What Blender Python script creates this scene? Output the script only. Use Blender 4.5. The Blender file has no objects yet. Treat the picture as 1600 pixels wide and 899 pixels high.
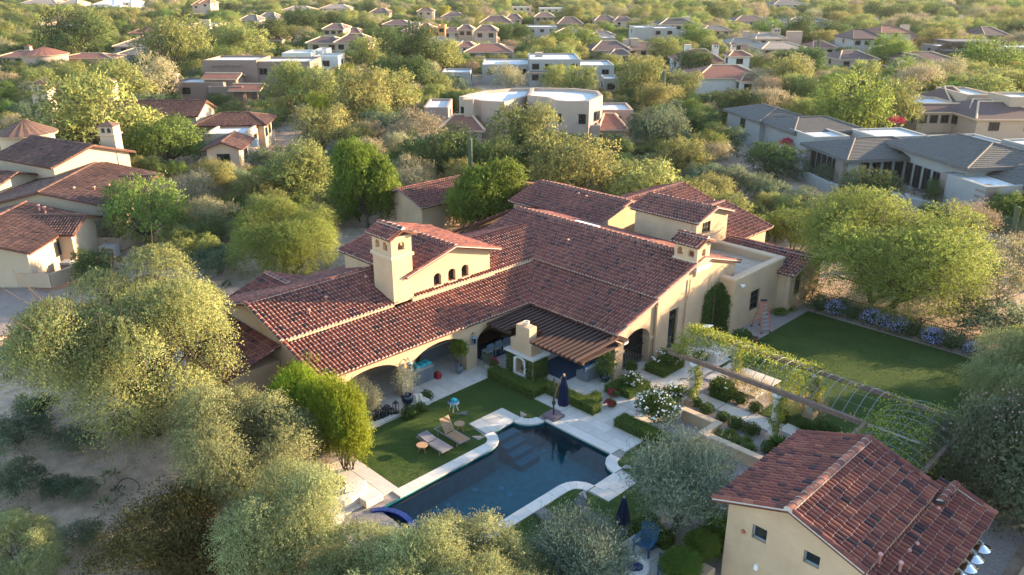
import bpy, math, random
import numpy as np
from mathutils import Vector, Matrix, Euler

# ---------------------------------------------------------------- camera, sky, sun, exposure
scene = bpy.context.scene
R = math.radians
FOC, PITCH, YAW, CAMH = 1250.0, R(21.05), R(45.5), 22.0     # world x runs right-near, y right-far (the house's own axes)
cam_data = bpy.data.cameras.new('camera')
cam = bpy.data.objects.new('camera', cam_data)
scene.collection.objects.link(cam)
cam.location = (0, 0, CAMH)
cam.rotation_euler = (R(90) - PITCH, 0, YAW)
cam_data.sensor_width = 36.0
cam_data.lens = 36.0 * FOC / 1600.0
cam_data.clip_start = 0.5
cam_data.clip_end = 6000
scene.camera = cam

SUN_EL, SUN_AZ = R(12.0), R(63.0)          # azimuth measured from +x towards +y
world = bpy.data.worlds.new('World'); scene.world = world; world.use_nodes = True
wn = world.node_tree
bg = wn.nodes['Background']
sky = wn.nodes.new('ShaderNodeTexSky')
sky.sky_type = 'NISHITA'; sky.sun_disc = False
sky.sun_elevation = SUN_EL; sky.sun_rotation = R(90) - SUN_AZ
sky.air_density = 1.0; sky.dust_density = 0.4; sky.ozone_density = 1.0; sky.altitude = 700
wn.links.new(sky.outputs[0], bg.inputs[0]); bg.inputs[1].default_value = 0.15
sd = bpy.data.lights.new('sun', 'SUN'); sd.energy = 4.6; sd.angle = R(0.53); sd.color = (1.0, 0.75, 0.46)
so = bpy.data.objects.new('sun', sd); scene.collection.objects.link(so)
sv = Vector((math.cos(SUN_AZ) * math.cos(SUN_EL), math.sin(SUN_AZ) * math.cos(SUN_EL), math.sin(SUN_EL)))
so.rotation_euler = sv.to_track_quat('Z', 'Y').to_euler(); so.location = (30, 60, 60)
vs = scene.view_settings
vs.view_transform = 'Standard'; vs.look = 'None'; vs.gamma = 1.0; vs.use_curve_mapping = False; vs.exposure = 2.35
scene.cycles.max_bounces = 6; scene.cycles.transparent_max_bounces = 6
scene.cycles.caustics_reflective = False; scene.cycles.caustics_refractive = False

# ---------------------------------------------------------------- helpers
C = scene.collection
rng = np.random.default_rng(7); rnd = random.Random(11)
_fx = np.array([-math.sin(YAW), math.cos(YAW), 0]); _rt = np.array([math.cos(YAW), math.sin(YAW), 0]); _up = np.array([0, 0, 1.0])
_fw = _fx * math.cos(PITCH) - _up * math.sin(PITCH); _dn = -(_fx * math.sin(PITCH) + _up * math.cos(PITCH)); _C = np.array([0, 0, CAMH])
def at(px, py, z=0.0):
    d = _rt * (px - 800) / FOC + _dn * (py - 449.5) / FOC + _fw
    return _C + d * ((z - CAMH) / d[2])
def proj(x, y, z):
    v = np.array([x, y, z]) - _C; k = v @ _fw
    return 800 + FOC * (v @ _rt) / k, 449.5 + FOC * (v @ _dn) / k, k
def rf(r, f):                               # plan metres right of / ahead of the viewpoint -> world xy
    p = _rt * r + _fx * f; return float(p[0]), float(p[1])
def to_rf(x, y):
    return x * _rt[0] + y * _rt[1], x * _fx[0] + y * _fx[1]

class MB:
    def __init__(s): s.v = []; s.f = []; s.n = 0; s.c = []; s.anyc = False
    def add(s, V, F, mi=0, col=None, smooth=False):
        V = np.asarray(V, float).reshape(-1, 3); F = np.asarray(F, np.int64)
        s.v.append(V); s.f.append((F + s.n, mi, smooth)); s.n += len(V)
        if col is None: s.c.append(np.ones((len(V), 3)))
        else: s.c.append(np.broadcast_to(np.asarray(col, float), (len(V), 3))); s.anyc = True
        return s
    def quad(s, a, b, c, d, mi=0, col=None): return s.add([a, b, c, d], [[0, 1, 2, 3]], mi, col)
    def poly(s, pts, mi=0, col=None): return s.add(pts, [list(range(len(pts)))], mi, col)
    def box(s, x0, x1, y0, y1, z0, z1, mi=0, col=None):
        V = [(x0, y0, z0), (x1, y0, z0), (x1, y1, z0), (x0, y1, z0), (x0, y0, z1), (x1, y0, z1), (x1, y1, z1), (x0, y1, z1)]
        return s.add(V, [[0, 3, 2, 1], [4, 5, 6, 7], [0, 1, 5, 4], [1, 2, 6, 5], [2, 3, 7, 6], [3, 0, 4, 7]], mi, col)
    def bbox(s, x0, x1, y0, y1, z0, z1, b=0.02, mi=0, col=None):           # box with chamfered top edges
        V = [(x0, y0, z0), (x1, y0, z0), (x1, y1, z0), (x0, y1, z0), (x0, y0, z1 - b), (x1, y0, z1 - b), (x1, y1, z1 - b), (x0, y1, z1 - b),
             (x0 + b, y0 + b, z1), (x1 - b, y0 + b, z1), (x1 - b, y1 - b, z1), (x0 + b, y1 - b, z1)]
        return s.add(V, [[0, 3, 2, 1], [8, 9, 10, 11], [0, 1, 5, 4], [1, 2, 6, 5], [2, 3, 7, 6], [3, 0, 4, 7], [4, 5, 9, 8], [5, 6, 10, 9], [6, 7, 11, 10], [7, 4, 8, 11]], mi, col)
    def obox(s, p, q, w, h, mi=0, col=None):                               # beam of section w (sideways) x h between p and q
        p = np.array(p, float); q = np.array(q, float); d = q - p; d /= np.linalg.norm(d)
        a = np.cross(d, (0, 0, 1.0)); 
        if np.linalg.norm(a) < 1e-4: a = np.array([1.0, 0, 0])
        a /= np.linalg.norm(a); b = np.cross(a, d)
        V = [e + a * i * w / 2 + b * j * h / 2 for e in (p, q) for i, j in ((-1, -1), (1, -1), (1, 1), (-1, 1))]
        return s.add(V, [[0, 1, 2, 3], [7, 6, 5, 4], [0, 4, 5, 1], [1, 5, 6, 2], [2, 6, 7, 3], [3, 7, 4, 0]], mi, col)
    def tube(s, pts, rad, n=6, mi=0, col=None, cap=True, smooth=True):
        pts = np.asarray(pts, float); m = len(pts)
        rad = np.broadcast_to(np.asarray(rad, float), (m,))
        V = []
        for i in range(m):
            d = pts[min(i + 1, m - 1)] - pts[max(i - 1, 0)]; d = d / (np.linalg.norm(d) + 1e-9)
            a = np.cross(d, (0, 0, 1.0)) if abs(d[2]) < .95 else np.cross(d, (1.0, 0, 0)); a /= np.linalg.norm(a); b = np.cross(d, a)
            for k in range(n):
                t = 2 * math.pi * k / n; V.append(pts[i] + (a * math.cos(t) + b * math.sin(t)) * rad[i])
        F = [[i * n + k, i * n + (k + 1) % n, (i + 1) * n + (k + 1) % n, (i + 1) * n + k] for i in range(m - 1) for k in range(n)]
        s.add(V, F, mi, col, smooth)
        if cap:
            s.add(V[:n], [list(range(n))[::-1]], mi, col); s.add(V[-n:], [list(range(n))], mi, col)
        return s
    def lathe(s, prof, c=(0, 0, 0), n=16, mi=0, col=None, smooth=True):
        V = [(c[0] + r * math.cos(2 * math.pi * k / n), c[1] + r * math.sin(2 * math.pi * k / n), c[2] + z) for r, z in prof for k in range(n)]
        F = [[i * n + k, i * n + (k + 1) % n, (i + 1) * n + (k + 1) % n, (i + 1) * n + k] for i in range(len(prof) - 1) for k in range(n)]
        return s.add(V, F, mi, col, smooth)
    def prism(s, pts, z0, z1, mi=0, mtop=None, col=None):
        n = len(pts); V = [(x, y, z0) for x, y in pts] + [(x, y, z1) for x, y in pts]
        s.add(V, [[k, (k + 1) % n, n + (k + 1) % n, n + k] for k in range(n)], mi, col)
        s.add(V[n:], [list(range(n))], mi if mtop is None else mtop, col); s.add(V[:n], [list(range(n))[::-1]], mi, col)
        return s
    def mesh(s, name, mats):
        me = bpy.data.meshes.new(name)
        V = np.concatenate(s.v) if s.v else np.zeros((0, 3)); me.vertices.add(len(V)); me.vertices.foreach_set('co', V.astype(np.float32).ravel())
        loops = []; starts = []; mi = []; sm = []; p = 0
        for F, m, smo in s.f:
            k = F.shape[1]; loops.append(F.ravel()); starts.append(p + k * np.arange(len(F))); p += k * len(F)
            mi.append(np.full(len(F), m)); sm.append(np.full(len(F), smo))
        if loops:
            loops = np.concatenate(loops); starts = np.concatenate(starts)
            me.loops.add(len(loops)); me.loops.foreach_set('vertex_index', loops.astype(np.int32))
            me.polygons.add(len(starts)); me.polygons.foreach_set('loop_start', starts.astype(np.int32))
            me.polygons.foreach_set('material_index', np.concatenate(mi).astype(np.int32))
            me.polygons.foreach_set('use_smooth', np.concatenate(sm))
        for m in (mats if isinstance(mats, (list, tuple)) else [mats]): me.materials.append(MAT[m])
        if s.anyc:
            ca = me.color_attributes.new('Col', 'FLOAT_COLOR', 'POINT'); c = np.concatenate(s.c)
            ca.data.foreach_set('color', np.concatenate([c, np.ones((len(c), 1))], 1).astype(np.float32).ravel())
        me.update(calc_edges=True)
        return me
    def build(s, name, mats, parent=None, **kw): return obj(name, s.mesh(name, mats), parent, **kw)

def obj(name, me, parent=None, loc=None, rotz=0.0, label=None, cat=None, group=None, kind=None):
    o = bpy.data.objects.new(name, me); C.objects.link(o)
    if parent is not None: o.parent = parent
    if loc is not None: o.location = loc
    if rotz: o.rotation_euler = (0, 0, rotz)
    tag(o, label, cat, group, kind); return o
def tag(o, label=None, cat=None, group=None, kind=None):
    if label: o['label'] = label
    if cat: o['category'] = cat
    if group: o['group'] = group
    if kind: o['kind'] = kind
    return o
def thing(name, label, cat, loc=(0, 0, 0), rotz=0.0, group=None):
    return obj(name, None, None, tuple(float(v) for v in loc), rotz, label, cat, group)
def copy_tree(o, parent=None):
    c = o.copy(); C.objects.link(c); c.parent = parent
    for ch in list(o.children): copy_tree(ch, c)
    return c

# ---------------------------------------------------------------- materials
MAT = {}
def mat(name, col, rough=.8, var=.12, scale=4.0, bump=0.0, bscale=None, spec=.3, attr=False, metal=0.0, col2=None, detail=5, objrand=0.0):
    m = bpy.data.materials.new(name); m.use_nodes = True; nt = m.node_tree; N = nt.nodes; L = nt.links
    b = N['Principled BSDF']; b.inputs['Roughness'].default_value = rough; b.inputs['Specular IOR Level'].default_value = spec; b.inputs['Metallic'].default_value = metal
    tc = N.new('ShaderNodeTexCoord'); nz = N.new('ShaderNodeTexNoise'); nz.inputs['Scale'].default_value = scale; nz.inputs['Detail'].default_value = detail; nz.inputs['Roughness'].default_value = .65
    L.new(tc.outputs['Object'], nz.inputs['Vector'])
    mr = N.new('ShaderNodeMapRange'); mr.inputs[1].default_value = .3; mr.inputs[2].default_value = .7
    L.new(nz.outputs['Fac'], mr.inputs[0])
    mx = N.new('ShaderNodeMix'); mx.data_type = 'RGBA'
    c2 = col2 or tuple(min(1, c * (1 + var)) for c in col); c1 = col if col2 else tuple(c * (1 - var) for c in col)
    mx.inputs[6].default_value = (*c1, 1); mx.inputs[7].default_value = (*c2, 1); L.new(mr.outputs[0], mx.inputs[0])
    out = mx.outputs[2]
    if attr:
        at_ = N.new('ShaderNodeAttribute'); at_.attribute_name = 'Col'
        mu = N.new('ShaderNodeMix'); mu.data_type = 'RGBA'; mu.blend_type = 'MULTIPLY'; mu.inputs[0].default_value = 1
        L.new(out, mu.inputs[6]); L.new(at_.outputs['Color'], mu.inputs[7]); out = mu.outputs[2]
    if objrand:
        oi = N.new('ShaderNodeObjectInfo'); hs = N.new('ShaderNodeHueSaturation'); m1 = N.new('ShaderNodeMapRange')
        m1.inputs[3].default_value = 1 - objrand; m1.inputs[4].default_value = 1 + objrand; L.new(oi.outputs['Random'], m1.inputs[0]); L.new(m1.outputs[0], hs.inputs['Value']); L.new(out, hs.inputs['Color']); out = hs.outputs[0]
    L.new(out, b.inputs['Base Color'])
    if bump:
        n2 = N.new('ShaderNodeTexNoise'); n2.inputs['Scale'].default_value = bscale or scale * 6; n2.inputs['Detail'].default_value = 4; L.new(tc.outputs['Object'], n2.inputs['Vector'])
        bp = N.new('ShaderNodeBump'); bp.inputs['Strength'].default_value = bump; bp.inputs['Distance'].default_value = .04; L.new(n2.outputs['Fac'], bp.inputs['Height']); L.new(bp.outputs[0], b.inputs['Normal'])
    MAT[name] = m; return m
def leafmat(name, col, trans=.38, hue=.03, val=.18):
    m = bpy.data.materials.new(name); m.use_nodes = True; nt = m.node_tree; N = nt.nodes; L = nt.links
    b = N['Principled BSDF']; b.inputs['Roughness'].default_value = .65; b.inputs['Specular IOR Level'].default_value = .18
    a = N.new('ShaderNodeAttribute'); a.attribute_name = 'Col'
    mu = N.new('ShaderNodeMix'); mu.data_type = 'RGBA'; mu.blend_type = 'MULTIPLY'; mu.inputs[0].default_value = 1; mu.inputs[6].default_value = (*col, 1); L.new(a.outputs['Color'], mu.inputs[7])
    oi = N.new('ShaderNodeObjectInfo'); hs = N.new('ShaderNodeHueSaturation')
    m1 = N.new('ShaderNodeMapRange'); m1.inputs[3].default_value = .5 - hue; m1.inputs[4].default_value = .5 + hue; L.new(oi.outputs['Random'], m1.inputs[0]); L.new(m1.outputs[0], hs.inputs['Hue'])
    mm = N.new('ShaderNodeMath'); mm.operation = 'MULTIPLY'; mm.inputs[1].default_value = 7.31; L.new(oi.outputs['Random'], mm.inputs[0])
    fr = N.new('ShaderNodeMath'); fr.operation = 'FRACT'; L.new(mm.outputs[0], fr.inputs[0])
    m2 = N.new('ShaderNodeMapRange'); m2.inputs[3].default_value = 1 - val; m2.inputs[4].default_value = 1 + val; L.new(fr.outputs[0], m2.inputs[0]); L.new(m2.outputs[0], hs.inputs['Value'])
    L.new(mu.outputs[2], hs.inputs['Color']); L.new(hs.outputs[0], b.inputs['Base Color'])
    na = N.new('ShaderNodeAttribute'); na.attribute_name = 'nrm'; vt = N.new('ShaderNodeVectorTransform'); vt.vector_type = 'VECTOR'; vt.convert_from = 'OBJECT'; vt.convert_to = 'WORLD'; L.new(na.outputs['Vector'], vt.inputs[0])
    ge = N.new('ShaderNodeNewGeometry'); sc_ = N.new('ShaderNodeVectorMath'); sc_.operation = 'SCALE'; sc_.inputs['Scale'].default_value = .55; L.new(ge.outputs['Normal'], sc_.inputs[0])
    nv = N.new('ShaderNodeVectorMath'); nv.operation = 'NORMALIZE'; L.new(vt.outputs[0], nv.inputs[0])
    ad = N.new('ShaderNodeVectorMath'); ad.operation = 'ADD'; L.new(sc_.outputs[0], ad.inputs[0]); L.new(nv.outputs[0], ad.inputs[1]); nn_ = N.new('ShaderNodeVectorMath'); nn_.operation = 'NORMALIZE'; L.new(ad.outputs[0], nn_.inputs[0]); L.new(nn_.outputs[0], b.inputs['Normal'])
    t = N.new('ShaderNodeBsdfTranslucent'); L.new(hs.outputs[0], t.inputs['Color'])
    ms = N.new('ShaderNodeMixShader'); ms.inputs[0].default_value = trans; L.new(b.outputs[0], ms.inputs[1]); L.new(t.outputs[0], ms.inputs[2])
    L.new(ms.outputs[0], N['Material Output'].inputs[0]); MAT[name] = m; return m

mat('desert', (.35, .25, .175), .95, .30, 1.3, .7, 9, .1)
mat('lounger_metal', (.19, .175, .19), .5, .1, 12, 0, None, .4)
mat('hoop_iron', (.17, .16, .155), .5, .1, 12, 0, None, .4)
mat('gravel', (.30, .25, .22), .95, .35, 14, .8, 26, .1)
mat('drive', (.25, .19, .16), .95, .15, 1.2, .3, 14, .1)
mat('lawn', (.033, .064, .014), .9, .35, .55, .9, 34, .1, col2=(.066, .092, .024))
mat('travertine', (.52, .46, .39), .65, .10, 3.5, .15, 30, .3, objrand=.10)
mat('coping', (.58, .52, .45), .6, .08, 4, .12, 30, .3, objrand=.07)
mat('stucco', (.47, .325, .205), .92, .11, .7, .3, 22, .15)
mat('stucco_trim', (.50, .36, .24), .9, .06, 1.5, .15, 22, .15)
mat('tile', (1, 1, 1), .75, .16, 9, .2, 40, .25, attr=True)
mat('tile_bed', (.12, .045, .032), .9, .25, 6, .3)
mat('mortar', (.46, .40, .35), .95, .15, 12, .2)
mat('deck_roof', (.42, .33, .25), .9, .1, 2)
mat('wood_dark', (.052, .025, .020), .75, .25, 7, .3, 30)
mat('wood_beam', (.16, .10, .075), .8, .25, 6, .3, 30)
mat('wood_teak', (.34, .20, .11), .7, .2, 8)
mat('iron', (.016, .016, .018), .5, .2, 20, 0, None, .4)
mat('bronze', (.035, .030, .026), .45, .15, 12, 0, None, .5)
mat('grey_metal', (.33, .31, .31), .45, .08, 12, 0, None, .5)
mat('shiny', (.75, .75, .76), .18, .05, 10, 0, None, .5, metal=1.0)
mat('glass', (.012, .016, .018), .06, .2, 2, 0, None, .6)
mat('white', (.72, .70, .66), .7, .06, 5)
mat('cream', (.66, .56, .40), .7, .08, 8)
mat('navy', (.008, .014, .045), .85, .2, 10, .3, 30)
mat('blue_paint', (.035, .10, .165), .55, .15, 9)
mat('blue_grey', (.17, .24, .30), .6, .12, 8)
mat('blue_glaze', (.008, .016, .035), .15, .2, 6, 0, None, .6)
mat('blue_tile', (.010, .025, .16), .2, .3, 12, 0, None, .5, objrand=.3)
mat('turquoise', (.03, .38, .42), .7, .15, 9)
mat('red', (.28, .025, .03), .7, .2, 12)
mat('terracotta', (.36, .13, .075), .8, .15, 9)
mat('ladder', (.52, .13, .08), .5, .1, 10)
mat('cushion', (.46, .45, .43), .9, .1, 8, .2)
mat('wicker', (.14, .15, .16), .8, .3, 25, .4, 50)
mat('rug', (.02, .05, .09), .95, .3, 12)
mat('stone_pale', (.55, .50, .44), .8, .1, 6, .2)
mat('pink_pipe', (.50, .24, .20), .7, .1, 10)
mat('bark', (.075, .055, .042), .95, .3, 9, .6, 30)
mat('bark_pale', (.20, .17, .11), .95, .25, 9, .4, 30)
mat('cactus', (.075, .095, .050), .8, .2, 8, .4, 30)
mat('hedge_core', (.030, .050, .010), .95, .3, 9)
mat('pool_shell', (.005, .150, .175), .7, .25, 2.5)
mat('pool_step', (.014, .105, .14), .7, .2, 3)
mat('pool_lamp', (.05, .26, .33), .3, .1, 10)
mat('flower_white', (.80, .77, .70), .8, .06, 10)
mat('flower_blue', (.42, .42, .74), .8, .15, 10)
mat('flower_pink', (.62, .36, .36), .8, .15, 10)
mat('flower_red', (.40, .03, .06), .8, .2, 10)
mat('rock', (.24, .20, .17), .95, .25, 3, .5, 12)
leafmat('leaf_olive', (.245, .250, .072)); leafmat('leaf_green', (.150, .205, .040)); leafmat('leaf_dark', (.072, .105, .028), .3)
leafmat('leaf_pale', (.33, .275, .150), .3); leafmat('leaf_blue', (.130, .165, .085), .3); leafmat('leaf_yellow', (.36, .30, .035), .4)
leafmat('leaf_lime', (.235, .275, .018), .42); leafmat('leaf_silver', (.185, .205, .130), .25); leafmat('leaf_box', (.065, .105, .018), .3)
leafmat('leaf_hedge', (.120, .180, .026), .3, .01, .06); leafmat('leaf_ivy', (.075, .125, .028), .3, .01, .1); leafmat('leaf_vine', (.20, .22, .035), .42)
leafmat('leaf_grass', (.32, .27, .15), .4); leafmat('leaf_creosote', (.105, .082, .020), .3); leafmat('leaf_mesquite', (.262, .258, .092), .38, .02, .10)
leafmat('leaf_oleander', (.120, .150, .075), .3); leafmat('leaf_lavender', (.105, .135, .075), .3)
# haze
m = bpy.data.materials.new('haze'); m.use_nodes = True; N = m.node_tree.nodes; N.remove(N['Principled BSDF']); pv = N.new('ShaderNodeVolumePrincipled')
pv.inputs['Color'].default_value = (.95, .93, .88, 1); pv.inputs['Density'].default_value = .00005; pv.inputs['Anisotropy'].default_value = .2
m.node_tree.links.new(pv.outputs[0], N['Material Output'].inputs['Volume']); MAT['haze'] = m
# water
m = bpy.data.materials.new('water'); m.use_nodes = True; N = m.node_tree.nodes; L = m.node_tree.links; N.remove(N['Principled BSDF'])
tr = N.new('ShaderNodeBsdfTransparent'); tr.inputs[0].default_value = (.55, .84, .90, 1)
gl = N.new('ShaderNodeBsdfGlossy'); gl.inputs['Roughness'].default_value = .03
fr = N.new('ShaderNodeFresnel'); fr.inputs['IOR'].default_value = 1.33
nz = N.new('ShaderNodeTexNoise'); nz.inputs['Scale'].default_value = 3.5; bp = N.new('ShaderNodeBump'); bp.inputs['Strength'].default_value = .12; bp.inputs['Distance'].default_value = .03
tc = N.new('ShaderNodeTexCoord'); L.new(tc.outputs['Object'], nz.inputs['Vector']); L.new(nz.outputs['Fac'], bp.inputs['Height']); L.new(bp.outputs[0], gl.inputs['Normal']); L.new(bp.outputs[0], fr.inputs['Normal'])
ms = N.new('ShaderNodeMixShader'); L.new(fr.outputs[0], ms.inputs[0]); L.new(tr.outputs[0], ms.inputs[1]); L.new(gl.outputs[0], ms.inputs[2]); L.new(ms.outputs[0], N['Material Output'].inputs[0]); MAT['water'] = m

# ---------------------------------------------------------------- ground, lawns, pool, paving
from mathutils.geometry import tessellate_polygon
def arc(cx, cy, r, a0, a1, n=9): return [(cx + r * math.cos(R(a0 + (a1 - a0) * k / n)), cy + r * math.sin(R(a0 + (a1 - a0) * k / n))) for k in range(n + 1)]
POOL_END = 16.6
POOL = [(-25.4, POOL_END), (-25.4, 23.5)][:1] + arc(-26.55, 23.5, 1.15, 0, 90)[0:] + arc(-26.55, 27.35, 1.15, -90, 0)[0:] + [(-25.4, 27.47), (-20.87, 27.47)] + arc(-19.72, 27.4, 1.15, 180, 270) + arc(-19.72, 23.6, 1.15, 90, 180) + [(-20.87, POOL_END)]
POOL = POOL[::-1]                           # counter-clockwise
g = MB()
xs = np.concatenate([np.linspace(-3500, -160, 14), np.arange(-140, -27, 4.0), [-28, -18], np.arange(-14, 121, 5.0), np.linspace(160, 2500, 10)]); ys = np.concatenate([np.linspace(-600, -60, 6), np.arange(-40, 12, 5.0), [14, 29], np.arange(33, 261, 5.0), np.linspace(320, 4000, 16)])
XX, YY = np.meshgrid(xs, ys, indexing='ij')
outside = ((XX < -36) | (XX > -3) | (YY < 12) | (YY > 58))
ZZ = -.07 - np.where(outside, .14 * (1 + np.sin(XX * .31 + 1) * np.sin(YY * .27)), 0)
nx_, ny_ = XX.shape; idx = np.arange(nx_ * ny_).reshape(nx_, ny_)
q = np.stack([idx[:-1, :-1], idx[1:, :-1], idx[1:, 1:], idx[:-1, 1:]], -1).reshape(-1, 4)
ctr = np.stack([XX, YY], -1).reshape(-1, 2)[q].mean(1)
q = q[~((ctr[:, 0] > -28) & (ctr[:, 0] < -18) & (ctr[:, 1] > 14) & (ctr[:, 1] < 29))]
g.add(np.stack([XX, YY, ZZ], -1).reshape(-1, 3), q, smooth=True)
ground = g.build('ground', 'desert', kind='structure', label='sandy pinkish desert ground between the trees')
def holed(name, outer, hole, z, m, label):
    pts = [(x, y) for x, y in outer] + [(x, y) for x, y in hole]
    tri = tessellate_polygon([[Vector((x, y, 0)) for x, y in outer], [Vector((x, y, 0)) for x, y in hole]])
    T = []
    for a, b, c in tri:
        A, B, D = pts[a], pts[b], pts[c]
        T.append((a, b, c) if (B[0] - A[0]) * (D[1] - A[1]) - (B[1] - A[1]) * (D[0] - A[0]) > 0 else (a, c, b))
    return MB().add([(x, y, z) for x, y in pts], T).build(name, m, kind='structure', label=label)
def sheet(name, pts, z, m, label, kind='structure', th=.03):
    return MB().prism(pts, z - th, z, 0).build(name, m, kind=kind, label=label)
def rect(x0, x1, y0, y1): return [(x0, y0), (x1, y0), (x1, y1), (x0, y1)]
holed('gravel_court', rect(-32.4, -4.6, 13.9, 55.0), POOL, -.035, 'gravel', 'grey gravel court around the villa garden')
def lawn(name, pts, label, z=0.0):          # mown turf with a real pile: flat sheet plus short blades
    o = sheet(name, pts, z, 'lawn', label)
    P = np.array(pts); lo, hi = P.min(0), P.max(0); n = int((hi - lo).prod() * 130)
    p = lo + rng.random((n, 2)) * (hi - lo)
    ins = np.zeros(n, bool); j = len(P) - 1
    for i in range(len(P)):
        c = ((P[i, 1] > p[:, 1]) != (P[j, 1] > p[:, 1])) & (p[:, 0] < (P[j, 0] - P[i, 0]) * (p[:, 1] - P[i, 1]) / (P[j, 1] - P[i, 1] + 1e-12) + P[i, 0]); ins ^= c; j = i
    p = p[ins]; n = len(p); a = rng.random(n) * 6.283; w = .018; h = .02 + .025 * rng.random(n); t = rng.normal(0, .02, (n, 2))
    d = np.stack([np.cos(a) * w, np.sin(a) * w], 1)
    V = np.stack([np.c_[p - d, np.full(n, z)], np.c_[p + d, np.full(n, z)], np.c_[p + t, z + h]], 1).reshape(-1, 3)
    col = np.repeat(np.stack([.8 + .5 * rng.random(n), .8 + .4 * rng.random(n), .8 + .4 * rng.random(n)], 1), 3, 0)
    b = MB().add(V, np.arange(3 * n).reshape(-1, 3), 0, col).build('grass', 'leaf_turf', o); tag(b, kind='stuff')
leafmat('leaf_turf', (.042, .080, .015), .3, 0, 0)
lawn('pool_lawn', [(-31.15, 18.2), (-25.97, 18.2)] + arc(-26.55, 23.5, .58, 0, 90, 5) + [(-28.0, 24.28), (-28.0, 26.77)] + arc(-26.55, 27.35, .58, -90, 0, 5) + [(-25.97, 28.7), (-31.15, 28.7)], 'shaded green lawn with loungers beside the pool')
lawn('olive_lawn', [(-20.3, 16.9), (-16.3, 16.9), (-16.3, 24.6), (-18.4, 29.4), (-20.46, 29.4), (-20.46, 28.05)] + arc(-19.72, 27.4, .58, 180, 270, 5) + [(-18.5, 26.62), (-18.5, 24.28)] + arc(-19.72, 23.6, .58, 90, 180, 5), 'dark green lawn under the olive trees right of the pool')
lawn('big_lawn', rect(-22.7, -8.6, 39.6, 51.85), 'large rectangular green lawn beyond the vine arbor')
lawn('arbor_lawn', rect(-17.8, -8.8, 36.3, 39.3), 'strip of green grass under the vine arbor', -.004)
sheet('house_path', rect(-24.5, -22.72, 41.2, 52.2), -.012, 'gravel', 'gravel path between the villa wall and the large lawn')
sheet('driveway', [rf(-30.5, 100), rf(-24, 118), rf(-29, 136), rf(-33.5, 136), rf(-30, 118), rf(-34, 100)], .03, 'drive', 'curved brown driveway between desert shrubs', th=.2)
sheet('street', [rf(30, 152), rf(64, 168), rf(64, 174), rf(28, 158)], .03, 'drive', 'grey street behind the grey tiled house', th=.2)
mat('sand', (.44, .34, .25), .95, .2, .05, .2, 2)
sheet('far_clearing', [rf(45, 470), rf(300, 400), rf(430, 430), rf(430, 580), rf(240, 610), rf(45, 590)], .05, 'sand', 'pale sandy wash beyond the far houses', th=.2)
sheet('neighbour_drive', [rf(-47, 44), rf(-34, 45), rf(-33, 55), rf(-37, 57), rf(-50, 58)], .0, 'drive', 'paved yard of the neighbouring house', th=.2)
# pool
WZ = -.16
b = MB(); n = len(POOL); Z0, Z1 = -1.5, -.06
b.add([(x, y, Z0) for x, y in POOL] + [(x, y, Z1) for x, y in POOL], [[k, n + k, n + (k + 1) % n, (k + 1) % n] for k in range(n)]); b.add([(x, y, Z0) for x, y in POOL], [list(range(n))])
basin = b.build('pool_basin', 'pool_shell', kind='structure', label='dark blue plastered basin of the swimming pool')
for k in range(4): MB().box(-26.54 + .02, -26.0 + .5 * k, 24.7, 26.1, -1.48, -.32 - .28 * k + .002 * k).build('step', 'pool_step', basin)
for px, py in ((667, 765), (646.7, 773), (783, 761.5), (797.5, 772), (863, 690), (706, 742)):
    p = at(px, py, -1.45); 
    x_, y_ = min(max(p[0], -25.0), -21.2), min(max(p[1], 17.2), 27.0)
    MB().lathe([(0.001, .03), (.12, .03), (.15, 0)], (x_, y_, -1.49), 14).build('pool_light', 'pool_lamp', basin)
MB().add([(x, y, WZ) for x, y in POOL], [list(range(n))]).build('pool_water', 'water', kind='structure', label='dark blue water of the cross-shaped swimming pool')
# coping: one stone per step along the rim
deck = obj('pool_deck', None, None, (0, 0, 0), kind='structure', label='pale travertine coping and deck round the pool')
def seglen(a, b): return math.hypot(b[0] - a[0], b[1] - a[1])
runs = [([(-25.4, POOL_END + 1.2), (-25.4, 23.5)], None), (arc(-26.55, 23.5, 1.15, 0, 90, 4), (-26.55, 23.5)), ([(-26.55, 24.65), (-26.55, 26.2)], None), (arc(-26.55, 27.35, 1.15, -90, 0, 4), (-26.55, 27.35)), ([(-25.4, 27.47), (-20.87, 27.47)], None),
        (arc(-19.72, 27.4, 1.15, 180, 270, 4), (-19.72, 27.4)), ([(-19.72, 26.25), (-19.72, 24.75)], None), (arc(-19.72, 23.6, 1.15, 90, 180, 4), (-19.72, 23.6)), ([(-20.87, 23.6), (-20.87, POOL_END)], None)]
for run, cen in runs:
    if cen is None:
        m_ = max(1, round(seglen(*run) / .75)); run = [(run[0][0] + (run[1][0] - run[0][0]) * k / m_, run[0][1] + (run[1][1] - run[0][1]) * k / m_) for k in range(m_ + 1)]
    for k in range(len(run) - 1):
        a, c = np.array(run[k]), np.array(run[k + 1]); t = (c - a) / np.linalg.norm(c - a)
        if cen is None: o1 = o2 = np.array([-t[1], t[0]])
        else: o1 = (np.array(cen) - a) / 1.15; o2 = (np.array(cen) - c) / 1.15
        a2, c2 = a + t * .005, c - t * .005
        MB().prism([tuple(a2 - o1 * .03), tuple(c2 - o2 * .03), tuple(c2 + o2 * .56), tuple(a2 + o1 * .56)], -.06, .032).build('coping_stone', 'coping', deck)
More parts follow.
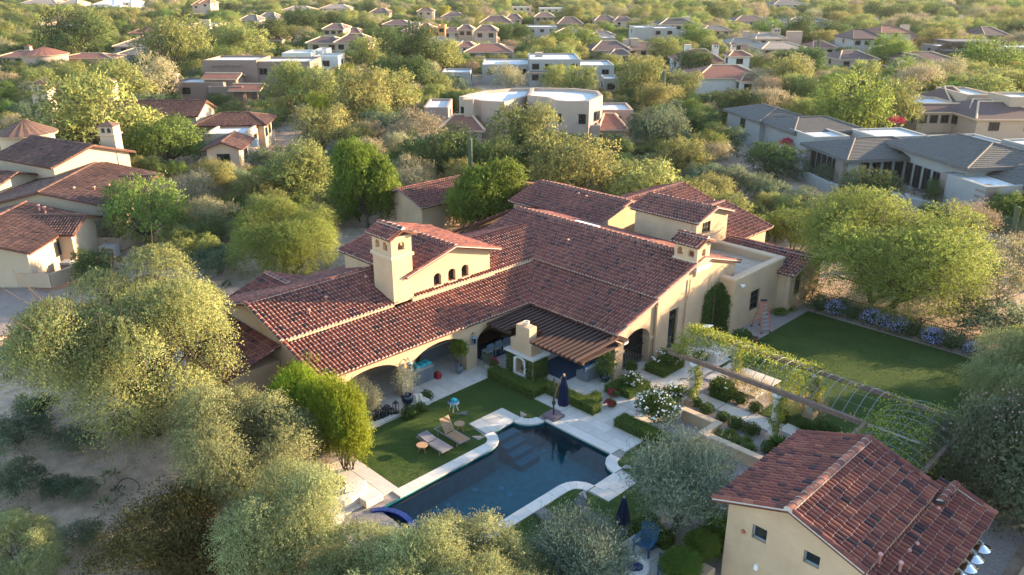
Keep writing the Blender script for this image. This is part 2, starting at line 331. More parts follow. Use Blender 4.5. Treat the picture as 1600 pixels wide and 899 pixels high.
# paving slabs laid one by one
patio = obj('patio', None, None, (0, 0, 0), kind='structure', label='travertine paved patio between villa and pool')
slab_me = {}
def slab(w, d, parent, x, y, z, m='travertine', th=.05, name='paver'):
    key = (round(w, 2), round(d, 2), m, th)
    if key not in slab_me: slab_me[key] = MB().bbox(-w / 2, w / 2, -d / 2, d / 2, -th, 0, .008).mesh(name, m)
    return obj(name, slab_me[key], parent, (x, y, z + rnd.uniform(-.002, .002)))
def pave(x0, x1, y0, y1, z, parent=patio, w=1.05, d=.62, gap=.012):
    nyy = max(1, round((y1 - y0) / d)); dd = (y1 - y0) / nyy; nxx = max(1, round((x1 - x0) / w)); ww = (x1 - x0) / nxx
    for j in range(nyy):
        if j % 2 and nxx > 1: xs_ = [x0] + [x0 + ww * (k + .5) for k in range(nxx)] + [x1]
        else: xs_ = [x0 + ww * k for k in range(nxx + 1)]
        for a, c in zip(xs_[:-1], xs_[1:]): slab(c - a - gap, dd - gap, parent, (a + c) / 2, y0 + dd * (j + .5), z)
pave(-36.3, -31.15, 19.4, 33.3, .03, w=1.3, d=.9)
pave(-31.13, -25.42, 28.75, 37.4, .03, w=1.15, d=.72)
pave(-25.4, -20.5, 28.05, 35.2, .03, w=1.1, d=.7)
pave(-25.4, -22.4, 35.22, 41.1, .03, w=1.0, d=.7)
pave(-28.0, -26.6, 24.3, 26.75, .022, deck, w=1.4, d=.8); pave(-19.67, -18.5, 24.3, 26.6, .022, deck, w=1.2, d=.8)
pave(-29.9, -26.0, 14.4, 18.15, .028, deck, w=1.3, d=.8); pave(-16.3, -13.2, 19.6, 23.9, .02, deck, w=1.0, d=.8)
pave(-31.75, -31.17, 19.4, 22.2, .13, patio, w=.56, d=.95)
for cx, cy, sx, sy in ((-26.45, 23.6, -1, 1), (-26.5, 27.2, -1, -1), (-19.8, 27.25, 1, -1), (-19.85, 23.75, 1, 1)):   # gravel wedges inside the rounded corners
    MB().prism([(cx, cy), (cx + sx * .55, cy), (cx, cy + sy * .5)] if sx * sy > 0 else [(cx, cy), (cx, cy + sy * .5), (cx + sx * .55, cy)], -.01, .012).build('gravel_wedge', 'gravel', deck)

# ---------------------------------------------------------------- roof tiles
TILE_COLS = [(0.18, 0.052, 0.036), (0.21, 0.063, 0.041), (0.148, 0.044, 0.034), (0.233, 0.075, 0.047), (0.169, 0.049, 0.036), (0.123, 0.04, 0.033), (0.264, 0.094, 0.06), (0.046, 0.026, 0.028), (0.196, 0.058, 0.043), (0.087, 0.034, 0.033)]
TILE_P = np.array([.17, .17, .14, .12, .14, .08, .05, .035, .06, .035])
def tile_frames(poly, pitch=.235, course=.37):
    P = np.array(poly, float); nrm = np.cross(P[1] - P[0], P[2] - P[0]); nrm /= np.linalg.norm(nrm)
    if nrm[2] < 0: nrm = -nrm
    e = np.cross((0, 0, 1.0), nrm); e /= np.linalg.norm(e); s = np.cross(nrm, e)
    u = (P - P[0]) @ e; v = (P - P[0]) @ s
    us = np.arange(u.min() + pitch / 2, u.max(), pitch); vs_ = np.arange(v.min(), v.max() - course * .3, course)
    U, Vv = np.meshgrid(us, vs_, indexing='ij'); U = U.ravel(); Vv = Vv.ravel(); cu, cv = U, Vv + course * .5
    ins = np.zeros(len(U), bool); j = len(P) - 1
    for i in range(len(P)):
        c = ((v[i] > cv) != (v[j] > cv)) & (cu < (u[j] - u[i]) * (cv - v[i]) / (v[j] - v[i] + 1e-12) + u[i]); ins ^= c; j = i
    U = U[ins]; Vv = Vv[ins]
    U = U + rng.normal(0, .008, len(U)); Vv = Vv + rng.normal(0, .016, len(Vv))
    return P[0] + U[:, None] * e + Vv[:, None] * s, e, s, nrm
_a = np.linspace(0, math.pi, 6)
def tile_proto(r0=.104, r1=.088, ln=.43, lift=.026):
    lo = [(r0 * math.cos(t), -.03, r0 * math.sin(t) * .9 + lift) for t in _a]; hi = [(r1 * math.cos(t), ln - .03, r1 * math.sin(t) * .9) for t in _a]
    V = np.array(lo + hi); F = np.array([[k, k + 1, 7 + k, 6 + k] for k in range(5)])
    m = np.array([(r0 * .84 * math.cos(t), -.04, r0 * .84 * math.sin(t) * .9 + lift * .6) for t in _a] + [(r0 * .88 * math.cos(t), -.01, r0 * .88 * math.sin(t) * .9 + lift * .6) for t in _a])
    mf = np.array([[k, k + 1, 7 + k, 6 + k] for k in range(5)]); plug = np.array([[0, 5, 4, 3, 2, 1]])
    return V, F, m, mf, plug
TV, TF, TM, TMF, TMP = tile_proto()
class Roof:
    """tiled roof: base sheets, barrel tiles with mortar plugs, ridge and rake caps"""
    def __init__(s, cols=None, mortar=True): s.b = MB(); s.t = MB(); s.frames = []; s.mortar = mortar; s.cols = np.array(cols or TILE_COLS)
    def plane(s, poly, th=.12, tiles=True, under='wood'):
        P = np.array(poly, float); nrm = np.cross(P[1] - P[0], P[2] - P[0]); nrm /= np.linalg.norm(nrm)
        if nrm[2] < 0: P = P[::-1]; nrm = -nrm
        n = len(P); V = np.concatenate([P, P - np.array([0, 0, th])])
        s.b.add(V[:n], [list(range(n))]); s.b.add(V[n:], [list(range(n))[::-1]], 1); s.b.add(V, [[k, n + k, n + (k + 1) % n, (k + 1) % n] for k in range(n)], 0)
        if tiles:
            p, e, u, nn = tile_frames(P); s.frames.append((p, e, u, nn))
        return s
    def cap(s, a, b, r=.14, lit=None):
        a = np.array(a, float); b = np.array(b, float); ln = np.linalg.norm(b - a)
        if ln < .3: return s
        d = (b - a) / ln; sd_ = np.cross(d, (0, 0, 1.0)); sd_ /= np.linalg.norm(sd_); up = np.cross(sd_, d)
        n = max(1, int(ln / .42)); st = ln / n
        if s.mortar: s.b.obox(a + up * .03, b + up * .03, r * 2.0, .05, 2)
        for k in range(n):
            o = a + d * (k * st); c = s.cols[rng.choice(len(s.cols), p=TILE_P)]
            V = [o + sd_ * (r * rr * math.cos(t)) + up * (r * rr * math.sin(t) * .8 + .05 + lf) + d * dd for rr, dd, lf in ((1.0, -.02, .02), (.9, st + .02, 0)) for t in _a]
            s.t.add(V, [[q_, 6 + q_, 7 + q_, q_ + 1] for q_ in range(5)], 0, c, True); s.t.add(V[:6], [[0, 1, 2, 3, 4, 5]], 1 if s.mortar else 0, c)
        return s
    def finish(s, parent, n_single=0, name='roof'):
        rf_ = s.b.build(name, ['tile_bed', 'stucco_trim', 'mortar'], parent)
        pos = np.concatenate([f[0] for f in s.frames]); E = np.concatenate([np.repeat(f[1][None], len(f[0]), 0) for f in s.frames]); S = np.concatenate([np.repeat(f[2][None], len(f[0]), 0) for f in s.frames]); Nn = np.concatenate([np.repeat(f[3][None], len(f[0]), 0) for f in s.frames])
        ci = rng.choice(len(s.cols), size=len(pos), p=TILE_P)
        k = np.zeros(len(pos), bool)
        if n_single:
            face = ((_C - pos) * Nn).sum(1) > 0; v = pos - _C; kk = v @ _fw; sx = 800 + FOC * (v @ _rt) / kk; sy = 449.5 + FOC * (v @ _dn) / kk
            sc_ = np.where(face & (sx > 10) & (sx < 1590) & (sy < 890), kk, 1e9); k[np.argsort(sc_)[:n_single]] = True
            proto = []
            for c in s.cols:
                m_ = MB().add(TV, TF, 0, c, True); m_.add(TM, TMF, 1, (1, 1, 1)); m_.add(TM[:6], TMP, 1, (1, 1, 1)); proto.append(m_.mesh('roof_tile', ['tile', 'mortar']))
            for i in np.where(k)[0]:
                o = obj('roof_tile', proto[ci[i]], rf_); o.matrix_local = Matrix((( E[i][0], S[i][0], Nn[i][0], pos[i][0]), (E[i][1], S[i][1], Nn[i][1], pos[i][1]), (E[i][2], S[i][2], Nn[i][2], pos[i][2]), (0, 0, 0, 1)))
        r_ = ~k; p, e, u, nn, c = pos[r_], E[r_], S[r_], Nn[r_], s.cols[ci[r_]]; n = len(p)
        def inst(T): return (p[:, None] + T[None, :, 0, None] * e[:, None] + T[None, :, 1, None] * u[:, None] + T[None, :, 2, None] * nn[:, None]).reshape(-1, 3)
        off = lambda F, m_: (F[None] + (np.arange(n) * m_)[:, None, None]).reshape(-1, F.shape[1])
        jit = c * (1 + rng.normal(0, .08, (n, 1))) * (1 + .16 * np.sin(p[:, :1] * .9 + 1.3) * np.sin(p[:, 1:2] * .7))
        s.t.add(inst(TV), off(TF, 12), 0, np.repeat(np.clip(jit, 0, 1), 12, 0), True)
        if s.mortar:
            Vm = inst(TM); base = s.t.n; s.t.add(Vm, off(TMF, 12), 1); s.t.add(Vm.reshape(n, 12, 3)[:, :6].reshape(-1, 3), off(TMP, 6), 1)
        tag(s.t.build('tile_field', ['tile', 'mortar'], rf_), kind='stuff')
        return rf_
def gable(rf_, x0, x1, y0, y1, ze, zr, axis='x', caps=True, eave2=None, ridge=None, rake=True):
    """gable roof; axis is the ridge direction; eave2 = height of the second eave"""
    e2 = ze if eave2 is None else eave2
    if axis == 'x':
        yr = (y0 + y1) / 2 if ridge is None else ridge
        rf_.plane([(x0, y0, ze), (x1, y0, ze), (x1, yr, zr), (x0, yr, zr)]); rf_.plane([(x1, y1, e2), (x0, y1, e2), (x0, yr, zr), (x1, yr, zr)])
        if caps: rf_.cap((x1, yr, zr), (x0, yr, zr))
        if rake:
            for x in (x0 + .02, x1 - .02): rf_.cap((x, y0, ze), (x, yr, zr), .12); rf_.cap((x, y1, e2), (x, yr, zr), .12)
    else:
        xr = (x0 + x1) / 2 if ridge is None else ridge
        rf_.plane([(x1, y0, ze), (x1, y1, ze), (xr, y1, zr), (xr, y0, zr)]); rf_.plane([(x0, y1, e2), (x0, y0, e2), (xr, y0, zr), (xr, y1, zr)])
        if caps: rf_.cap((xr, y0, zr), (xr, y1, zr))
        if rake:
            for y in (y0 + .02, y1 - .02): rf_.cap((x1, y, ze), (xr, y, zr), .12); rf_.cap((x0, y, e2), (xr, y, zr), .12)

# ---------------------------------------------------------------- walls with openings
def wall(mb, O, u, n, Ln, z0, top, ops=(), th=.35, mi=0, extra=()):
    """upright wall from plan point O along unit u, outer face towards n; ops = (s0, s1, zb, zt, rise)"""
    tf = top if callable(top) else (lambda s_: top)
    br = {0.0, Ln} | set(extra)
    for s0, s1, zb, zt, rise in ops:
        br |= {s0, s1}
        if rise: br |= {s0 + (s1 - s0) * (1 - math.cos(math.pi * k / 14)) / 2 for k in range(15)}
    br = sorted(round(x, 4) for x in br)
    P = lambda s_, z, t: (O[0] + u[0] * s_ - n[0] * t, O[1] + u[1] * s_ - n[1] * t, z)
    def head(op, s_):
        s0, s1, zb, zt, rise = op; c = (s0 + s1) / 2; h = (s1 - s0) / 2
        return zt + (rise * math.sqrt(max(0, 1 - ((s_ - c) / h) ** 2)) if rise else 0)
    def part(a, b, za, zb_, zc, zd, bottom):
        V = [P(a, za, 0), P(b, zb_, 0), P(b, zd, 0), P(a, zc, 0), P(a, za, th), P(b, zb_, th), P(b, zd, th), P(a, zc, th)]
        F = [[0, 1, 2, 3], [5, 4, 7, 6], [3, 2, 6, 7]] + ([[4, 5, 1, 0]] if bottom else [])
        if u[0] * n[1] - u[1] * n[0] > 0: F = [f[::-1] for f in F]
        mb.add(V, F, mi)
    for a, b in zip(br[:-1], br[1:]):
        if b - a < 1e-4: continue
        m_ = (a + b) / 2; op = next((o for o in ops if o[0] < m_ < o[1]), None)
        if op is None: part(a, b, z0, z0, tf(a), tf(b), False)
        else:
            if op[2] > z0 + 1e-3: part(a, b, z0, z0, op[2], op[2], False)
            part(a, b, head(op, a), head(op, b), tf(a), tf(b), True)
    for op in ops:
        for s_ in op[:2]: mb.quad(P(s_, op[2], 0), P(s_, op[3], 0), P(s_, op[3], th), P(s_, op[2], th), mi)
    for s_ in (0, Ln): mb.quad(P(s_, z0, 0), P(s_, tf(s_), 0), P(s_, tf(s_), th), P(s_, z0, th), mi)
def window(parent, O, u, n, s0, s1, zb, zt, nx=2, nz=2, inset=.14, fr=.06, name='window', m='bronze'):
    P = lambda s_, z, t: np.array([O[0] + u[0] * s_ - n[0] * t, O[1] + u[1] * s_ - n[1] * t, z])
    b = MB(); t = inset
    for a in (zb + fr / 2, zt - fr / 2): b.obox(P(s0, a, t), P(s1, a, t), .07, fr)
    for s_ in (s0 + fr / 2, s1 - fr / 2): b.obox(P(s_, zb, t), P(s_, zt, t), fr, .07) if abs(u[0]) > .5 else b.obox(P(s_, zb, t), P(s_, zt, t), .07, fr)
    for k in range(1, nx): s_ = s0 + (s1 - s0) * k / nx; b.obox(P(s_, zb, t), P(s_, zt, t), *((.04, .05) if abs(u[0]) > .5 else (.05, .04)))
    for k in range(1, nz): z = zb + (zt - zb) * k / nz; b.obox(P(s0, z, t), P(s1, z, t), .05, .04)
    w = b.build(name, m, parent)
    for i in range(nx):
        for k in range(nz):
            a, c = s0 + (s1 - s0) * i / nx + .02, s0 + (s1 - s0) * (i + 1) / nx - .02; z_, z2 = zb + (zt - zb) * k / nz + .02, zb + (zt - zb) * (k + 1) / nz - .02
            pb = MB(); V = [P(a, z_, t - .005), P(c, z_, t - .005), P(c, z2, t - .005), P(a, z2, t - .005), P(a, z_, t + .008), P(c, z_, t + .008), P(c, z2, t + .008), P(a, z2, t + .008)]
            pb.add(V, [[0, 1, 2, 3], [7, 6, 5, 4], [0, 4, 5, 1], [1, 5, 6, 2], [2, 6, 7, 3], [3, 7, 4, 0]]); pb.build('pane', 'glass', w)
    return w
PX, MX, PY, MY = (1, 0), (-1, 0), (0, 1), (0, -1)
# ---------------------------------------------------------------- the villa
villa = thing('villa', 'large tan stucco villa with red barrel tiled roofs around the pool court', 'house', (-34, 36, 0))
villa.location = (0, 0, 0)
SL = .29
LE, LZ = -32.4, 3.08                        # eave of the loggia wing (faces +x)
ME, MZ = 33.45, 3.05                        # eave of the long wing (faces -y)
XG = -25.45                                 # rake of the long wing's gable end
def lz(x): return LZ + SL * (LE - x)
roof = Roof()
# loggia wing: lower shed, upper gable
xt = -35.9; roof.plane([(LE, 18.25, LZ), (LE, 37.0, LZ), (xt, 37.0, lz(xt)), (xt, 18.25, lz(xt))])
roof.cap((LE, 18.3, LZ), (xt, 18.3, lz(xt)), .12)
xu, zu, xr, zr = -35.75, 4.28, -39.4, 5.33
roof.plane([(xu, 18.1, zu), (xu, 43, zu), (xr, 43, zr), (xr, 18.1, zr)]); roof.plane([(-44.2, 43, 3.95), (-44.2, 18.1, 3.95), (xr, 18.1, zr), (xr, 43, zr)])
roof.cap((xr, 18.1, zr), (xr, 26.8, zr)); roof.cap((xu, 18.15, zu), (xr, 18.15, zr), .12); roof.cap((-44.2, 18.15, 3.95), (xr, 18.15, zr), .12)
# cross gable behind the loggia wing
roof.plane([(-45.0, 19.4, 3.6), (-41.5, 19.4, 3.6), (-41.5, 22.3, 4.66), (-45.0, 22.3, 4.66)]); roof.plane([(-41.5, 25.2, 3.6), (-45, 25.2, 3.6), (-45, 22.3, 4.66), (-41.5, 22.3, 4.66)]); roof.cap((-42.2, 22.3, 4.66), (-45, 22.3, 4.66))
# lean-to at the near end
roof.plane([(-42.5, 15.2, 2.72), (-36.5, 15.2, 2.72), (-36.5, 18.45, 3.66), (-42.5, 18.45, 3.66)]); roof.cap((-36.55, 15.2, 2.72), (-36.55, 18.4, 3.66), .12)
# tower block
gable(roof, -42.7, -35.6, 26.35, 33.95, 5.72, 6.76, 'x', ridge=30.15)
# long wing: lower shed, upper gable
yt = 37.3; mz = lambda y: MZ + SL * (y - ME)
roof.plane([(-36.2, ME, MZ), (XG, ME, MZ), (XG, yt, mz(yt)), (-36.2, yt, mz(yt))]); roof.cap((XG - .05, ME, MZ), (XG - .05, yt, mz(yt)), .12)
yu, zu2, yr, zr2 = 37.15, 4.27, 42.0, 5.66
roof.plane([(-42.2, yu, zu2), (XG, yu, zu2), (XG, yr, zr2), (-42.2, yr, zr2)]); roof.plane([(XG, 46.6, 4.32), (-42.2, 46.6, 4.32), (-42.2, yr, zr2), (XG, yr, zr2)])
roof.cap((-27.3, yr, zr2), (-42.2, yr, zr2)); roof.cap((XG - .05, yu, zu2), (XG - .05, yr, zr2), .12); roof.cap((XG - .05, 46.6, 4.32), (XG - .05, yr, zr2), .12)
roof.plane([(-44.2, 46.6, 4.3), (-44.2, 37, 4.3), (-42.2, 42, 5.66)])
# rear roofs
gable(roof, -47.4, -37.4, 46.2, 53.8, 4.40, 5.52, 'x')
gable(roof, -51.0, -47.3, 47.8, 53.0, 4.1, 4.8, 'x')
gable(roof, -35.7, -29.65, 47.65, 52.4, 5.82, 6.52, 'x')
gable(roof, -43.8, -37.0, 52.0, 61.7, 3.5, 4.55, 'y')
gable(roof, -38.9, -29.7, 53.2, 58.9, 3.22, 4.52, 'y')
gable(roof, -31.2, -23.25, 50.0, 55.2, 2.96, 3.72, 'x')
gable(roof, -60.9, -54.2, 42.1, 52.0, 3.2, 4.32, 'y')
# chimney caps
gable(roof, -37.85, -35.45, 25.2, 27.15, 8.30, 8.72, 'x', rake=False); gable(roof, -27.45, -25.25, 40.95, 42.85, 6.62, 7.0, 'x', rake=False)
villa_roof = roof.finish(villa, 300)
# roof furniture
for x, y, z in ((-37.0, 20.6, 4.66), (-37.6, 22.1, 4.85), (-38.4, 25.4, 5.0), (-42.2, 49.2, 5.2), (-41.2, 49.0, 5.2), (-34.8, 39.6, 5.0), (-36.1, 34.6, 4.15)):
    MB().lathe([(.0, .34), (.1, .34), (.1, .26), (.06, .26), (.06, -.1)], (x, y, z), 8).build('vent_pipe', 'pink_pipe', villa_roof)
for y, x0_, x1_ in ((42.3, -36.6, -34.4),): MB().box(x0_, x1_, y, y + .25, 5.55, 5.74).build('ridge_flashing', 'white', villa_roof)

# walls
W = MB()
XL = -32.66
arches = [(19.35 - 18.5, 23.5 - 18.5, .02, 1.62, .98), (24.25 - 18.5, 28.3 - 18.5, .02, 1.62, .98), (29.15 - 18.5, 33.1 - 18.5, .02, 1.62, .98)]
wall(W, (XL, 18.5), PY, PX, 15.4, -.1, 3.08, arches, .5)
def endtop(s_):
    x = -44.0 + s_
    return min(lz(x) - .06 if x > xt else (zu + SL * (xu - x) - .1 if x > xr else 3.95 + .287 * (x + 44.2) - .1), 9)
wall(W, (-44.0, 18.5), PX, MY, 44.0 + XL, -.1, endtop, [(44 - 35.4, 44 - 33.9, .0, 1.9, .75)], .4, extra=(44.0 + xt - .001, 44.0 + xt + .001, 44 + xr))
W.box(-36.75, -36.3, 18.9, 37.5, -.1, 4.2)                                  # inner wall of the loggia
W.box(-36.0, -35.72, 18.5, 38, 3.95, 4.24)                                  # step between the lower and upper roof
W.box(-44.0, -36.8, 18.95, 45, -.1, 4.0)
W.box(-45.0 + .3, -43, 19.7, 24.9, -.1, 3.55); W.box(-42.3, -36.8, 15.5, 18.45, -.1, 2.66)
# tower block
wins = [(28.97 - 26.6, .30), (30.13 - 26.6, .30), (31.22 - 26.6, .30)]
ttop = lambda s_: 5.72 + (6.76 - 5.72) * (1 - abs(s_ + 26.6 - 30.15) / 3.8) - .10
wall(W, (-36.0, 26.6), PY, PX, 6.75, 3.6, ttop, [(c - r, c + r, 4.45, 4.98, .26) for c, r in wins], .4, extra=(3.55,))
W.box(-42.5, -36.4, 26.6, 26.95, 3.6, 5.72); W.box(-42.5, -36.4, 33.0, 33.35, 3.6, 5.72); W.box(-42.5, -42.2, 26.96, 33, 3.6, 5.9)
W.box(-36.06, -35.58, 26.7, 33.4, 4.12, 4.32)                               # sill band under the arched windows
# long wing
W.box(-36.2, -25.85, 37.18, 37.45, 3.95, 4.25)
XW = -25.72
wall(W, (XW, 33.65), PY, PX, 3.9, -.1, lambda s_: mz(33.65 + s_) - .08, [(34.42 - 33.65, 36.98 - 33.65, .02, 1.72, .92)], .5)
mtop = lambda s_: (zu2 + .2866 * (37.5 + s_ - yu) if 37.5 + s_ < yr else zr2 - .2913 * (37.5 + s_ - yr)) - .10
wall(W, (XW + .12, 37.5), PY, PX, 8.6, -.1, mtop, [(38.75 - 37.5, 39.72 - 37.5, .22, 2.95, 0), (43.3 - 37.5, 44.05 - 37.5, .55, 2.8, 0)], .4, extra=(4.5,))
W.box(-32.2, -26.05, 37.5, 37.9, -.1, 4.1); W.box(-42, -26.05, 37.92, 46.2, 3.2, 4.2); W.box(-42, -26.0, 46.0, 46.3, -.1, 4.25)
W.box(XW + .05, XW + .2, 37.35, 37.62, -.1, 3.7)                            # corner buttress
# terrace block with parapet
wall(W, (-24.5, 44.3), PY, PX, 6.5, -.1, 3.72, [(46.66 - 44.3, 47.9 - 44.3, .9, 2.35, 0)], .35)
W.box(-26.3, -24.86, 44.3, 44.65, -.1, 3.72); W.box(-30.3, -24.86, 50.45, 50.8, 2.5, 3.72); W.box(-30.4, -30.1, 46.3, 50.4, 2.5, 3.9)
# rear blocks
W.box(-47.1, -37.7, 46.5, 53.5, -.1, 4.40); W.box(-50.8, -47, 48.1, 52.8, -.1, 4.1)
for x0_, x1_, y0_, y1_, ze_, zr_ in ((-47.1, -37.7, 46.5, 53.5, 4.4, 5.42), (-35.4, -29.95, 47.95, 52.1, 5.8, 6.42)):
    for x in ((x0_, x1_) if ze_ < 5 else (x0_,)): W.poly([(x, y0_, ze_), (x, y1_, ze_), (x, (y0_ + y1_) / 2, zr_)])
W.box(-35.4, -30.35, 47.95, 52.1, 2.5, 5.82)
wall(W, (-29.95, 47.95), PY, PX, 4.15, 2.5, lambda s_: 5.8 + .62 * (1 - abs(s_ - 2.07) / 2.07), [(.75, 1.85, 4.75, 5.6, 0)], .35, extra=(2.07,))
W.box(-43.4, -37.4, 52.4, 61.3, -.1, 3.45); W.box(-38.4, -30.1, 53.5, 58.6, -.1, 3.2); W.box(-60.4, -54.7, 42.5, 51.8, -.1, 3.15)
for y, x0_, x1_, xc, ze_, zr_ in ((42.5, -60.4, -54.7, -57.55, 3.15, 4.2), (61.3, -43.4, -37.4, -40.4, 3.45, 4.45)): W.poly([(x0_, y, ze_), (x1_, y, ze_), (xc, y, zr_)])
wall(W, (-23.6, 50.35), PY, PX, 4.6, -.1, lambda s_: 3.0 + .62 * (1 - abs(s_ - 2.25) / 2.4), [(51.1 - 50.35, 52.1 - 50.35, 1.1, 2.56, 0)], .35, extra=(2.25,)); W.box(-30.8, -23.97, 50.85, 54.9, -.1, 2.95); W.box(-24.6, -23.97, 50.35, 50.7, -.1, 2.9)
villa_wall = W.build('wall', 'stucco', villa)
# rounded parapet cornices, pier imposts and sills
for q_ in ((-24.95, -24.42, 44.22, 50.92), (-26.4, -24.96, 44.22, 44.72), (-30.4, -24.96, 50.38, 50.92)): MB().bbox(*q_, 3.72, 3.9, .05).build('cornice', 'stucco_trim', villa_wall)
for y in (23.52, 28.32): MB().bbox(XL - .58, XL + .08, y - .04, y + .74, 1.5, 1.68, .03).build('impost', 'stucco_trim', villa_wall)
for y0_, y1_ in ((33.62, 34.46), (36.94, 37.5)): MB().bbox(XW - .58, XW + .08, y0_, y1_, 1.58, 1.76, .03).build('impost', 'stucco_trim', villa_wall)
for y in (28.97, 30.13, 31.22): MB().bbox(-36.02, -35.9, y - .38, y + .38, 4.38, 4.45, .02).build('sill', 'stucco_trim', villa_wall)
MB().box(-30.1, -24.9, 44.7, 50.4, 3.2, 3.3).build('terrace_deck', 'deck_roof', villa)
for k in range(1, 5): MB().box(-30.1, -24.9, 44.7 + 1.14 * k, 44.72 + 1.14 * k, 3.3, 3.306).build('deck_joint', 'wood_beam', villa)
MB().box(-36.2, -32.8, 18.9, 37.4, 2.9, 2.96).build('ceiling', 'wood_dark', villa); MB().box(-32.6, -26.2, 33.7, 37.4, 2.86, 2.92).build('ceiling', 'wood_dark', villa)
# windows and doors
for c, r in wins: window(villa, (-36.0, 26.6), PY, PX, c - r, c + r, 4.45, 5.2, 1, 1, .25, .05)
window(villa, (XW + .12, 37.5), PY, PX, 1.25, 2.22, .22, 2.95, 1, 1, .2, .07, 'door'); MB().box(-25.85, -25.7, 38.76, 39.71, 2.32, 2.4).build('transom', 'bronze', villa)
window(villa, (XW + .12, 37.5), PY, PX, 5.8, 6.55, .55, 2.8, 1, 3, .16, .06); window(villa, (-24.5, 44.3), PY, PX, 2.36, 3.6, .9, 2.35, 2, 3)
window(villa, (-23.6, 50.35), PY, PX, .75, 1.75, 1.1, 2.56, 2, 3); window(villa, (-29.95, 47.95), PY, PX, .75, 1.85, 4.75, 5.6, 3, 2, .1)
for k, (a, c) in enumerate(((-31.9, -30.2), (-30.1, -28.4), (-28.2, -26.5))): window(villa, (-40, 37.5), PX, MY, a + 40, c + 40, .1, 2.5, 2, 2, -.03, .07, 'glass_door')
for a, c in ((20.2, 22.4), (29.4, 32.6)): window(villa, (-36.3, 0), PY, PX, a, c, .1, 2.4, 2, 1, -.03, .07, 'glass_door')
window(villa, (-60, 46.5), PX, MY, 14.6, 15.8, 2.3, 3.5, 1, 2, -.03)
b = MB(); [b.box(-26.15, -26.1, 34.5 + .16 * k, 34.53 + .16 * k, .05, 2.3) for k in range(15)]; [b.box(-26.16, -26.09, 34.45, 36.95, z, z + .04) for z in (.3, 1.2, 2.2)]; b.build('iron_gate', 'iron', villa)
# chimneys (parts of the villa)
def chimney(x0, x1, y0, y1, z0, zl, z1, arch_x, arch_y):
    b = MB(); b.box(x0, x1, y0, y1, z0, zl)
    w_, d_ = x1 - x0, y1 - y0
    wall(b, (x0, y0), PX, MY, w_, zl, z1, arch_x, .22); wall(b, (x0, y1), PX, PY, w_, zl, z1, arch_x, .22)
    wall(b, (x1, y0 + .22), PY, PX, d_ - .44, zl, z1, arch_y, .22); wall(b, (x0, y0 + .22), PY, MX, d_ - .44, zl, z1, arch_y, .22)
    c = b.build('chimney', 'stucco', villa)
    MB().bbox(x0 - .1, x1 + .1, y0 - .1, y1 + .1, zl - .22, zl - .02, .05).build('ledge', 'stucco_trim', c)
    MB().bbox(x0 - .06, x1 + .06, y0 - .06, y1 + .06, z1 - .02, z1 + .1, .03).build('cornice', 'stucco_trim', c)
    return c
chimney(-37.6, -35.72, 25.45, 26.9, 3.8, 7.22, 8.2, [(.35, .75, 7.45, 7.75, .2), (1.1, 1.5, 7.45, 7.75, .2)], [(.25, .72, 7.45, 7.75, .2)])
ch = chimney(-27.2, -25.5, 41.2, 42.6, 4.6, 5.62, 6.55, [(.22, .62, 5.8, 6.1, .18), (1.05, 1.45, 5.8, 6.1, .18)], [(.28, .7, 5.8, 6.1, .18)])
MB().bbox(-27.35, -25.36, 41.05, 42.75, 4.9, 5.25, .06).build('flashing', 'mortar', ch)
# security lamps and a thin trim-coloured downpipe on the walls
for x, y, z in ((-24.35, 45.0, 3.38), (-25.4, 34.0, 2.55)):
    l_ = MB().tube([(x - .15, y, z), (x, y, z)], .03, 6).tube([(x, y - .08, z - .02), (x + .2, y - .1, z - .08)], [.05, .1], 8).tube([(x, y + .08, z - .02), (x + .2, y + .1, z - .08)], [.05, .1], 8).build('security_lamp', 'white', villa)
MB().tube([(-25.5, 40.65, 4.6), (-25.5, 40.6, 3.6), (-25.52, 40.45, 2.9), (-25.5, 40.4, 0)], .05, 6).build('downpipe', 'stucco_trim', villa)
def wall_lantern(p, label):
    t = thing('wall_lantern', label, 'lantern', p, group='iron lanterns on the arcade piers')
    MB().lathe([(.0, .62), (.03, .6), (.03, .5), (.16, .42), (.17, .4)], (.22, 0, 0), 6, smooth=False).build('cap', 'blue_grey', t)
    b = MB(); [b.tube([(.22 + .13 * math.cos(a), .13 * math.sin(a), .05), (.22 + .15 * math.cos(a), .15 * math.sin(a), .4)], .014, 4) for a in np.arange(6) * math.pi / 3]; b.lathe([(.05, -.08), (.14, .02), (.14, .06), (0, .06)], (.22, 0, 0), 6, smooth=False); b.build('cage', 'blue_grey', t)
    MB().lathe([(.1, .06), (.125, .4)], (.22, 0, 0), 6, smooth=False).build('glass', 'glass', t)
    MB().tube([(-.02, 0, .5), (.1, 0, .72), (.22, 0, .62)], .02, 5).build('bracket', 'iron', t)
wall_lantern((XL + .02, 23.88, 1.75), 'grey-blue wall lantern on the pier behind the dark round vase')
wall_lantern((XL + .02, 28.72, 1.75), 'grey-blue wall lantern on the pier beside the potted citrus')
wall_lantern((XL + .02, 18.95, 1.75), 'grey-blue wall lantern at the bush end of the arcade')
o = thing('wall_lantern', 'grey-blue wall lantern on the corner pier beside the potted ficus', 'lantern', (-26.0, 33.63, 1.75), R(-90), 'iron lanterns on the arcade piers')
for c_ in [x for x in bpy.data.objects if x.parent and x.parent.name == 'wall_lantern']: k_ = c_.copy(); C.objects.link(k_); k_.parent = o
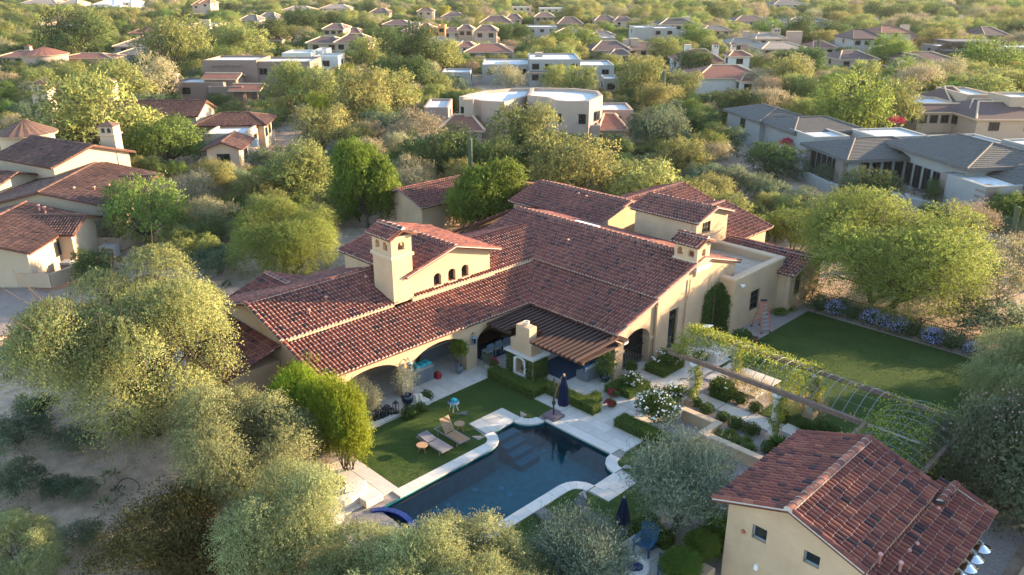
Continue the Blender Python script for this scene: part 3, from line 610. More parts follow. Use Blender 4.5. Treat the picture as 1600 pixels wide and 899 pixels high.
# slatted pergola on the eave
pg = thing('pergola', 'dark brown slatted pergola between loggia and corner pier', 'pergola', (-29, 31, 0)); pg.location = (0, 0, 0)
sl = MB().box(-.065, .065, 0, 3.75, -.07, .07).mesh('slat', 'wood_dark'); sl2 = MB().box(-.065, .065, 0, 2.48, -.07, .07).mesh('slat', 'wood_dark')
for k in range(22):
    x = -32.35 + k * .328; short = -30.9 < x < -28.9; o = obj('slat', sl2 if short else sl, pg, (x, 31.02 if short else 29.75, 2.77 if short else 2.72)); o.rotation_euler = (R(2.2), 0, 0)
for x0_, x1_, y, z in ((-32.6, -30.8, 30.1, 2.58), (-28.95, -25.1, 30.1, 2.58), (-32.6, -25.1, 33.2, 2.7), (-31.0, -28.8, 31.1, 2.62)): MB().box(x0_, x1_, y - .09, y + .09, z - .12, z + .04).build('beam', 'wood_dark', pg)
MB().box(-25.65, -25.2, 30.0, 33.5, 2.48, 2.6).build('beam', 'wood_dark', pg); MB().box(-26.4, -25.0, 33.45, 33.95, 2.72, 2.82).build('beam_end', 'wood_dark', pg)

# ---------------------------------------------------------------- guest house
gh = thing('guest_house', 'small tan guest house with red barrel tiled roof in the lower right corner', 'house')
gr = Roof()
gx0, gxr, gx1, gz0, gzr = -12.85, -9.9, -7.05, 3.55, 4.58
gr.plane([(gx0, 30.15, gz0), (gx0, 23.35, gz0), (gxr, 23.35, gzr), (gxr, 30.15, gzr)]); gr.plane([(gx1, 23.35, 3.6), (gx1, 30.15, 3.6), (gxr, 30.15, gzr), (gxr, 23.35, gzr)])
gr.cap((gxr, 23.3, gzr), (gxr, 30.15, gzr), .16)
for x, z in ((gx0, gz0), (gx1, 3.6)): gr.cap((x, 23.42, z), (gxr, 23.42, gzr), .13); gr.cap((x, 30.1, z), (gxr, 30.1, gzr), .13)
gr.plane([(-5.2, 23.7, 2.82), (-5.2, 31.2, 2.82), (-7.3, 31.2, 3.42), (-7.3, 23.7, 3.42)]); gr.cap((-5.2, 23.75, 2.82), (-7.3, 23.75, 3.42), .13); gr.cap((-5.2, 31.15, 2.82), (-6.75, 31.15, 3.35), .13)
gr.plane([(-7.6, 31.2, 3.05), (-7.6, 29.4, 3.05), (-6.75, 29.4, 3.42), (-6.75, 31.2, 3.42)]); gr.cap((-6.75, 29.45, 3.42), (-6.75, 31.2, 3.42), .15)
gh_roof = gr.finish(gh, 300)
for x, y, h in ((-7.0, 24.45, .5), (-6.4, 24.75, .5)): MB().lathe([(0, h + .05), (.07, h + .05), (.085, h + .02), (.085, h - .03), (.055, h - .05), (.055, -.1)], (x, y, 3.35 - .29 * (x + 7.3)), 10).build('vent_pipe', 'pink_pipe', gh_roof)
for x, y in ((-6.55, 26.0), (-6.5, 26.6), (-6.7, 29.2), (-7.15, 25.8)): MB().lathe([(0, .22), (.06, .21), (.08, .15), (.045, .12), (.045, -.1)], (x, y, 3.36 - .29 * (x + 7.3)), 10).build('vent_pipe', 'pink_pipe', gh_roof)
GW = MB(); gtop = lambda s_: (gz0 + .349 * (s_ + .5) if s_ < 2.45 else gzr - .344 * (s_ - 2.45)) - .06
wall(GW, (-12.35, 23.7), PX, MY, 5.0, -1.2, gtop, [(1.05, 1.64, 2.47, 3.07, 0), (3.08, 3.68, 2.55, 3.07, 0)], .3, extra=(2.45,))
GW.box(-12.35, -12.05, 24.0, 29.8, -1.2, 3.5); GW.box(-12.04, -7.36, 29.5, 29.8, -1.2, 3.6); GW.box(-7.35, -7.05, 23.72, 29.8, -1.2, 3.5); GW.box(-7.04, -5.6, 24.1, 30.8, -1.2, 2.7); GW.poly([(-12.2, 29.8, 3.5), (-7.3, 29.8, 3.5), (gxr, 29.8, gzr - .06)])
GW.build('wall', 'stucco', gh)
window(gh, (-12.35, 23.7), PX, MY, 1.05, 1.64, 2.47, 3.07, 1, 1, .16, .05, m='blue_grey'); window(gh, (-12.35, 23.7), PX, MY, 3.08, 3.68, 2.55, 3.07, 1, 1, .16, .05, m='blue_grey')
MB().tube([(-11.63, 23.72, 2.55), (-11.63, 23.6, 2.55)], [.09, .07], 12).build('wall_vent', 'terracotta', gh); MB().box(-11.0, -10.86, 23.6, 23.72, 1.2, 1.42).build('outlet_box', 'white', gh)
hd = None
for k, y in enumerate((29.3, 28.5, 27.8, 27.1)):
    nm = ('farthest', 'second farthest', 'third farthest', 'nearest')[k]
    t = thing('dish_lamp', nm + ' of four shiny conical dish lamps under the guest house eave', 'lamp', (-5.05, y, 2.42), group='dish lamps along the guest house eave')
    MB().lathe([(.0, .13), (.06, .125), (.1, .1), (.33, .0), (.345, -.02), (.31, -.01), (.08, .07)], (0, 0, 0), 24).build('dish', 'shiny', t)
    MB().lathe([(0, .2), (.05, .2), (.05, .1), (.0, .1)], (0, 0, 0), 10).build('hub', 'grey_metal', t); MB().tube([(0, 0, .18), (-.1, 0, .26), (-.5, 0, .24)], .02, 6).build('arm', 'grey_metal', t)
# ---------------------------------------------------------------- foliage builders
def unit(v): return v / (np.linalg.norm(v, axis=-1, keepdims=True) + 1e-9)
def leaves(mb, pos, d, ln, wd, col, mi=0):
    """diamond leaves at pos pointing along d; ln, wd arrays; col (n,3)"""
    n = len(pos); r = unit(np.cross(d, rng.normal(size=(n, 3)))); ln = np.broadcast_to(ln, (n,))[:, None]; wd = np.broadcast_to(wd, (n,))[:, None]
    V = np.stack([pos, pos + d * ln * .5 + r * wd, pos + d * ln, pos + d * ln * .5 - r * wd], 1).reshape(-1, 3)
    mb.add(V, np.arange(4 * n).reshape(-1, 4), mi, np.repeat(col, 4, 0))
def leafcol(n, amt=.28, warm=.10):
    b = np.exp(rng.normal(0, amt, n)); h = rng.normal(0, warm, n)
    return np.clip(np.stack([b * (1 + h), b, b * (1 - h)], 1), .15, 2.6)
def crown_mesh(name, material, seed, lobes, twigs, per, ll, lw, zc=.95, vr=.62, lobe_r=.42, twig=.26, droop=.25, up=.35, ground=False, flat=0.0, fill=.5, tip=0.0, spread=.7):
    """crown of radius 1 made of sprays of leaves on many twigs gathered in uneven lobes"""
    global rng
    keep, rng = rng, np.random.default_rng(seed)
    th = np.arange(lobes) * 2.39996 + rng.random(lobes) * .6; hh = rng.random(lobes) * 1.55 - .55; rr = np.sqrt(np.clip(1 - hh ** 2 * .8, .1, 1))
    Lc = np.stack([np.cos(th) * rr, np.sin(th) * rr, hh], 1) * (.25 + (spread - .25) * rng.random((lobes, 1)) ** .6); Lr = lobe_r * (.5 + 1.05 * rng.random(lobes))
    li = rng.choice(lobes, twigs, p=Lr ** 2 / (Lr ** 2).sum()); dr = unit(rng.normal(size=(twigs, 3)) + np.array([0, 0, up]) + Lc[li] * .6)
    rad = np.where(rng.random(twigs) < fill, .75 + .3 * rng.random(twigs), rng.random(twigs) ** .5)
    o = Lc[li] + dr * (Lr[li] * rad)[:, None]; o[:, 2] *= vr; o[:, 2] += zc
    if flat: o[:, 2] = np.where(o[:, 2] < zc - flat, zc - flat + (o[:, 2] - zc + flat) * .3, o[:, 2])
    keepm = o[:, 2] > .05; o, dr, li = o[keepm], dr[keepm], li[keepm]; T = len(o)
    td = unit(dr + rng.normal(0, .45, (T, 3))); tl = twig * (.5 + rng.random(T))
    t = (np.arange(per) + rng.random((T, per))) / per
    P = o[:, None] + td[:, None] * (tl[:, None] * t)[..., None]; P[..., 2] -= droop * tl[:, None] * t ** 2
    P = (P + rng.normal(0, ll * .35, P.shape)).reshape(-1, 3); n = len(P)
    d = unit(np.repeat(td, per, 0) * .7 + rng.normal(0, .6, (n, 3)) + np.array([0, 0, tip]))
    lobe_b = np.exp(rng.normal(0, .10, lobes)); cb = (np.repeat(lobe_b[li], per) * np.repeat(np.exp(rng.normal(0, .14, T)), per))[:, None]
    m_ = MB(); leaves(m_, P, d, ll * (.7 + .6 * rng.random(n)), lw * (.7 + .6 * rng.random(n)), leafcol(n, .2, .07) * cb)
    rng = keep; me = m_.mesh(name, material)
    ctr = (Lc * np.array([1, 1, vr]) + np.array([0, 0, zc]))[np.repeat(li, per)]; nr = unit(unit(P - ctr) + .55 * unit(P - np.array([0, 0, zc * .6])) + np.array([0, 0, .25])); me.attributes.new('nrm', 'FLOAT_VECTOR', 'POINT').data.foreach_set('vector', np.repeat(nr, 4, 0).astype(np.float32).ravel())
    return me, (Lc * np.array([1, 1, vr]) + np.array([0, 0, zc]))
def trunk_mesh(name, material, seed, Lc, base_r=.045, fork=.22, multi=1, ground=False):
    r_ = np.random.default_rng(seed); m_ = MB()
    for k in range(multi):
        bx, by = r_.normal(0, .05, 2) if multi > 1 else (0, 0); tx, ty = r_.normal(0, .05, 2) * (2 if multi > 1 else 1)
        m_.tube([(bx, by, -.05), (bx + tx * .4, by + ty * .4, fork * .6), (bx + tx, by + ty, fork)], [base_r * 1.3, base_r, base_r * .85], 7)
        for c in Lc[k::multi]:
            mid = np.array([bx + tx, by + ty, fork]) * .45 + c * .55 + r_.normal(0, .06, 3); mid[2] = max(mid[2], fork * .8)
            m_.tube([(bx + tx, by + ty, fork * .93), mid, c], [base_r * .6, base_r * .38, base_r * .14], 5, cap=False)
            for _ in range(5):
                e = c + r_.normal(0, .22, 3) + np.array([0, 0, .05]); s0 = mid * .4 + c * .6; m_.tube([s0, (s0 + e) / 2 + r_.normal(0, .03, 3), e], [base_r * .17, base_r * .12, base_r * .05], 4, cap=False)
    return m_.mesh(name, material)
KINDS = {}
def kind(key, material, seed, bark='bark', multi=1, base_r=.045, fork=.25, nv=1, **kw):
    KINDS[key] = []
    for v in range(nv):
        c, L_ = crown_mesh('crown', material, seed + v * 17, **kw); t_ = trunk_mesh('trunk', bark, seed + v, L_, base_r, fork, multi); KINDS[key].append((c, t_))
# close trees
leafmat('leaf_mesquite_grey', (.265, .285, .115), .38, .02, .10); leafmat('leaf_verde', (.220, .235, .050), .42, .02, .08); leafmat('leaf_citrus', (.120, .175, .022), .38, .02, .1)
kind('mesquite', 'leaf_mesquite', 1, lobes=36, twigs=15000, per=12, ll=.0195, lw=.0046, lobe_r=.23, twig=.16, droop=.9, vr=.74, zc=.82, base_r=.035, fork=.3, multi=2, fill=.6, spread=.82)
kind('mesquite_b', 'leaf_mesquite_grey', 5, lobes=26, twigs=10000, per=12, ll=.025, lw=.0058, lobe_r=.25, twig=.22, droop=.5, vr=.75, zc=.75, base_r=.03, fork=.2, multi=3, fill=.6, spread=.8)
kind('big_tree', 'leaf_verde', 9, lobes=44, twigs=14000, per=12, ll=.020, lw=.0048, lobe_r=.29, twig=.15, droop=.5, vr=.82, zc=.70, base_r=.035, fork=.2, multi=3, fill=.65, spread=.74)
kind('olive', 'leaf_silver', 21, lobes=22, twigs=5200, per=10, ll=.055, lw=.0085, lobe_r=.30, twig=.34, droop=-.1, up=.9, vr=.75, zc=.85, base_r=.05, fork=.35, multi=2, tip=.5, spread=.75)
kind('lime_bush', 'leaf_lime', 23, lobes=24, twigs=5200, per=10, ll=.055, lw=.013, lobe_r=.32, twig=.3, droop=-.1, up=.8, vr=.95, zc=.85, base_r=.03, fork=.1, multi=5, tip=.6, spread=.75)
kind('creosote', 'leaf_creosote', 25, lobes=22, twigs=3200, per=9, ll=.045, lw=.011, lobe_r=.30, twig=.38, droop=-.1, up=1.1, vr=.7, zc=.55, base_r=.014, fork=.05, multi=8, tip=.6, fill=.5, spread=.8)
kind('oleander', 'leaf_oleander', 27, lobes=28, twigs=6000, per=9, ll=.05, lw=.011, lobe_r=.30, twig=.24, droop=.1, vr=.85, zc=.8, base_r=.03, fork=.15, multi=4, spread=.8)
kind('citrus', 'leaf_citrus', 29, lobes=30, twigs=4800, per=9, ll=.05, lw=.017, lobe_r=.28, twig=.22, droop=.2, vr=.85, zc=.95, base_r=.04, fork=.3, spread=.8)
# middle distance kinds, several shapes each
far = dict(lobes=24, twigs=1150, per=8, ll=.062, lw=.016, lobe_r=.28, twig=.22, droop=.3, vr=.72, zc=.74, base_r=.03, fork=.2, multi=2, nv=3, spread=.82)
kind('o', 'leaf_olive', 41, **far); kind('g', 'leaf_green', 51, **far); kind('d', 'leaf_dark', 61, **{**far, 'nv': 2}); kind('y', 'leaf_yellow', 81, **{**far, 'nv': 1})
kind('p', 'leaf_pale', 71, bark='bark_pale', **{**far, 'twigs': 900, 'lw': .010, 'up': .9, 'tip': .4, 'droop': 0, 'multi': 4, 'base_r': .016, 'nv': 2}); kind('b', 'leaf_blue', 91, **{**far, 'vr': .6, 'zc': .55, 'fork': .08, 'multi': 5, 'base_r': .016, 'nv': 2, 'up': .7})
def tree(name, label, key, x, y, w, h=None, group=None, rot=None, var=None, cat='tree', z=-.08):
    ks = KINDS[key]; c, t_ = ks[rnd.randrange(len(ks)) if var is None else var % len(ks)]
    o = thing(name, label, cat, (x, y, z), rnd.random() * 6.28 if rot is None else rot, group); s = w / 2.0; zs = s if h is None else h / 1.45
    o.scale = (s * rnd.uniform(.94, 1.06), s * rnd.uniform(.94, 1.06), zs)
    obj('crown', c, o); obj('trunk', t_, o); return o
def leafbox(mb, x0, x1, y0, y1, z0, z1, dens=750, ll=.05, lw=.018):
    """skin of leaves over a clipped block"""
    faces = [((x0, y0, z1), (x1 - x0, 0, 0), (0, y1 - y0, 0), (0, 0, 1)), ((x0, y0, z0), (x1 - x0, 0, 0), (0, 0, z1 - z0), (0, -1, 0)), ((x0, y1, z0), (x1 - x0, 0, 0), (0, 0, z1 - z0), (0, 1, 0)), ((x0, y0, z0), (0, y1 - y0, 0), (0, 0, z1 - z0), (-1, 0, 0)), ((x1, y0, z0), (0, y1 - y0, 0), (0, 0, z1 - z0), (1, 0, 0))]
    for o, a, b, nn in faces:
        o, a, b, nn = map(np.array, (o, a, b, nn)); n = max(4, int(np.linalg.norm(a) * np.linalg.norm(b) * dens)); u = rng.random((n, 2))
        P = o + u[:, :1] * a + u[:, 1:] * b + nn * (rng.random((n, 1)) * .04 - .03); d = unit(nn * .7 + rng.normal(0, .6, (n, 3)))
        leaves(mb, P, d, ll * (.6 + .7 * rng.random(n)), lw * (.7 + .6 * rng.random(n)), leafcol(n, .22, .08))
def hedge(blocks, label, group='clipped box hedges round the patio'):
    x0, y0 = blocks[0][0], blocks[0][2]; t = thing('box_hedge', label, 'hedge', (0, 0, 0), group=group)
    c, l_ = MB(), MB()
    for x0, x1, y0, y1, h in blocks: c.box(x0 + .04, x1 - .04, y0 + .04, y1 - .04, 0, h - .04); leafbox(l_, x0, x1, y0, y1, 0.02, h)
    c.build('hedge_core', 'hedge_core', t); l_.build('foliage', 'leaf_hedge', t); return t
def blob_leaves(mb, c, r, n, ll, lw, vr=1.0, jag=.1, up=0.0, lo=-.5):
    d = unit(rng.normal(size=(n, 3))); d = d[d[:, 2] > lo]; n = len(d); P = np.array(c) + d * (r * (1 - jag + jag * 1.6 * rng.random((n, 1)))) * np.array([1, 1, vr])
    leaves(mb, P, unit(d * .8 + rng.normal(0, .5, (n, 3)) + np.array([0, 0, up])), ll * (.6 + .7 * rng.random(n)), lw * (.7 + .6 * rng.random(n)), leafcol(n, .22, .08))
def ball_proto(name, material, n, ll, lw, vr, jag, core=.8, up=0.0):
    m_ = MB(); blob_leaves(m_, (0, 0, .75 * vr), 1.0, n, ll, lw, vr, jag, up)
    c = MB(); c.lathe([(0.01, .75 * vr - core * vr)] + [(core * math.sin(a), .75 * vr - core * vr * math.cos(a)) for a in np.linspace(.3, 2.9, 7)] + [(.01, .75 * vr + core * vr)], (0, 0, 0), 10)
    return m_.mesh('foliage', material), c.mesh('stems', 'hedge_core')
BALLS = {'box': ball_proto('box', 'leaf_box', 700, .22, .07, .85, .16), 'lav': ball_proto('lav', 'leaf_lavender', 900, .34, .04, .85, .3, .7, .5), 'grass': ball_proto('grass', 'leaf_grass', 700, .75, .018, .9, .5, .3, 1.0), 'low': ball_proto('low', 'leaf_green', 500, .26, .06, .5, .25, .75), 'grey': ball_proto('grey', 'leaf_blue', 600, .32, .04, .65, .35, .55, .5)}
def ball(key, label, x, y, r, cat='shrub', group=None, name='shrub', z=0.0, h=None):
    t = thing(name, label, cat, (x, y, z), rnd.random() * 6.28, group); t.scale = (r, r, (h or r))
    obj('foliage', BALLS[key][0], t)
    if key != 'grass': obj('stems', BALLS[key][1], t)
    return t
def petal_cloud(mb, P, r):
    n = len(P)
    for _ in range(3):
        d = unit(rng.normal(size=(n, 3))); leaves(mb, P - d * r[:, None], d, 2 * r, r * .8, np.ones((n, 3)) * (.85 + .3 * rng.random((n, 1))))
def rose(x, y, w, h, n, label, z=0.0, flower='flower_white', group='white rose bushes by the patio'):
    t = thing('rose_bush', label, 'shrub', (x, y, z), group=group); m_ = MB(); f = MB()
    for k in range(max(4, int(w * 6))):
        c = np.array([rnd.uniform(-.32, .32) * w, rnd.uniform(-.32, .32) * w, h * rnd.uniform(.35, .62)]); blob_leaves(m_, c, w * .2, int(260 * w ** .7), .11, .035, 1.0, .5)
    d = unit(rng.normal(size=(n, 3)) + np.array([0, 0, .5])); d = d[d[:, 2] > -.1]; P = d * np.array([w * .5, w * .5, h * .42]) * (.8 + .25 * rng.random((len(d), 1))) + np.array([0, 0, h * .55]); petal_cloud(f, P, .05 + .035 * rng.random(len(P)))
    m_.build('foliage', 'leaf_rose', t); f.build('blossom', flower, t)
    b = MB(); [b.tube([(0, 0, 0), (rnd.uniform(-.2, .2) * w, rnd.uniform(-.2, .2) * w, h * .5)], [.02, .01], 4) for _ in range(5)]; b.build('stem', 'bark', t)
leafmat('leaf_rose', (.085, .125, .025), .35, .02, .1)

# ---------------------------------------------------------------- patio court: hedges, roses, fireplace
hedge([(-31.25, -27.45, 28.62, 29.45, .55), (-28.2, -27.45, 29.43, 30.3, .54), (-27.47, -23.9, 29.58, 30.32, .56), (-25.1, -24.6, 30.3, 31.25, .54)], 'long clipped hedge stepping along the patio in front of the outdoor fireplace')
hedge([(-25.2, -24.6, 32.1, 34.3, .5), (-24.35, -23.6, 32.4, 34.35, .5)], 'two short hedge blocks holding white roses beside the corner pier')
hedge([(-25.2, -23.8, 35.9, 38.1, .5)], 'square hedge block with roses against the gable wall below the tall door')
hedge([(-22.45, -19.3, 29.55, 30.45, .52)], 'straight hedge bar at the deck in front of the largest rose bush')
hedge([(-22.65, -21.6, 32.7, 33.9, .5)], 'short hedge block beside the first arbor column')
hedge([(-20.75, -19.6, 35.95, 37.2, .5)], 'low hedge block under the arbor at the start of the stepping path')
hedge([(-16.0, -14.7, 23.3, 24.0, .62), (-16.5, -15.9, 23.3, 24.6, .55)], 'dark hedge behind the blue garden chair')
rose(-24.3, 33.5, 1.3, 1.1, 60, 'white rose bush between two hedge blocks at the corner pier'); rose(-24.5, 37.2, 1.7, 1.05, 55, 'white rose bush on the hedge block under the tall door', .1)
rose(-21.2, 31.4, 2.7, 1.75, 170, 'largest white rose bush, full of blossoms, at the deck corner'); rose(-21.7, 34.0, 1.5, 1.3, 60, 'small rose bush at the foot of the first arbor column')
rose(-20.2, 36.6, 1.5, 1.2, 14, 'leafy rose bush with few blossoms under the arbor vines'); rose(-23.6, 39.4, 1.1, .8, 26, 'low white rose bush beside the stone bench block')
rose(-23.9, 31.0, .6, .45, 50, 'small red flowering plant at the end of the long hedge', flower='flower_red', group='small red plants'); rose(-24.5, 32.0, .6, .5, 30, 'small dark red plant in front of the rose hedge blocks', flower='flower_red', group='small red plants')
rose(-31.6, 29.5, .55, .9, 30, 'dark red spiky plant left of the fireplace', flower='flower_red', group='small red plants')
MB().bbox(-23.9, -22.7, 39.9, 41.6, 0, .55, .03).build('stone_bench', 'stone_pale', label='pale stone block bench against the gable wall', cat='bench')
fp = thing('outdoor_fireplace', 'ivy covered outdoor fireplace with stepped tan chimney behind the hedge', 'fireplace')
b = MB(); wall(b, (-30.9, 29.95), PX, MY, 2.15, 0, 1.5, [(.75, 1.5, .35, 1.0, .3)], .5); b.box(-30.9, -28.75, 30.46, 31.1, 0, 1.5); b.build('body', 'stucco', fp)
b = MB(); [b.box(*q_) for q_ in ((-30.28, -30.14, 29.86, 29.97, .28, 1.2), (-29.41, -29.27, 29.86, 29.97, .28, 1.2), (-30.3, -29.25, 29.84, 29.97, .2, .32))]
for k in range(8): a0, a1 = math.pi * k / 8, math.pi * (k + 1) / 8; b.obox((-29.775 - .44 * math.cos(a0), 29.91, 1.08 + .33 * math.sin(a0)), (-29.775 - .44 * math.cos(a1), 29.91, 1.08 + .33 * math.sin(a1)), .12, .14)
b.build('surround', 'white', fp)
MB().bbox(-31.05, -28.6, 29.8, 31.25, 1.5, 1.62, .02).build('mantel_slab', 'stone_pale', fp)
ch = MB().bbox(-30.7, -29.0, 30.05, 30.9, 1.62, 2.35, .02).bbox(-30.3, -29.2, 30.1, 30.7, 2.35, 3.3, .02).build('chimney', 'stucco', fp); MB().lathe([(.16, 0), (.17, .16), (.2, .17), (.2, .22), (.14, .22), (.13, .02)], (-29.75, 30.4, 3.3), 14).build('chimney_pot', 'cream', ch)
iv = MB()
for o, a, nn, mask in (((-30.9, 29.95, .1), (2.15, 0, 0), (0, -1, 0), True), ((-28.75, 29.95, .1), (0, 1.15, 0), (1, 0, 0), False)):
    n = 2600; u = rng.random((n, 2)); P = np.array(o) + u[:, :1] * np.array(a) + u[:, 1:] * np.array([0, 0, 1.42]) + np.array(nn) * (.02 + .07 * rng.random((n, 1)))
    if mask: P = P[~((P[:, 0] > -30.25) & (P[:, 0] < -29.3) & (P[:, 2] < 1.4) & (P[:, 2] > .2))]
    leaves(iv, P, unit(np.array(nn) * .6 + rng.normal(0, .6, P.shape)), .08, .035, leafcol(len(P)))
iv.build('ivy', 'leaf_ivy', fp)
b = MB(); [b.tube([(-30.1 + rnd.random() * .6, 30.2 + rnd.random() * .2, .4 + .05 * k), (-30.0 + rnd.random() * .5, 30.15 + rnd.random() * .2, .42 + .05 * k)], .05, 6) for k in range(5)]; b.build('logs', 'bark', fp)
# ivy on the gable wall
iv = thing('wall_ivy', 'green ivy climbing round the tall window of the gable wall', 'ivy'); b = MB()
for k in range(230):
    z = .15 + rnd.random() ** .8 * 3.0; side = rnd.random() < .4; n = 120
    if side:                                # on the return wall beside the terrace block
        x = -25.6 + rnd.random() * (.75 if z < 2.6 else .35)
        P = np.array([x, 44.27, z]) + rng.normal(0, .14, (n, 3)) * np.array([1, .5, 1]); P[:, 1] = np.minimum(P[:, 1], 44.29)
        nn_ = np.array([0, -.7, -.3])
    else:
        y = 42.75 + rnd.random() * 1.5
        if z > 2.9 and y < 43.2 or 43.25 < y < 44.0 and .5 < z < 2.75: continue
        P = np.array([-25.57, y, z]) + rng.normal(0, .15, (n, 3)) * np.array([.6, 1, 1]); P[:, 0] = np.maximum(P[:, 0], -25.58); P = P[~((P[:, 1] > 43.32) & (P[:, 1] < 43.98) & (P[:, 2] > .6) & (P[:, 2] < 2.75)) & (P[:, 1] < 44.29)]; nn_ = np.array([.7, 0, -.3])
    leaves(b, P, unit(nn_ + rng.normal(0, .5, P.shape)), .12, .045, leafcol(len(P)))
b.build('foliage', 'leaf_ivy', iv); b = MB()
for k in range(9): y = 43.0 + .26 * k; b.tube([(-25.57, y, 0), (-25.57, y + rnd.uniform(-.2, .2), 1.6), (-25.57, y + rnd.uniform(-.3, .3), 3.1 + rnd.random() * .9)], [.02, .014, .006], 4)
b.build('stem', 'bark', iv)
# loggia furniture and pots
def pot_plant(label, p, pot_r, pot_h, pot_mat, crown_w, stem_h, key='box', crown_h=None):
    t = thing('potted_plant', label, 'potted plant', p, group='potted plants along the loggia')
    MB().lathe([(pot_r * .55, 0), (pot_r * .95, pot_h * .45), (pot_r, pot_h * .75), (pot_r * .8, pot_h), (pot_r * .72, pot_h), (pot_r * .72, pot_h - .06), (.01, pot_h - .06)], (0, 0, 0), 18).build('pot', pot_mat, t)
    MB().tube([(0, 0, pot_h - .08), (.03, .02, pot_h + stem_h * .5), (0, 0, pot_h + stem_h + .1)], .025, 6).build('stem', 'bark_pale', t)
    f = MB(); blob_leaves(f, (0, 0, pot_h + stem_h + crown_w * .45), crown_w / 2, 900, .12, .035 if key != 'olive' else .012, (crown_h or crown_w) / crown_w, .5, .2, -.9); blob_leaves(f, (0, 0, pot_h + stem_h + crown_w * .45), crown_w / 3, 500, .12, .035 if key != 'olive' else .012, (crown_h or crown_w) / crown_w, .5, .2, -1)
    f.build('foliage', {'box': 'leaf_ivy', 'olive': 'leaf_silver', 'citrus': 'leaf_citrus'}[key], t); return t
p = at(717.8, 584); pot_plant('citrus tree in a grey pot at the loggia pier', (p[0], p[1], .03), .24, .5, 'wicker', .95, .75, 'citrus')
p = at(944.7, 597); pot_plant('dense ficus in a dark blue pot at the corner pier', (p[0], p[1], .03), .3, .45, 'blue_glaze', 1.15, .25, 'box', 1.9)
pot_plant('olive tree in a large round dark glazed vase on the plinth', (-31.5, 22.95, .3), .34, .62, 'blue_glaze', 1.35, .45, 'olive'); pot_plant('leafy plant in a small pot on the grey cabinet', (-34.0, 24.9, .95), .16, .2, 'grey_metal', .7, .05, 'citrus')
pot_plant('small green plant in the gate archway', (-25.4, 34.9, .03), .16, .25, 'iron', .5, .1, 'box'); pot_plant('white flowering plant at the third arch', (-32.0, 29.4, .03), .18, .3, 'stone_pale', .6, .1, 'olive')
MB().bbox(-31.78, -31.1, 22.25, 24.2, -.03, .3, .02).build('plinth', 'stone_pale', label='low pale stone plinth carrying the round vase', cat='plinth')
for k, (x, y, h) in enumerate(((-31.35, 23.45, .5), (-31.5, 23.6, .34), (-31.3, 23.72, .42))):
    MB().lathe([(.085, 0), (.085, h), (.07, h), (.06, h - .02), (.01, h - .02)], (x, y, .3), 14).build('pillar_candle', 'cream', label=('tallest', 'shortest', 'middle sized')[k] + ' cream pillar candle on the plinth beside the vase', cat='candle', group='pillar candles on the plinth')
def lantern(x, y, z, h, w, label):
    t = thing('lantern', label, 'lantern', (x, y, z), rnd.uniform(0, .4), 'black metal lanterns on the patio edge')
    b = MB(); b.box(-w / 2, w / 2, -w / 2, w / 2, 0, .04); b.box(-w / 2, w / 2, -w / 2, w / 2, h * .76, h * .79); [b.box(sx * w * .46 - .012, sx * w * .46 + .012, sy * w * .46 - .012, sy * w * .46 + .012, .04, h * .76) for sx in (-1, 1) for sy in (-1, 1)]; b.build('frame', 'iron', t)
    MB().lathe([(w * .72, h * .79), (w * .3, h * .9), (w * .12, h * .93), (w * .12, h * .97), (.001, h)], (0, 0, 0), 4, smooth=False).build('cap', 'iron', t); MB().lathe([(w * .18, .04), (w * .18, h * .4), (.001, h * .4)], (0, 0, 0), 10).build('candle', 'wicker', t)
for k, (dx, dy, h) in enumerate(((0, 0, .42), (.02, .2, .78), (-.22, .12, .5), (-.2, .36, .84), (.05, .42, .4), (-.2, .62, .45), (.04, .66, .72), (-.05, .86, .6), (.08, .98, .42), (-.25, .92, .5))):
    lantern(-31.62 + dx, 20.9 + dy, .13, h, .2, f"black metal lantern in the crowded cluster, {('first', 'second', 'third', 'fourth', 'fifth', 'sixth', 'seventh', 'eighth', 'ninth', 'tenth')[k]} from the bush end")
lantern(-31.45, 22.12, .13, .8, .24, 'tall black lantern alone beside the round vase'); lantern(-31.5, 20.1, .13, .75, .24, 'tall black lantern next to the yellow-green bush')
for px, py, r_, nm in ((666.8, 624, .34, 'rounded dark shrub at the corner of the plinth'), (640.6, 651, .42, 'larger dark shrub below the plinth'), (656.6, 643, .34, 'smaller dark shrub below the plinth')): p = at(px, py); ball('box', nm, p[0], p[1], r_, group='dark shrubs below the plinth')
t = thing('serving_cabinet', 'grey outdoor cabinet in the second arch with turquoise cushions on it', 'cabinet', (-33.6, 25.4, .03)); MB().bbox(-.4, .4, -.75, .75, .05, .92, .02).build('body', 'wicker', t); [MB().box(.4, .42, -.72 + .5 * k, -.26 + .5 * k, .1, .86).build('door', 'wicker', t) for k in range(3)]; MB().box(-.45, .45, -.8, .8, .92, .97).build('top', 'grey_metal', t)
for k in range(3): MB().bbox(-33.9, -33.4, 25.1 + .38 * k, 25.44 + .38 * k, 1.0, 1.14, .05).build('cushion', 'turquoise', label=('first', 'second', 'third')[k] + ' turquoise cushion from the camera end of the grey cabinet', cat='cushion', group='turquoise cushions on the cabinet')
MB().bbox(-33.35, -33.0, 26.3, 26.6, .03, .45, .08).build('red_stool', 'red', label='small red stool beside the grey cabinet', cat='stool')
t = thing('grill_counter', 'grey grill counter against the loggia back wall', 'counter', (-35.6, 28.0, .03)); MB().box(-.45, .45, -1.3, 1.3, 0, .88).build('body', 'wicker', t); MB().box(-.5, .5, -1.35, 1.35, .88, .95).build('top', 'stone_pale', t); MB().bbox(-.35, .35, -.9, .1, .95, 1.3, .1).build('grill_lid', 'grey_metal', t)
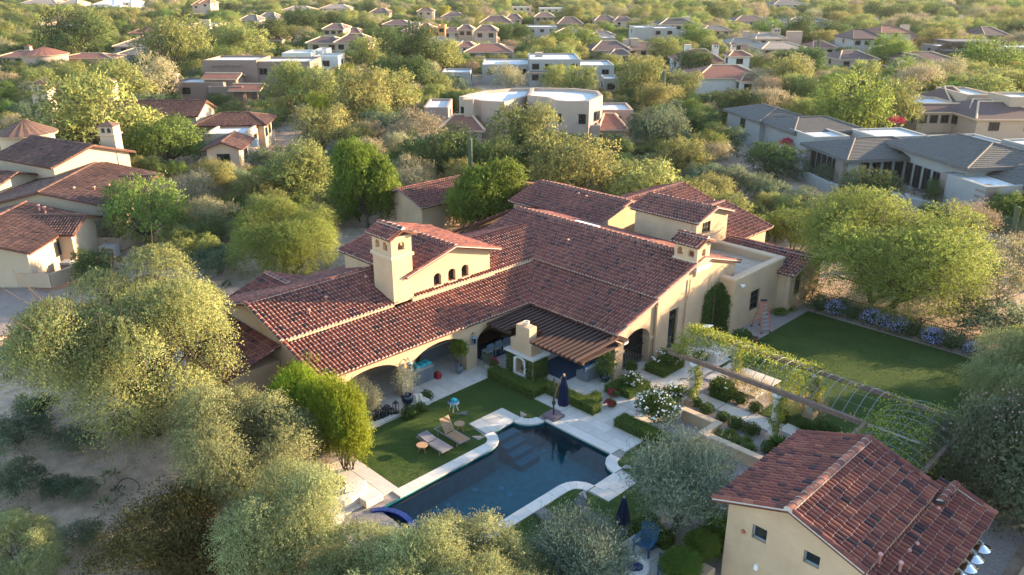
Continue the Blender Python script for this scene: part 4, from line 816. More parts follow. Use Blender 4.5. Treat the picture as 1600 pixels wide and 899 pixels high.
b = MB().tube([(-35.2, 26.2, .03), (-35.1, 26.15, .8), (-35.25, 26.3, 1.3), (-35.0, 26.1, 1.75)], [.2, .14, .2, .05], 7).tube([(-35.15, 26.2, .9), (-35.0, 26.5, 1.3), (-35.1, 26.6, 1.5)], [.09, .08, .03], 6); b.build('driftwood_sculpture', 'stone_pale', label='pale twisted sculpture standing in the second arch', cat='sculpture')
t = thing('folding_table', 'folded table with blue top and white frame standing in the first arch', 'table', (-34.2, 21.5, .03)); b = MB(); b.box(-.03, .03, -.03, .03, 0, 2.0); b.box(-.03, .03, -1.6, -1.54, 0, .6); b.obox((0, -1.57, .35), (0, 0, 1.25), .05, .05); b.obox((0, -1.0, 0.02), (0, 0, 1.15), .05, .05); b.obox((0, -1.57, .02), (0, 0, .02), .05, .05); b.build('frame', 'white', t); MB().poly([(.05, -1.45, .3), (.05, -1.0, .08), (.05, -.05, 1.1), (.05, -.05, 1.2)]).build('top', 'navy', t)
# dining set, sofas
t = thing('dining_table', 'dark dining table in the third arch', 'table', (-34.3, 31.2, .03)); MB().box(-.55, .55, -1.1, 1.1, .7, .76).build('top', 'wood_dark', t); [MB().box(sx * .45 - .04, sx * .45 + .04, sy * .95 - .04, sy * .95 + .04, 0, .7).build('leg', 'wood_dark', t) for sx in (-1, 1) for sy in (-1, 1)]
def chair(x, y, rz, label):
    t = thing('dining_chair', label, 'chair', (x, y, .03), rz, 'dining chairs in the third arch'); MB().bbox(-.26, .26, -.26, .26, .4, .5, .04).build('seat', 'cushion', t); MB().bbox(-.26, .26, .2, .28, .5, .95, .02).build('backrest', 'blue_grey', t)
    for sx in (-1, 1):
        for sy in (-1, 1): MB().box(sx * .23 - .02, sx * .23 + .02, sy * .23 - .02, sy * .23 + .02, 0, .4).build('leg', 'grey_metal', t)
for k, y in enumerate((30.5, 31.2, 31.9)): chair(-33.2, y, R(-90), ('first', 'second', 'third')[k] + ' pale cushioned dining chair on the court side of the dark table')
chair(-34.3, 29.8, R(180), 'dining chair at the camera end of the dark table'); chair(-35.2, 31.2, R(90), 'dining chair on the wall side of the dark table')
MB().box(-30.2, -27.6, 31.5, 36.0, .032, .045).build('rug', 'rug', label='dark blue rug under the pergola seating', cat='rug'); MB().box(-34.9, -32.75, 29.9, 33.2, .032, .045).build('rug', 'rug', label='dark blue rug under the dining table', cat='rug')
def sofa(x, y, rz, ln, label):
    t = thing('sofa', label, 'sofa', (x, y, .03), rz, 'outdoor sofas under the pergola'); MB().bbox(-ln / 2, ln / 2, -.42, .42, .08, .34, .02).build('base', 'wicker', t); MB().bbox(-ln / 2, ln / 2, .3, .44, .34, .78, .03).build('backrest', 'wicker', t)
    for s_ in (-1, 1): MB().bbox(s_ * (ln / 2 - .07) - .07, s_ * (ln / 2 - .07) + .07, -.42, .3, .34, .58, .03).build('armrest', 'wicker', t)
    n = int(ln / .8)
    for k in range(n): a = -ln / 2 + .16 + (ln - .32) * k / n; w_ = (ln - .32) / n - .02; MB().bbox(a, a + w_, -.4, .28, .345, .5, .05).build('seat_cushion', 'cushion', t); MB().bbox(a, a + w_, .1, .29, .5, .86, .07).build('back_cushion', 'cushion', t)
    return t
sofa(-27.0, 33.4, R(-90), 2.3, 'grey wicker sofa with pale cushions seen from behind near the corner pier'); sofa(-29.3, 36.6, 0, 2.6, 'pale cushioned sofa against the glass doors under the roof')
t = thing('coffee_table', 'dark low coffee table on the blue rug', 'table', (-28.9, 33.9, .045)); MB().box(-.5, .5, -.4, .4, .36, .42).build('top', 'wood_dark', t); [MB().box(sx * .42 - .03, sx * .42 + .03, sy * .32 - .03, sy * .32 + .03, 0, .36).build('leg', 'wood_dark', t) for sx in (-1, 1) for sy in (-1, 1)]
MB().bbox(-28.95, -28.4, 33.2, 33.6, .47, .72, .04).build('storage_box', 'turquoise', label='bright turquoise box on the coffee table', cat='box')
for k, y in enumerate((32.75, 33.8)): b = MB().bbox(-.22, .22, -.1, .1, 0, .4, .1).build('throw_pillow', 'blue_paint', label=('camera side', 'far side')[k] + ' blue pillow on the grey wicker sofa', cat='pillow', group='blue pillows'); b.location = (-27.1, y, .55); b.rotation_euler = (R(-18), 0, R(-90))

# ---------------------------------------------------------------- pool lawn: loungers, tables, parasols
def lounger(x, y, raised, label, m='lounger_metal', slat='lounger_metal', rz=0.0):
    t = thing('sun_lounger', label, 'lounger', (x, y, 0.0), rz, 'sun loungers on the pool lawn'); b = MB()
    for y_ in (-.33, .33): b.box(-1.03, 1.03, y_ - .025, y_ + .025, .28, .33)
    for x_ in (-1.03, .98): b.box(x_, x_ + .05, -.305, .305, .28, .33)
    b.build('frame', m, t)
    for x_ in (-.75, .75):
        for y_ in (-.3, .3): MB().box(x_ - .02, x_ + .02, y_ - .02, y_ + .02, 0, .28).build('leg', m, t)
    sm = MB().box(-.022, .022, -.3, .3, -.01, .01).mesh('slat', slat)
    hx, a = -.15, R(58) if raised else R(8)
    for k in range(16): obj('slat', sm, t, (hx + .06 + k * .072, 0, .335))
    for k in range(12):
        d = .05 + k * .068; o = obj('slat', sm, t, (hx - d * math.cos(a), 0, .345 + d * math.sin(a))); o.rotation_euler = (0, a, 0)
    b = MB()
    for y_ in (-.28, .28): b.obox((hx, y_, .33), (hx - .85 * math.cos(a), y_, .33 + .85 * math.sin(a)), .03, .03)
    b.build('backrest_rail', m, t)
    if raised: MB().obox((hx - .42, 0, .3), (hx - .75 * math.cos(a), 0, .3 + .6 * math.sin(a)), .03, .03).build('prop', m, t)
lounger(-27.5, 21.55, False, 'flat grey slatted sun lounger beside the brown table on the lawn'); lounger(-27.5, 22.7, True, 'grey slatted sun lounger with its backrest raised', slat='wood_teak')
lounger(-18.9, 21.2, False, 'dark sun lounger half hidden behind the olive tree by the pool', 'iron', 'wicker'); lounger(-18.2, 22.5, True, 'dark sun lounger with raised back behind the olive tree', 'iron', 'wicker')
def side_table(p, r, h, m, label, legs=3, lm=None):
    t = thing('side_table', label, 'table', p, rnd.random(), 'small round tables on the lawn'); MB().lathe([(0, h), (r, h), (r, h - .035), (r * .9, h - .05), (0, h - .05)], (0, 0, 0), 24, smooth=False).build('top', m, t)
    for k in range(legs): a = 6.283 * k / legs; MB().tube([(r * .55 * math.cos(a), r * .55 * math.sin(a), h - .05), (r * .5 * math.cos(a), r * .5 * math.sin(a), h * .5), (r * .8 * math.cos(a), r * .8 * math.sin(a), 0)], .022, 6).build('leg', lm or m, t)
p = at(718, 668.5, 0.2); side_table((p[0], p[1], 0), .28, .46, 'wood_teak', 'round brown table beside the raised lounger'); p = at(659.6, 701, .2); side_table((p[0], p[1], 0), .28, .42, 'wood_teak', 'round brown table beside the flat lounger, on the camera side')
side_table((-29.63, 24.65, 0), .32, .55, 'blue_grey', 'round blue-grey table with a turquoise bag on the lawn', 4); MB().bbox(-29.78, -29.5, 24.6, 24.85, .55, .72, .05).build('bag', 'turquoise', label='turquoise bag on the blue-grey garden table', cat='bag'); MB().lathe([(.05, 0), (.055, .2), (.03, .26), (.03, .3), (0, .3)], (-29.75, 24.48, .55), 10).build('bottle', 'iron', label='dark bottle on the blue-grey garden table', cat='bottle')
t = thing('bird_figure', 'small grey bird figure on the lawn beside the blue-grey table', 'figure', (*at(724, 650)[:2], 0), R(30)); MB().tube([(-.22, 0, .06), (-.08, 0, .13), (.08, 0, .15), (.18, 0, .1)], [.03, .1, .11, .03], 10).build('body', 'wicker', t); MB().tube([(-.15, 0, .1), (-.45, .02, .08)], [.05, .015], 6).build('tail', 'wicker', t); MB().tube([(.1, 0, .16), (.16, 0, .26), (.26, 0, .25)], [.05, .055, .008], 8).build('head', 'wicker', t)
t = thing('cantilever_parasol', 'closed navy cantilever parasol on a square purple-grey base by the pool corner', 'parasol', (-25.34, 28.03, .03))
mat('pink_grey', (.16, .115, .125), .8, .12, 8); MB().bbox(-.44, .44, -.42, .42, 0, .16, .02).build('base', 'pink_grey', t)
MB().tube([(0, 0, .16), (0, 0, 2.35)], .045, 8).build('pole', 'bronze', t); MB().tube([(0, 0, .9), (.12, .1, 1.7), (.32, .22, 2.45)], .03, 6).build('arm', 'wood_teak', t); MB().box(-.07, .07, -.07, .07, .75, .95).build('crank_box', 'bronze', t)
def folded(mb, r, z0, z1, n=18, c=(0, 0)):
    prof = [(.25, z1), (.35, z1 - .12), (.7, z1 - .6), (.95, z0 + .35), (1.0, z0 + .1), (.85, z0)]; V = []
    for f, z in prof:
        for k in range(n): q_ = r * f * (1 + (.28 if k % 2 else -.18)); V.append((c[0] + q_ * math.cos(6.283 * k / n), c[1] + q_ * math.sin(6.283 * k / n), z))
    mb.add(V, [[i * n + k, (i + 1) * n + k, (i + 1) * n + (k + 1) % n, i * n + (k + 1) % n] for i in range(len(prof) - 1) for k in range(n)]); mb.add(V[:n], [list(range(n))]); mb.add(V[-n:], [list(range(n))[::-1]])
b = MB(); folded(b, .24, .75, 2.5, c=(.42, .3)); b.build('canopy', 'navy', t); MB().tube([(.42, .3, 2.45), (.42, .3, 2.62)], .06, 8).build('finial', 'wood_teak', t)
t = thing('parasol', 'closed black parasol standing behind the olive tree on the lawn', 'parasol', (-16.75, 23.05, 0)); MB().tube([(0, 0, 0), (0, 0, 1.95)], .03, 8).build('pole', 'bronze', t); b = MB(); folded(b, .25, .45, 1.75); b.build('canopy', 'navy', t); MB().lathe([(.28, 0), (.28, .06), (.05, .1)], (0, 0, 0), 16).build('base', 'iron', t); MB().lathe([(.05, 1.74), (.06, 1.8), (0, 1.95)], (0, 0, 0), 8).build('finial', 'grey_metal', t)
# spa and raised bench at the near end of the pool
t = thing('spa', 'curved blue tiled spa wall at the near end of the pool', 'spa', (-24.1, 15.9, -.2)); ti = MB().bbox(-.055, .055, -.14, .14, -.16, .02, .012).mesh('tile', 'blue_tile'); ti2 = MB().box(-.055, .055, -.02, .02, -.34, 0).mesh('tile', 'blue_tile')
for k in range(40):
    a = R(160 - 150 * k / 39); x_, y_ = 1.45 * math.cos(a), 1.2 * math.sin(a); o = obj('tile', ti, t, (x_, y_, .22)); o.rotation_euler = (0, 0, a + R(90)); o = obj('tile', ti2, t, (x_ * .93, y_ * .93, .06)); o.rotation_euler = (0, 0, a + R(90))
b = MB(); n = 30; b.add([(f * 1.39 * math.cos(R(160 - 150 * k / n)), f * 1.14 * math.sin(R(160 - 150 * k / n)), z) for f, z in ((1.05, -.7), (1.05, .08), (.95, .08), (.95, -.7)) for k in range(n + 1)], [[i * (n + 1) + k, i * (n + 1) + k + 1, (i + 1) * (n + 1) + k + 1, (i + 1) * (n + 1) + k] for i in range(3) for k in range(n)]); b.build('wall', 'pool_shell', t)
t = thing('raised_planter', 'pale stone raised bench with round planter at the left end of the pool', 'planter', (-27.6, 15.9, .03)); b = MB(); nn_ = 10
for r0, r1, a0, a1, z in ((.95, 1.35, -70, 60, .5),):
    V = [(r * math.cos(R(a0 + (a1 - a0) * k / nn_)), r * math.sin(R(a0 + (a1 - a0) * k / nn_)), zz) for r, zz in ((r0, 0), (r0, z), (r1, z), (r1, 0)) for k in range(nn_ + 1)]; b.add(V, [[i * (nn_ + 1) + k, i * (nn_ + 1) + k + 1, (i + 1) * (nn_ + 1) + k + 1, (i + 1) * (nn_ + 1) + k] for i in range(3) for k in range(nn_)])
b.bbox(1.2, 1.9, .3, 1.2, 0, .32, .02); b.bbox(.2, 2.0, -1.5, -.95, 0, .4, .02); b.build('bench', 'stone_pale', t); MB().lathe([(.42, 0), (.5, .3), (.52, .42), (.42, .42), (.4, .3), (.01, .3)], (-.1, 0, 0), 22).build('bowl', 'stone_pale', t); f = MB(); blob_leaves(f, (-.1, 0, .5), .38, 400, .14, .04, .6, .5); f.build('foliage', 'leaf_mesquite', t)
MB().bbox(-29.9, -29.3, 16.0, 16.6, -.05, .95, .03).bbox(-30.0, -29.2, 15.9, 16.7, .95, 1.08, .03).build('stone_pillar', 'stucco', label='square tan stone pillar beside the yellow-green bush', cat='pillar')
# chairs round the fire pit
def adirondack(x, y, rz, label):
    t = thing('garden_chair', label, 'chair', (x, y, .02), rz, 'blue wooden chairs round the fire pit')
    for k in range(7):
        o = MB().box(-.045, .045, -.012, .012, 0, .86 - .03 * abs(k - 3) ** 1.6).build('back_slat', 'blue_paint', t); o.location = (-.3 + .1 * k, .28, .3); o.rotation_euler = (R(-18), R((k - 3) * 2.2), 0)
    for k in range(6): o = MB().box(-.3, .3, -.045, .045, -.012, .012).build('seat_slat', 'blue_paint', t); o.location = (0, -.28 + .1 * k, .40 - .022 * k)
    for s_ in (-1, 1): MB().box(s_ * .36 - .07, s_ * .36 + .07, -.4, .35, .56, .59).build('armrest', 'blue_paint', t); MB().box(s_ * .34 - .03, s_ * .34 + .03, -.38, -.3, 0, .56).build('leg', 'blue_paint', t); MB().obox((s_ * .32, -.34, .38), (s_ * .32, .5, .05), .04, .09).build('leg', 'blue_paint', t)
    MB().box(-.3, .3, .32, .36, .3, .42).build('rail', 'blue_paint', t)
adirondack(-15.35, 22.75, R(10), 'blue slatted garden chair facing the fire pit'); adirondack(-16.0, 20.9, R(100), 'blue garden chair left of the fire pit, partly hidden by an olive'); adirondack(-13.9, 22.3, R(-60), 'blue garden chair half hidden by the bright green shrub')
t = thing('fire_pit', 'round white fire pit filled with blue glass', 'fire pit', (-14.85, 21.4, .02)); MB().lathe([(.62, 0), (.62, .32), (.6, .36), (.36, .36), (.34, .3), (.34, .26)], (0, 0, 0), 28).build('ring', 'stone_pale', t); b = MB(); [b.tube([(q_[0], q_[1], .25), (q_[0] + .04, q_[1] + .02, .31)], .03, 5) for q_ in ((rnd.uniform(-.24, .24), rnd.uniform(-.24, .24)) for _ in range(60))]; b.lathe([(0, .26), (.345, .26)], (0, 0, 0), 20); b.build('glass_stones', 'blue_tile', t)
for k in range(2): b = MB().bbox(-.17, .17, -.1, .1, 0, .12, .02).build('terracotta_block', 'terracotta', label=('camera side', 'far side')[k] + ' red-brown block lying on the patio by the fire pit', cat='block', group='red-brown blocks by the fire pit'); b.location = (-15.9 + .05 * k, 21.75 + .4 * k, .02); b.rotation_euler = (0, 0, R(-35))
# ---------------------------------------------------------------- vine arbor
ab = thing('vine_arbor', 'long hooped wooden and iron arbor with vines beside the large lawn', 'arbor')
BZ, YN, YF, XE, XR = 2.72, 34.45, 37.95, -11.6, -8.25
for a, c in (((-22.6, YN), (-17.1, YN)), ((-17.1, YN), (XE, YN)), ((-22.7, YF), (-17, YF)), ((-17, YF), (XE, YF)), ((XE, YF), (-8.9, YF))): MB().obox((*a, BZ), (*c, BZ), .2, .24).build('beam', 'wood_beam', ab)
for a, c in (((XE, 31.4), (XE, YN)), ((XR, 31.4), (XR, YF))): MB().obox((*a, BZ), (*c, BZ), .18, .22).build('beam', 'wood_beam', ab)
for x, y in ((-20.9, YN), (-16.0, YN), (-20.4, YF), (-15.7, YF), (XR, 37.8), (XR, 31.6)):
    c_ = MB().lathe([(.23, .32), (.25, .38), (.2, .46), (.19, .6), (.165, 2.3), (.2, 2.36), (.26, 2.44), (.28, 2.56), (.28, 2.6), (0, 2.6)], (x, y, 0), 14).build('column', 'stone_pale', ab); MB().bbox(x - .3, x + .3, y - .3, y + .3, 0, .33, .04).build('pedestal', 'stucco', c_)
hp = lambda a, b, rise: [(a[0] + (b[0] - a[0]) * t_, a[1] + (b[1] - a[1]) * t_, BZ + .1 + rise * math.sin(math.pi * t_)) for t_ in np.linspace(0, 1, 11)]
hoops = []
for k in range(21): x = -22.3 + k * .53; hoops.append(hp((x, YN), (x, YF), .75))
for k in range(9): y = 31.7 + k * .72; hoops.append(hp((XE, y), (XR, y), .5))
for h_ in hoops: MB().tube(h_, .018, 5).build('hoop', 'hoop_iron', ab)
for t_ in (.17, .34, .5, .66, .83): z = BZ + .1 + .75 * math.sin(math.pi * t_); y = YN + (YF - YN) * t_; MB().tube([(-22.3, y, z), (XE, y, z)], .009, 4).build('wire', 'hoop_iron', ab)
for t_ in (.17, .34, .5, .66, .83): z = BZ + .1 + .5 * math.sin(math.pi * t_); x = XE + (XR - XE) * t_; MB().tube([(x, 31.7, z), (x, 37.5, z)], .009, 4).build('wire', 'hoop_iron', ab)
vn = thing('arbor_vine', 'sunlit yellow-green vine creeping over the arbor hoops and columns', 'vine'); b = MB(); st = MB()
def vine_at(P0, n, s_, ll=.11): P = np.array(P0) + rng.normal(0, 1, (n, 3)) * np.array(s_); leaves(b, P, unit(rng.normal(size=(n, 3)) + np.array([0, 0, -.3])), ll * (.6 + .7 * rng.random(n)), .032, leafcol(n, .25, .12))
for x, y in ((-20.9, YN), (-16.0, YN), (-20.4, YF), (-15.7, YF)):
    for k in range(26): vine_at((x + rnd.uniform(-.05, .3), y + rnd.uniform(-.22, .22), .5 + 2.1 * k / 26), int(45 + 25 * rnd.random()), (.12, .12, .1))
    st.tube([(x + .25, y, 0), (x + .22, y + .1, 1.2), (x + .2, y - .1, 2.5)], [.03, .025, .015], 5)
for k in range(250):                        # thick on the house end, thinning along the arbor
    t_ = rnd.random(); u_ = rnd.random() ** 1.5 * 12.2; x = -22.5 + u_; dens = .95 if u_ < 4.5 else .55 if u_ < 7.5 else .16
    if rnd.random() > dens or (u_ > 2 and t_ < .25 and rnd.random() < .7): continue
    y = YN + (YF - YN) * t_; z = BZ + .16 + .75 * math.sin(math.pi * t_); vine_at((x, y, z), int(26 + 60 * rnd.random() * dens), (.24, .2, .09))
    if rnd.random() < .3: st.tube([(x, y, z - .05), (x + rnd.uniform(.4, 1), y + rnd.uniform(-.4, .4), z - .03)], .012, 4)
for k in range(60): t_ = rnd.random(); y = 31.7 + 6 * rnd.random(); x = XE + (XR - XE) * t_; vine_at((x, y, BZ + .12 + .5 * math.sin(math.pi * t_)), int(20 + 30 * rnd.random()), (.3, .3, .1))
for k in range(16): vine_at((-16.8 + rnd.random() * 1.4, YF - .5 * rnd.random(), 1.3 + 1.6 * rnd.random()), 70, (.22, .2, .2))
b.build('foliage', 'leaf_vine', vn); st.build('stem', 'bark', vn)
# planting bed below the arbor
rw = thing('retaining_wall', 'low tan stucco retaining wall with a zigzag bend beside the gravel', 'wall'); b = MB()
for q_ in ((-20.4, -18.46, 32.75, 33.05), (-18.45, -18.15, 31.4, 33.05), (-18.14, -12.9, 31.4, 31.7)): b.box(*q_, -.1, .56)
b.build('body', 'stucco', rw); b = MB(); [b.bbox(*q_, .56, .63, .015) for q_ in ((-20.45, -18.5, 32.7, 33.1), (-18.49, -18.1, 31.35, 33.1), (-18.09, -12.9, 31.35, 31.75))]; b.build('coping', 'stucco_trim', rw)
path = obj('stepping_path', None, None, (0, 0, 0), kind='structure', label='pale slab path through the planting bed under the arbor')
for k in range(3): slab(1.55, .95, path, -20.4 + 1.6 * k, 35.45 - .02 * k, .06, 'travertine', .08)
for k in range(3): slab(1.3, .95, path, -15.5 + 1.35 * k, 35.9 + .05 * k, .05, 'travertine', .08)
for i in range(3):
    for j in range(3): slab(1.1, .95, path, -21.6 + 1.13 * i, 38.9 + .98 * j - .7, .03, 'travertine', .06)
sheet('planting_bed', [(-20.4, 33.06), (-18.14, 33.06), (-18.14, 31.72), (-12.9, 31.72), (-12.9, 36.2), (-21.5, 36.2), (-21.5, 34.6)], -.012, 'gravel', 'gravel planting bed inside the low wall')
ord_ = ('first', 'second', 'third', 'fourth', 'fifth', 'sixth', 'seventh', 'eighth', 'ninth', 'tenth')
for k, (x, y, r_) in enumerate(((430, 375, 50), (520, 425, 55), (645, 490, 52), (750, 545, 62), (865, 590, 62), (1010, 735, 62))):
    p = at(1000 + x / 4.993, 560 + y / 4.993); ball('box', f'round clipped boxwood on the wall side of the slab path, {ord_[k]} from the patio', p[0], p[1], r_ / 4.993 * 41 / 1250, 'shrub', 'boxwood balls along the slab path', 'boxwood_ball')
for k, (x, y, r_) in enumerate(((655, 325, 50), (780, 350, 58), (900, 415, 52), (1095, 480, 58), (1270, 545, 52), (1415, 575, 58), (1500, 590, 50))):
    p = at(1000 + x / 4.993, 560 + y / 4.993); ball('box', f'round clipped boxwood on the lawn side of the slab path, {ord_[k]} from the patio', p[0], p[1], r_ / 4.993 * 42 / 1250, 'shrub', 'boxwood balls along the slab path', 'boxwood_ball')
for k, (x, y) in enumerate(((820, 290), (930, 330), (1110, 400), (1330, 460), (740, 240))): p = at(1000 + x / 4.993, 560 + y / 4.993); ball('grass', f'feathery straw coloured ornamental grass under the arbor, {ord_[k]} clump', p[0], p[1], .62, 'grass clump', 'ornamental grasses under the arbor', 'ornamental_grass')
for k, (x, y, r_) in enumerate(((620, 625, .42), (740, 670, .42), (850, 715, .34), (835, 650, .25), (705, 600, .3))): p = at(1000 + x / 4.993, 560 + y / 4.993); ball('low', f'low green cushion plant in the gravel bed inside the wall, {ord_[k]} from the bend', p[0], p[1], r_, 'shrub', 'cushion plants in the gravel bed', 'cushion_plant')
# spiky sotol by the guest house roof
t = thing('sotol', 'dark spiky sotol plant peeking over the guest house eave', 'plant', (-15.1, 33.4, 0)); b = MB(); d = unit(rng.normal(size=(260, 3)) + np.array([0, 0, .7])); d = d[d[:, 2] > -.1]; leaves(b, np.zeros_like(d) + np.array([0, 0, .35]), d, .75, .03, leafcol(len(d))); b.build('leaf', 'leaf_box', t); MB().lathe([(.16, 0), (.14, .4), (0, .42)], (0, 0, 0), 8).build('trunk', 'bark', t)
# ladder
t = thing('step_ladder', 'red fibreglass step ladder with black top leaning open by the villa window', 'ladder', (-23.45, 46.55, -.01), R(62)); b = None
for s_ in (-1, 1):
    MB().obox((s_ * .33, -.62, 0), (s_ * .17, -.05, 2.1), .07, .035).build('rail', 'ladder', t); MB().obox((s_ * .31, .62, 0), (s_ * .17, .05, 2.1), .05, .03).build('rear_rail', 'ladder', t)
    MB().box(s_ * .33 - .06, s_ * .33 + .06, -.7, -.56, 0, .06).build('foot', 'iron', t); MB().box(s_ * .31 - .05, s_ * .31 + .05, .56, .7, 0, .06).build('foot', 'iron', t)
for k in range(7): f_ = (k + 1) / 8; w_ = .33 - .16 * f_; MB().box(-w_, w_, -.62 + .57 * f_ - .05, -.62 + .57 * f_ + .05, 2.1 * f_ - .012, 2.1 * f_ + .012).build('step', 'grey_metal', t)
for k in range(3): f_ = (k + 1) / 4.2; w_ = .31 - .14 * f_; MB().obox((-w_, .62 - .57 * f_, 2.1 * f_), (w_, .62 - .57 * f_, 2.1 * f_), .03, .03).build('brace', 'ladder', t)
MB().bbox(-.2, .2, -.12, .12, 2.08, 2.16, .02).build('top_cap', 'iron', t)
t = thing('tile_stack', 'stack of dark red roof tiles on the gravel at the lawn corner', 'tiles', (-22.95, 44.5, 0), R(20))
mat('terracotta_dark', (.12, .045, .035), .8, .2, 9)
for k in range(5): MB().bbox(-.35, .35, -.42 + .18 * k, -.26 + .18 * k, 0, .16 + .03 * (k % 2), .03).build('tile', 'terracotta_dark', t)
t = thing('sign_board', 'white square sign board on a short post at the house end of the arbor', 'sign board', (-22.9, 38.7, 0)); MB().obox((-.3, 0, 2.75), (.3, 0, 2.9), .5, .03).build('board', 'white', t); MB().tube([(0, 0, 0), (0, 0, 2.8)], .03, 6).build('post', 'grey_metal', t)
for k, (px, py, r_) in enumerate(((1158, 537, .62), (1124, 528, .5))): p = at(px, py); ball('box', ('round clipped shrub at the gravel corner below the ladder', 'clipped shrub at the foot of the wall ivy')[k], p[0], p[1], r_, group='clipped shrubs at the villa wall')
for k, (px, py) in enumerate(((1217, 492), (1222, 489), (1234, 485))): p = at(px, py); ball('low', f'small green plant at the wall of the far villa corner, {ord_[k]} from the ladder', p[0], p[1], .4, group='small plants at the far villa corner')
# flowering row, fence and pedestal beyond the large lawn
for k, (x, y, key) in enumerate(((-22.1, 52.4, 'lav'), (-21.1, 52.5, 'fl'), (-19.9, 52.7, 'lav'), (-18.6, 52.6, 'fl'), (-17.6, 52.6, 'fl'), (-16.7, 52.5, 'fl'), (-15.9, 52.6, 'lav'), (-14.5, 52.3, 'fl'), (-13.4, 52.4, 'lav'), (-12.1, 52.3, 'fl2'))):
    t = ball('lav', f"{'blue-violet flowering' if key != 'lav' else 'grey-green leafy'} shrub in the row beyond the large lawn, {ord_[k]} from the villa", x, y, .72 if key != 'fl2' else .58, group='shrub row beyond the large lawn', name='flowering_shrub' if key != 'lav' else 'shrub')
    if key != 'lav':
        f = MB(); n = 420; d = unit(rng.normal(size=(n, 3)) + np.array([0, 0, .5])); d = d[d[:, 2] > -.2]; P = d * np.array([1, 1, .85]) * (.9 + .2 * rng.random((len(d), 1))) + np.array([0, 0, .64]); petal_cloud(f, P, .055 + .03 * rng.random(len(P))); f.build('blossom', 'flower_blue', t)
fn = thing('iron_fence', 'black iron picket fence behind the flowering shrub row', 'fence'); bar = MB().box(-.011, .011, -.011, .011, 0, 1.05).mesh('picket', 'iron'); x = -23.2
while x < -8.2: obj('picket', bar, fn, (x, 53.3, .05)); x += .13
for z in (.18, 1.05): MB().box(-23.2, -8.2, 53.285, 53.315, z, z + .035).build('rail', 'iron', fn)
for k in range(7): MB().box(-23.2 + 2.5 * k - .03, -23.2 + 2.5 * k + .03, 53.27, 53.33, 0, 1.2).build('post', 'iron', fn)
MB().bbox(-23.3, -21.9, 52.7, 53.1, -.05, .4, .03).build('kerb_wall', 'stucco', label='low tan wall under the fence at the villa corner', cat='wall'); MB().bbox(-21.3, -20.5, 53.0, 53.7, -.05, 1.0, .05).build('pedestal', 'stucco', label='square tan pedestal among the flowering shrubs', cat='pedestal')
sheet('lawn_edging', rect(-22.7, -9.0, 51.87, 51.97), .03, 'gravel', 'gravel edging strip between large lawn and shrub row', th=.08)
MB().bbox(-12.9, -12.4, 22.2, 23.3, -.3, .6, .03).bbox(-13.3, -12.4, 19.0, 22.3, -.3, .5, .03).build('garden_wall', 'stucco', label='low curved tan garden wall below the guest house', cat='wall')
MB().bbox(-4.9, -3.7, 28.2, 28.6, -.3, .7, .03).bbox(-4.0, -3.6, 28.5, 33.5, -.3, .7, .03).build('garden_wall', 'stucco', label='low tan wall behind the dish lamps at the right edge', cat='wall')
t = thing('path_light', 'small black path light at the bend of the low wall', 'lamp', (-18.4, 31.15, -.03)); MB().tube([(0, 0, 0), (0, 0, .45)], .03, 6).build('stem', 'iron', t); MB().lathe([(0, .6), (.1, .55), (.1, .42), (0, .4)], (0, 0, 0), 10).build('lamp_head', 'iron', t)
t = thing('garden_hose', 'thin dark hose loops on the paving by the rose hedge', 'hose', (-22.6, 36.6, .05)); MB().tube([(.35 * math.cos(a) * (1 + a * .03), .25 * math.sin(a), .01) for a in np.linspace(0, 12, 40)], .012, 5).build('loop', 'iron', t)

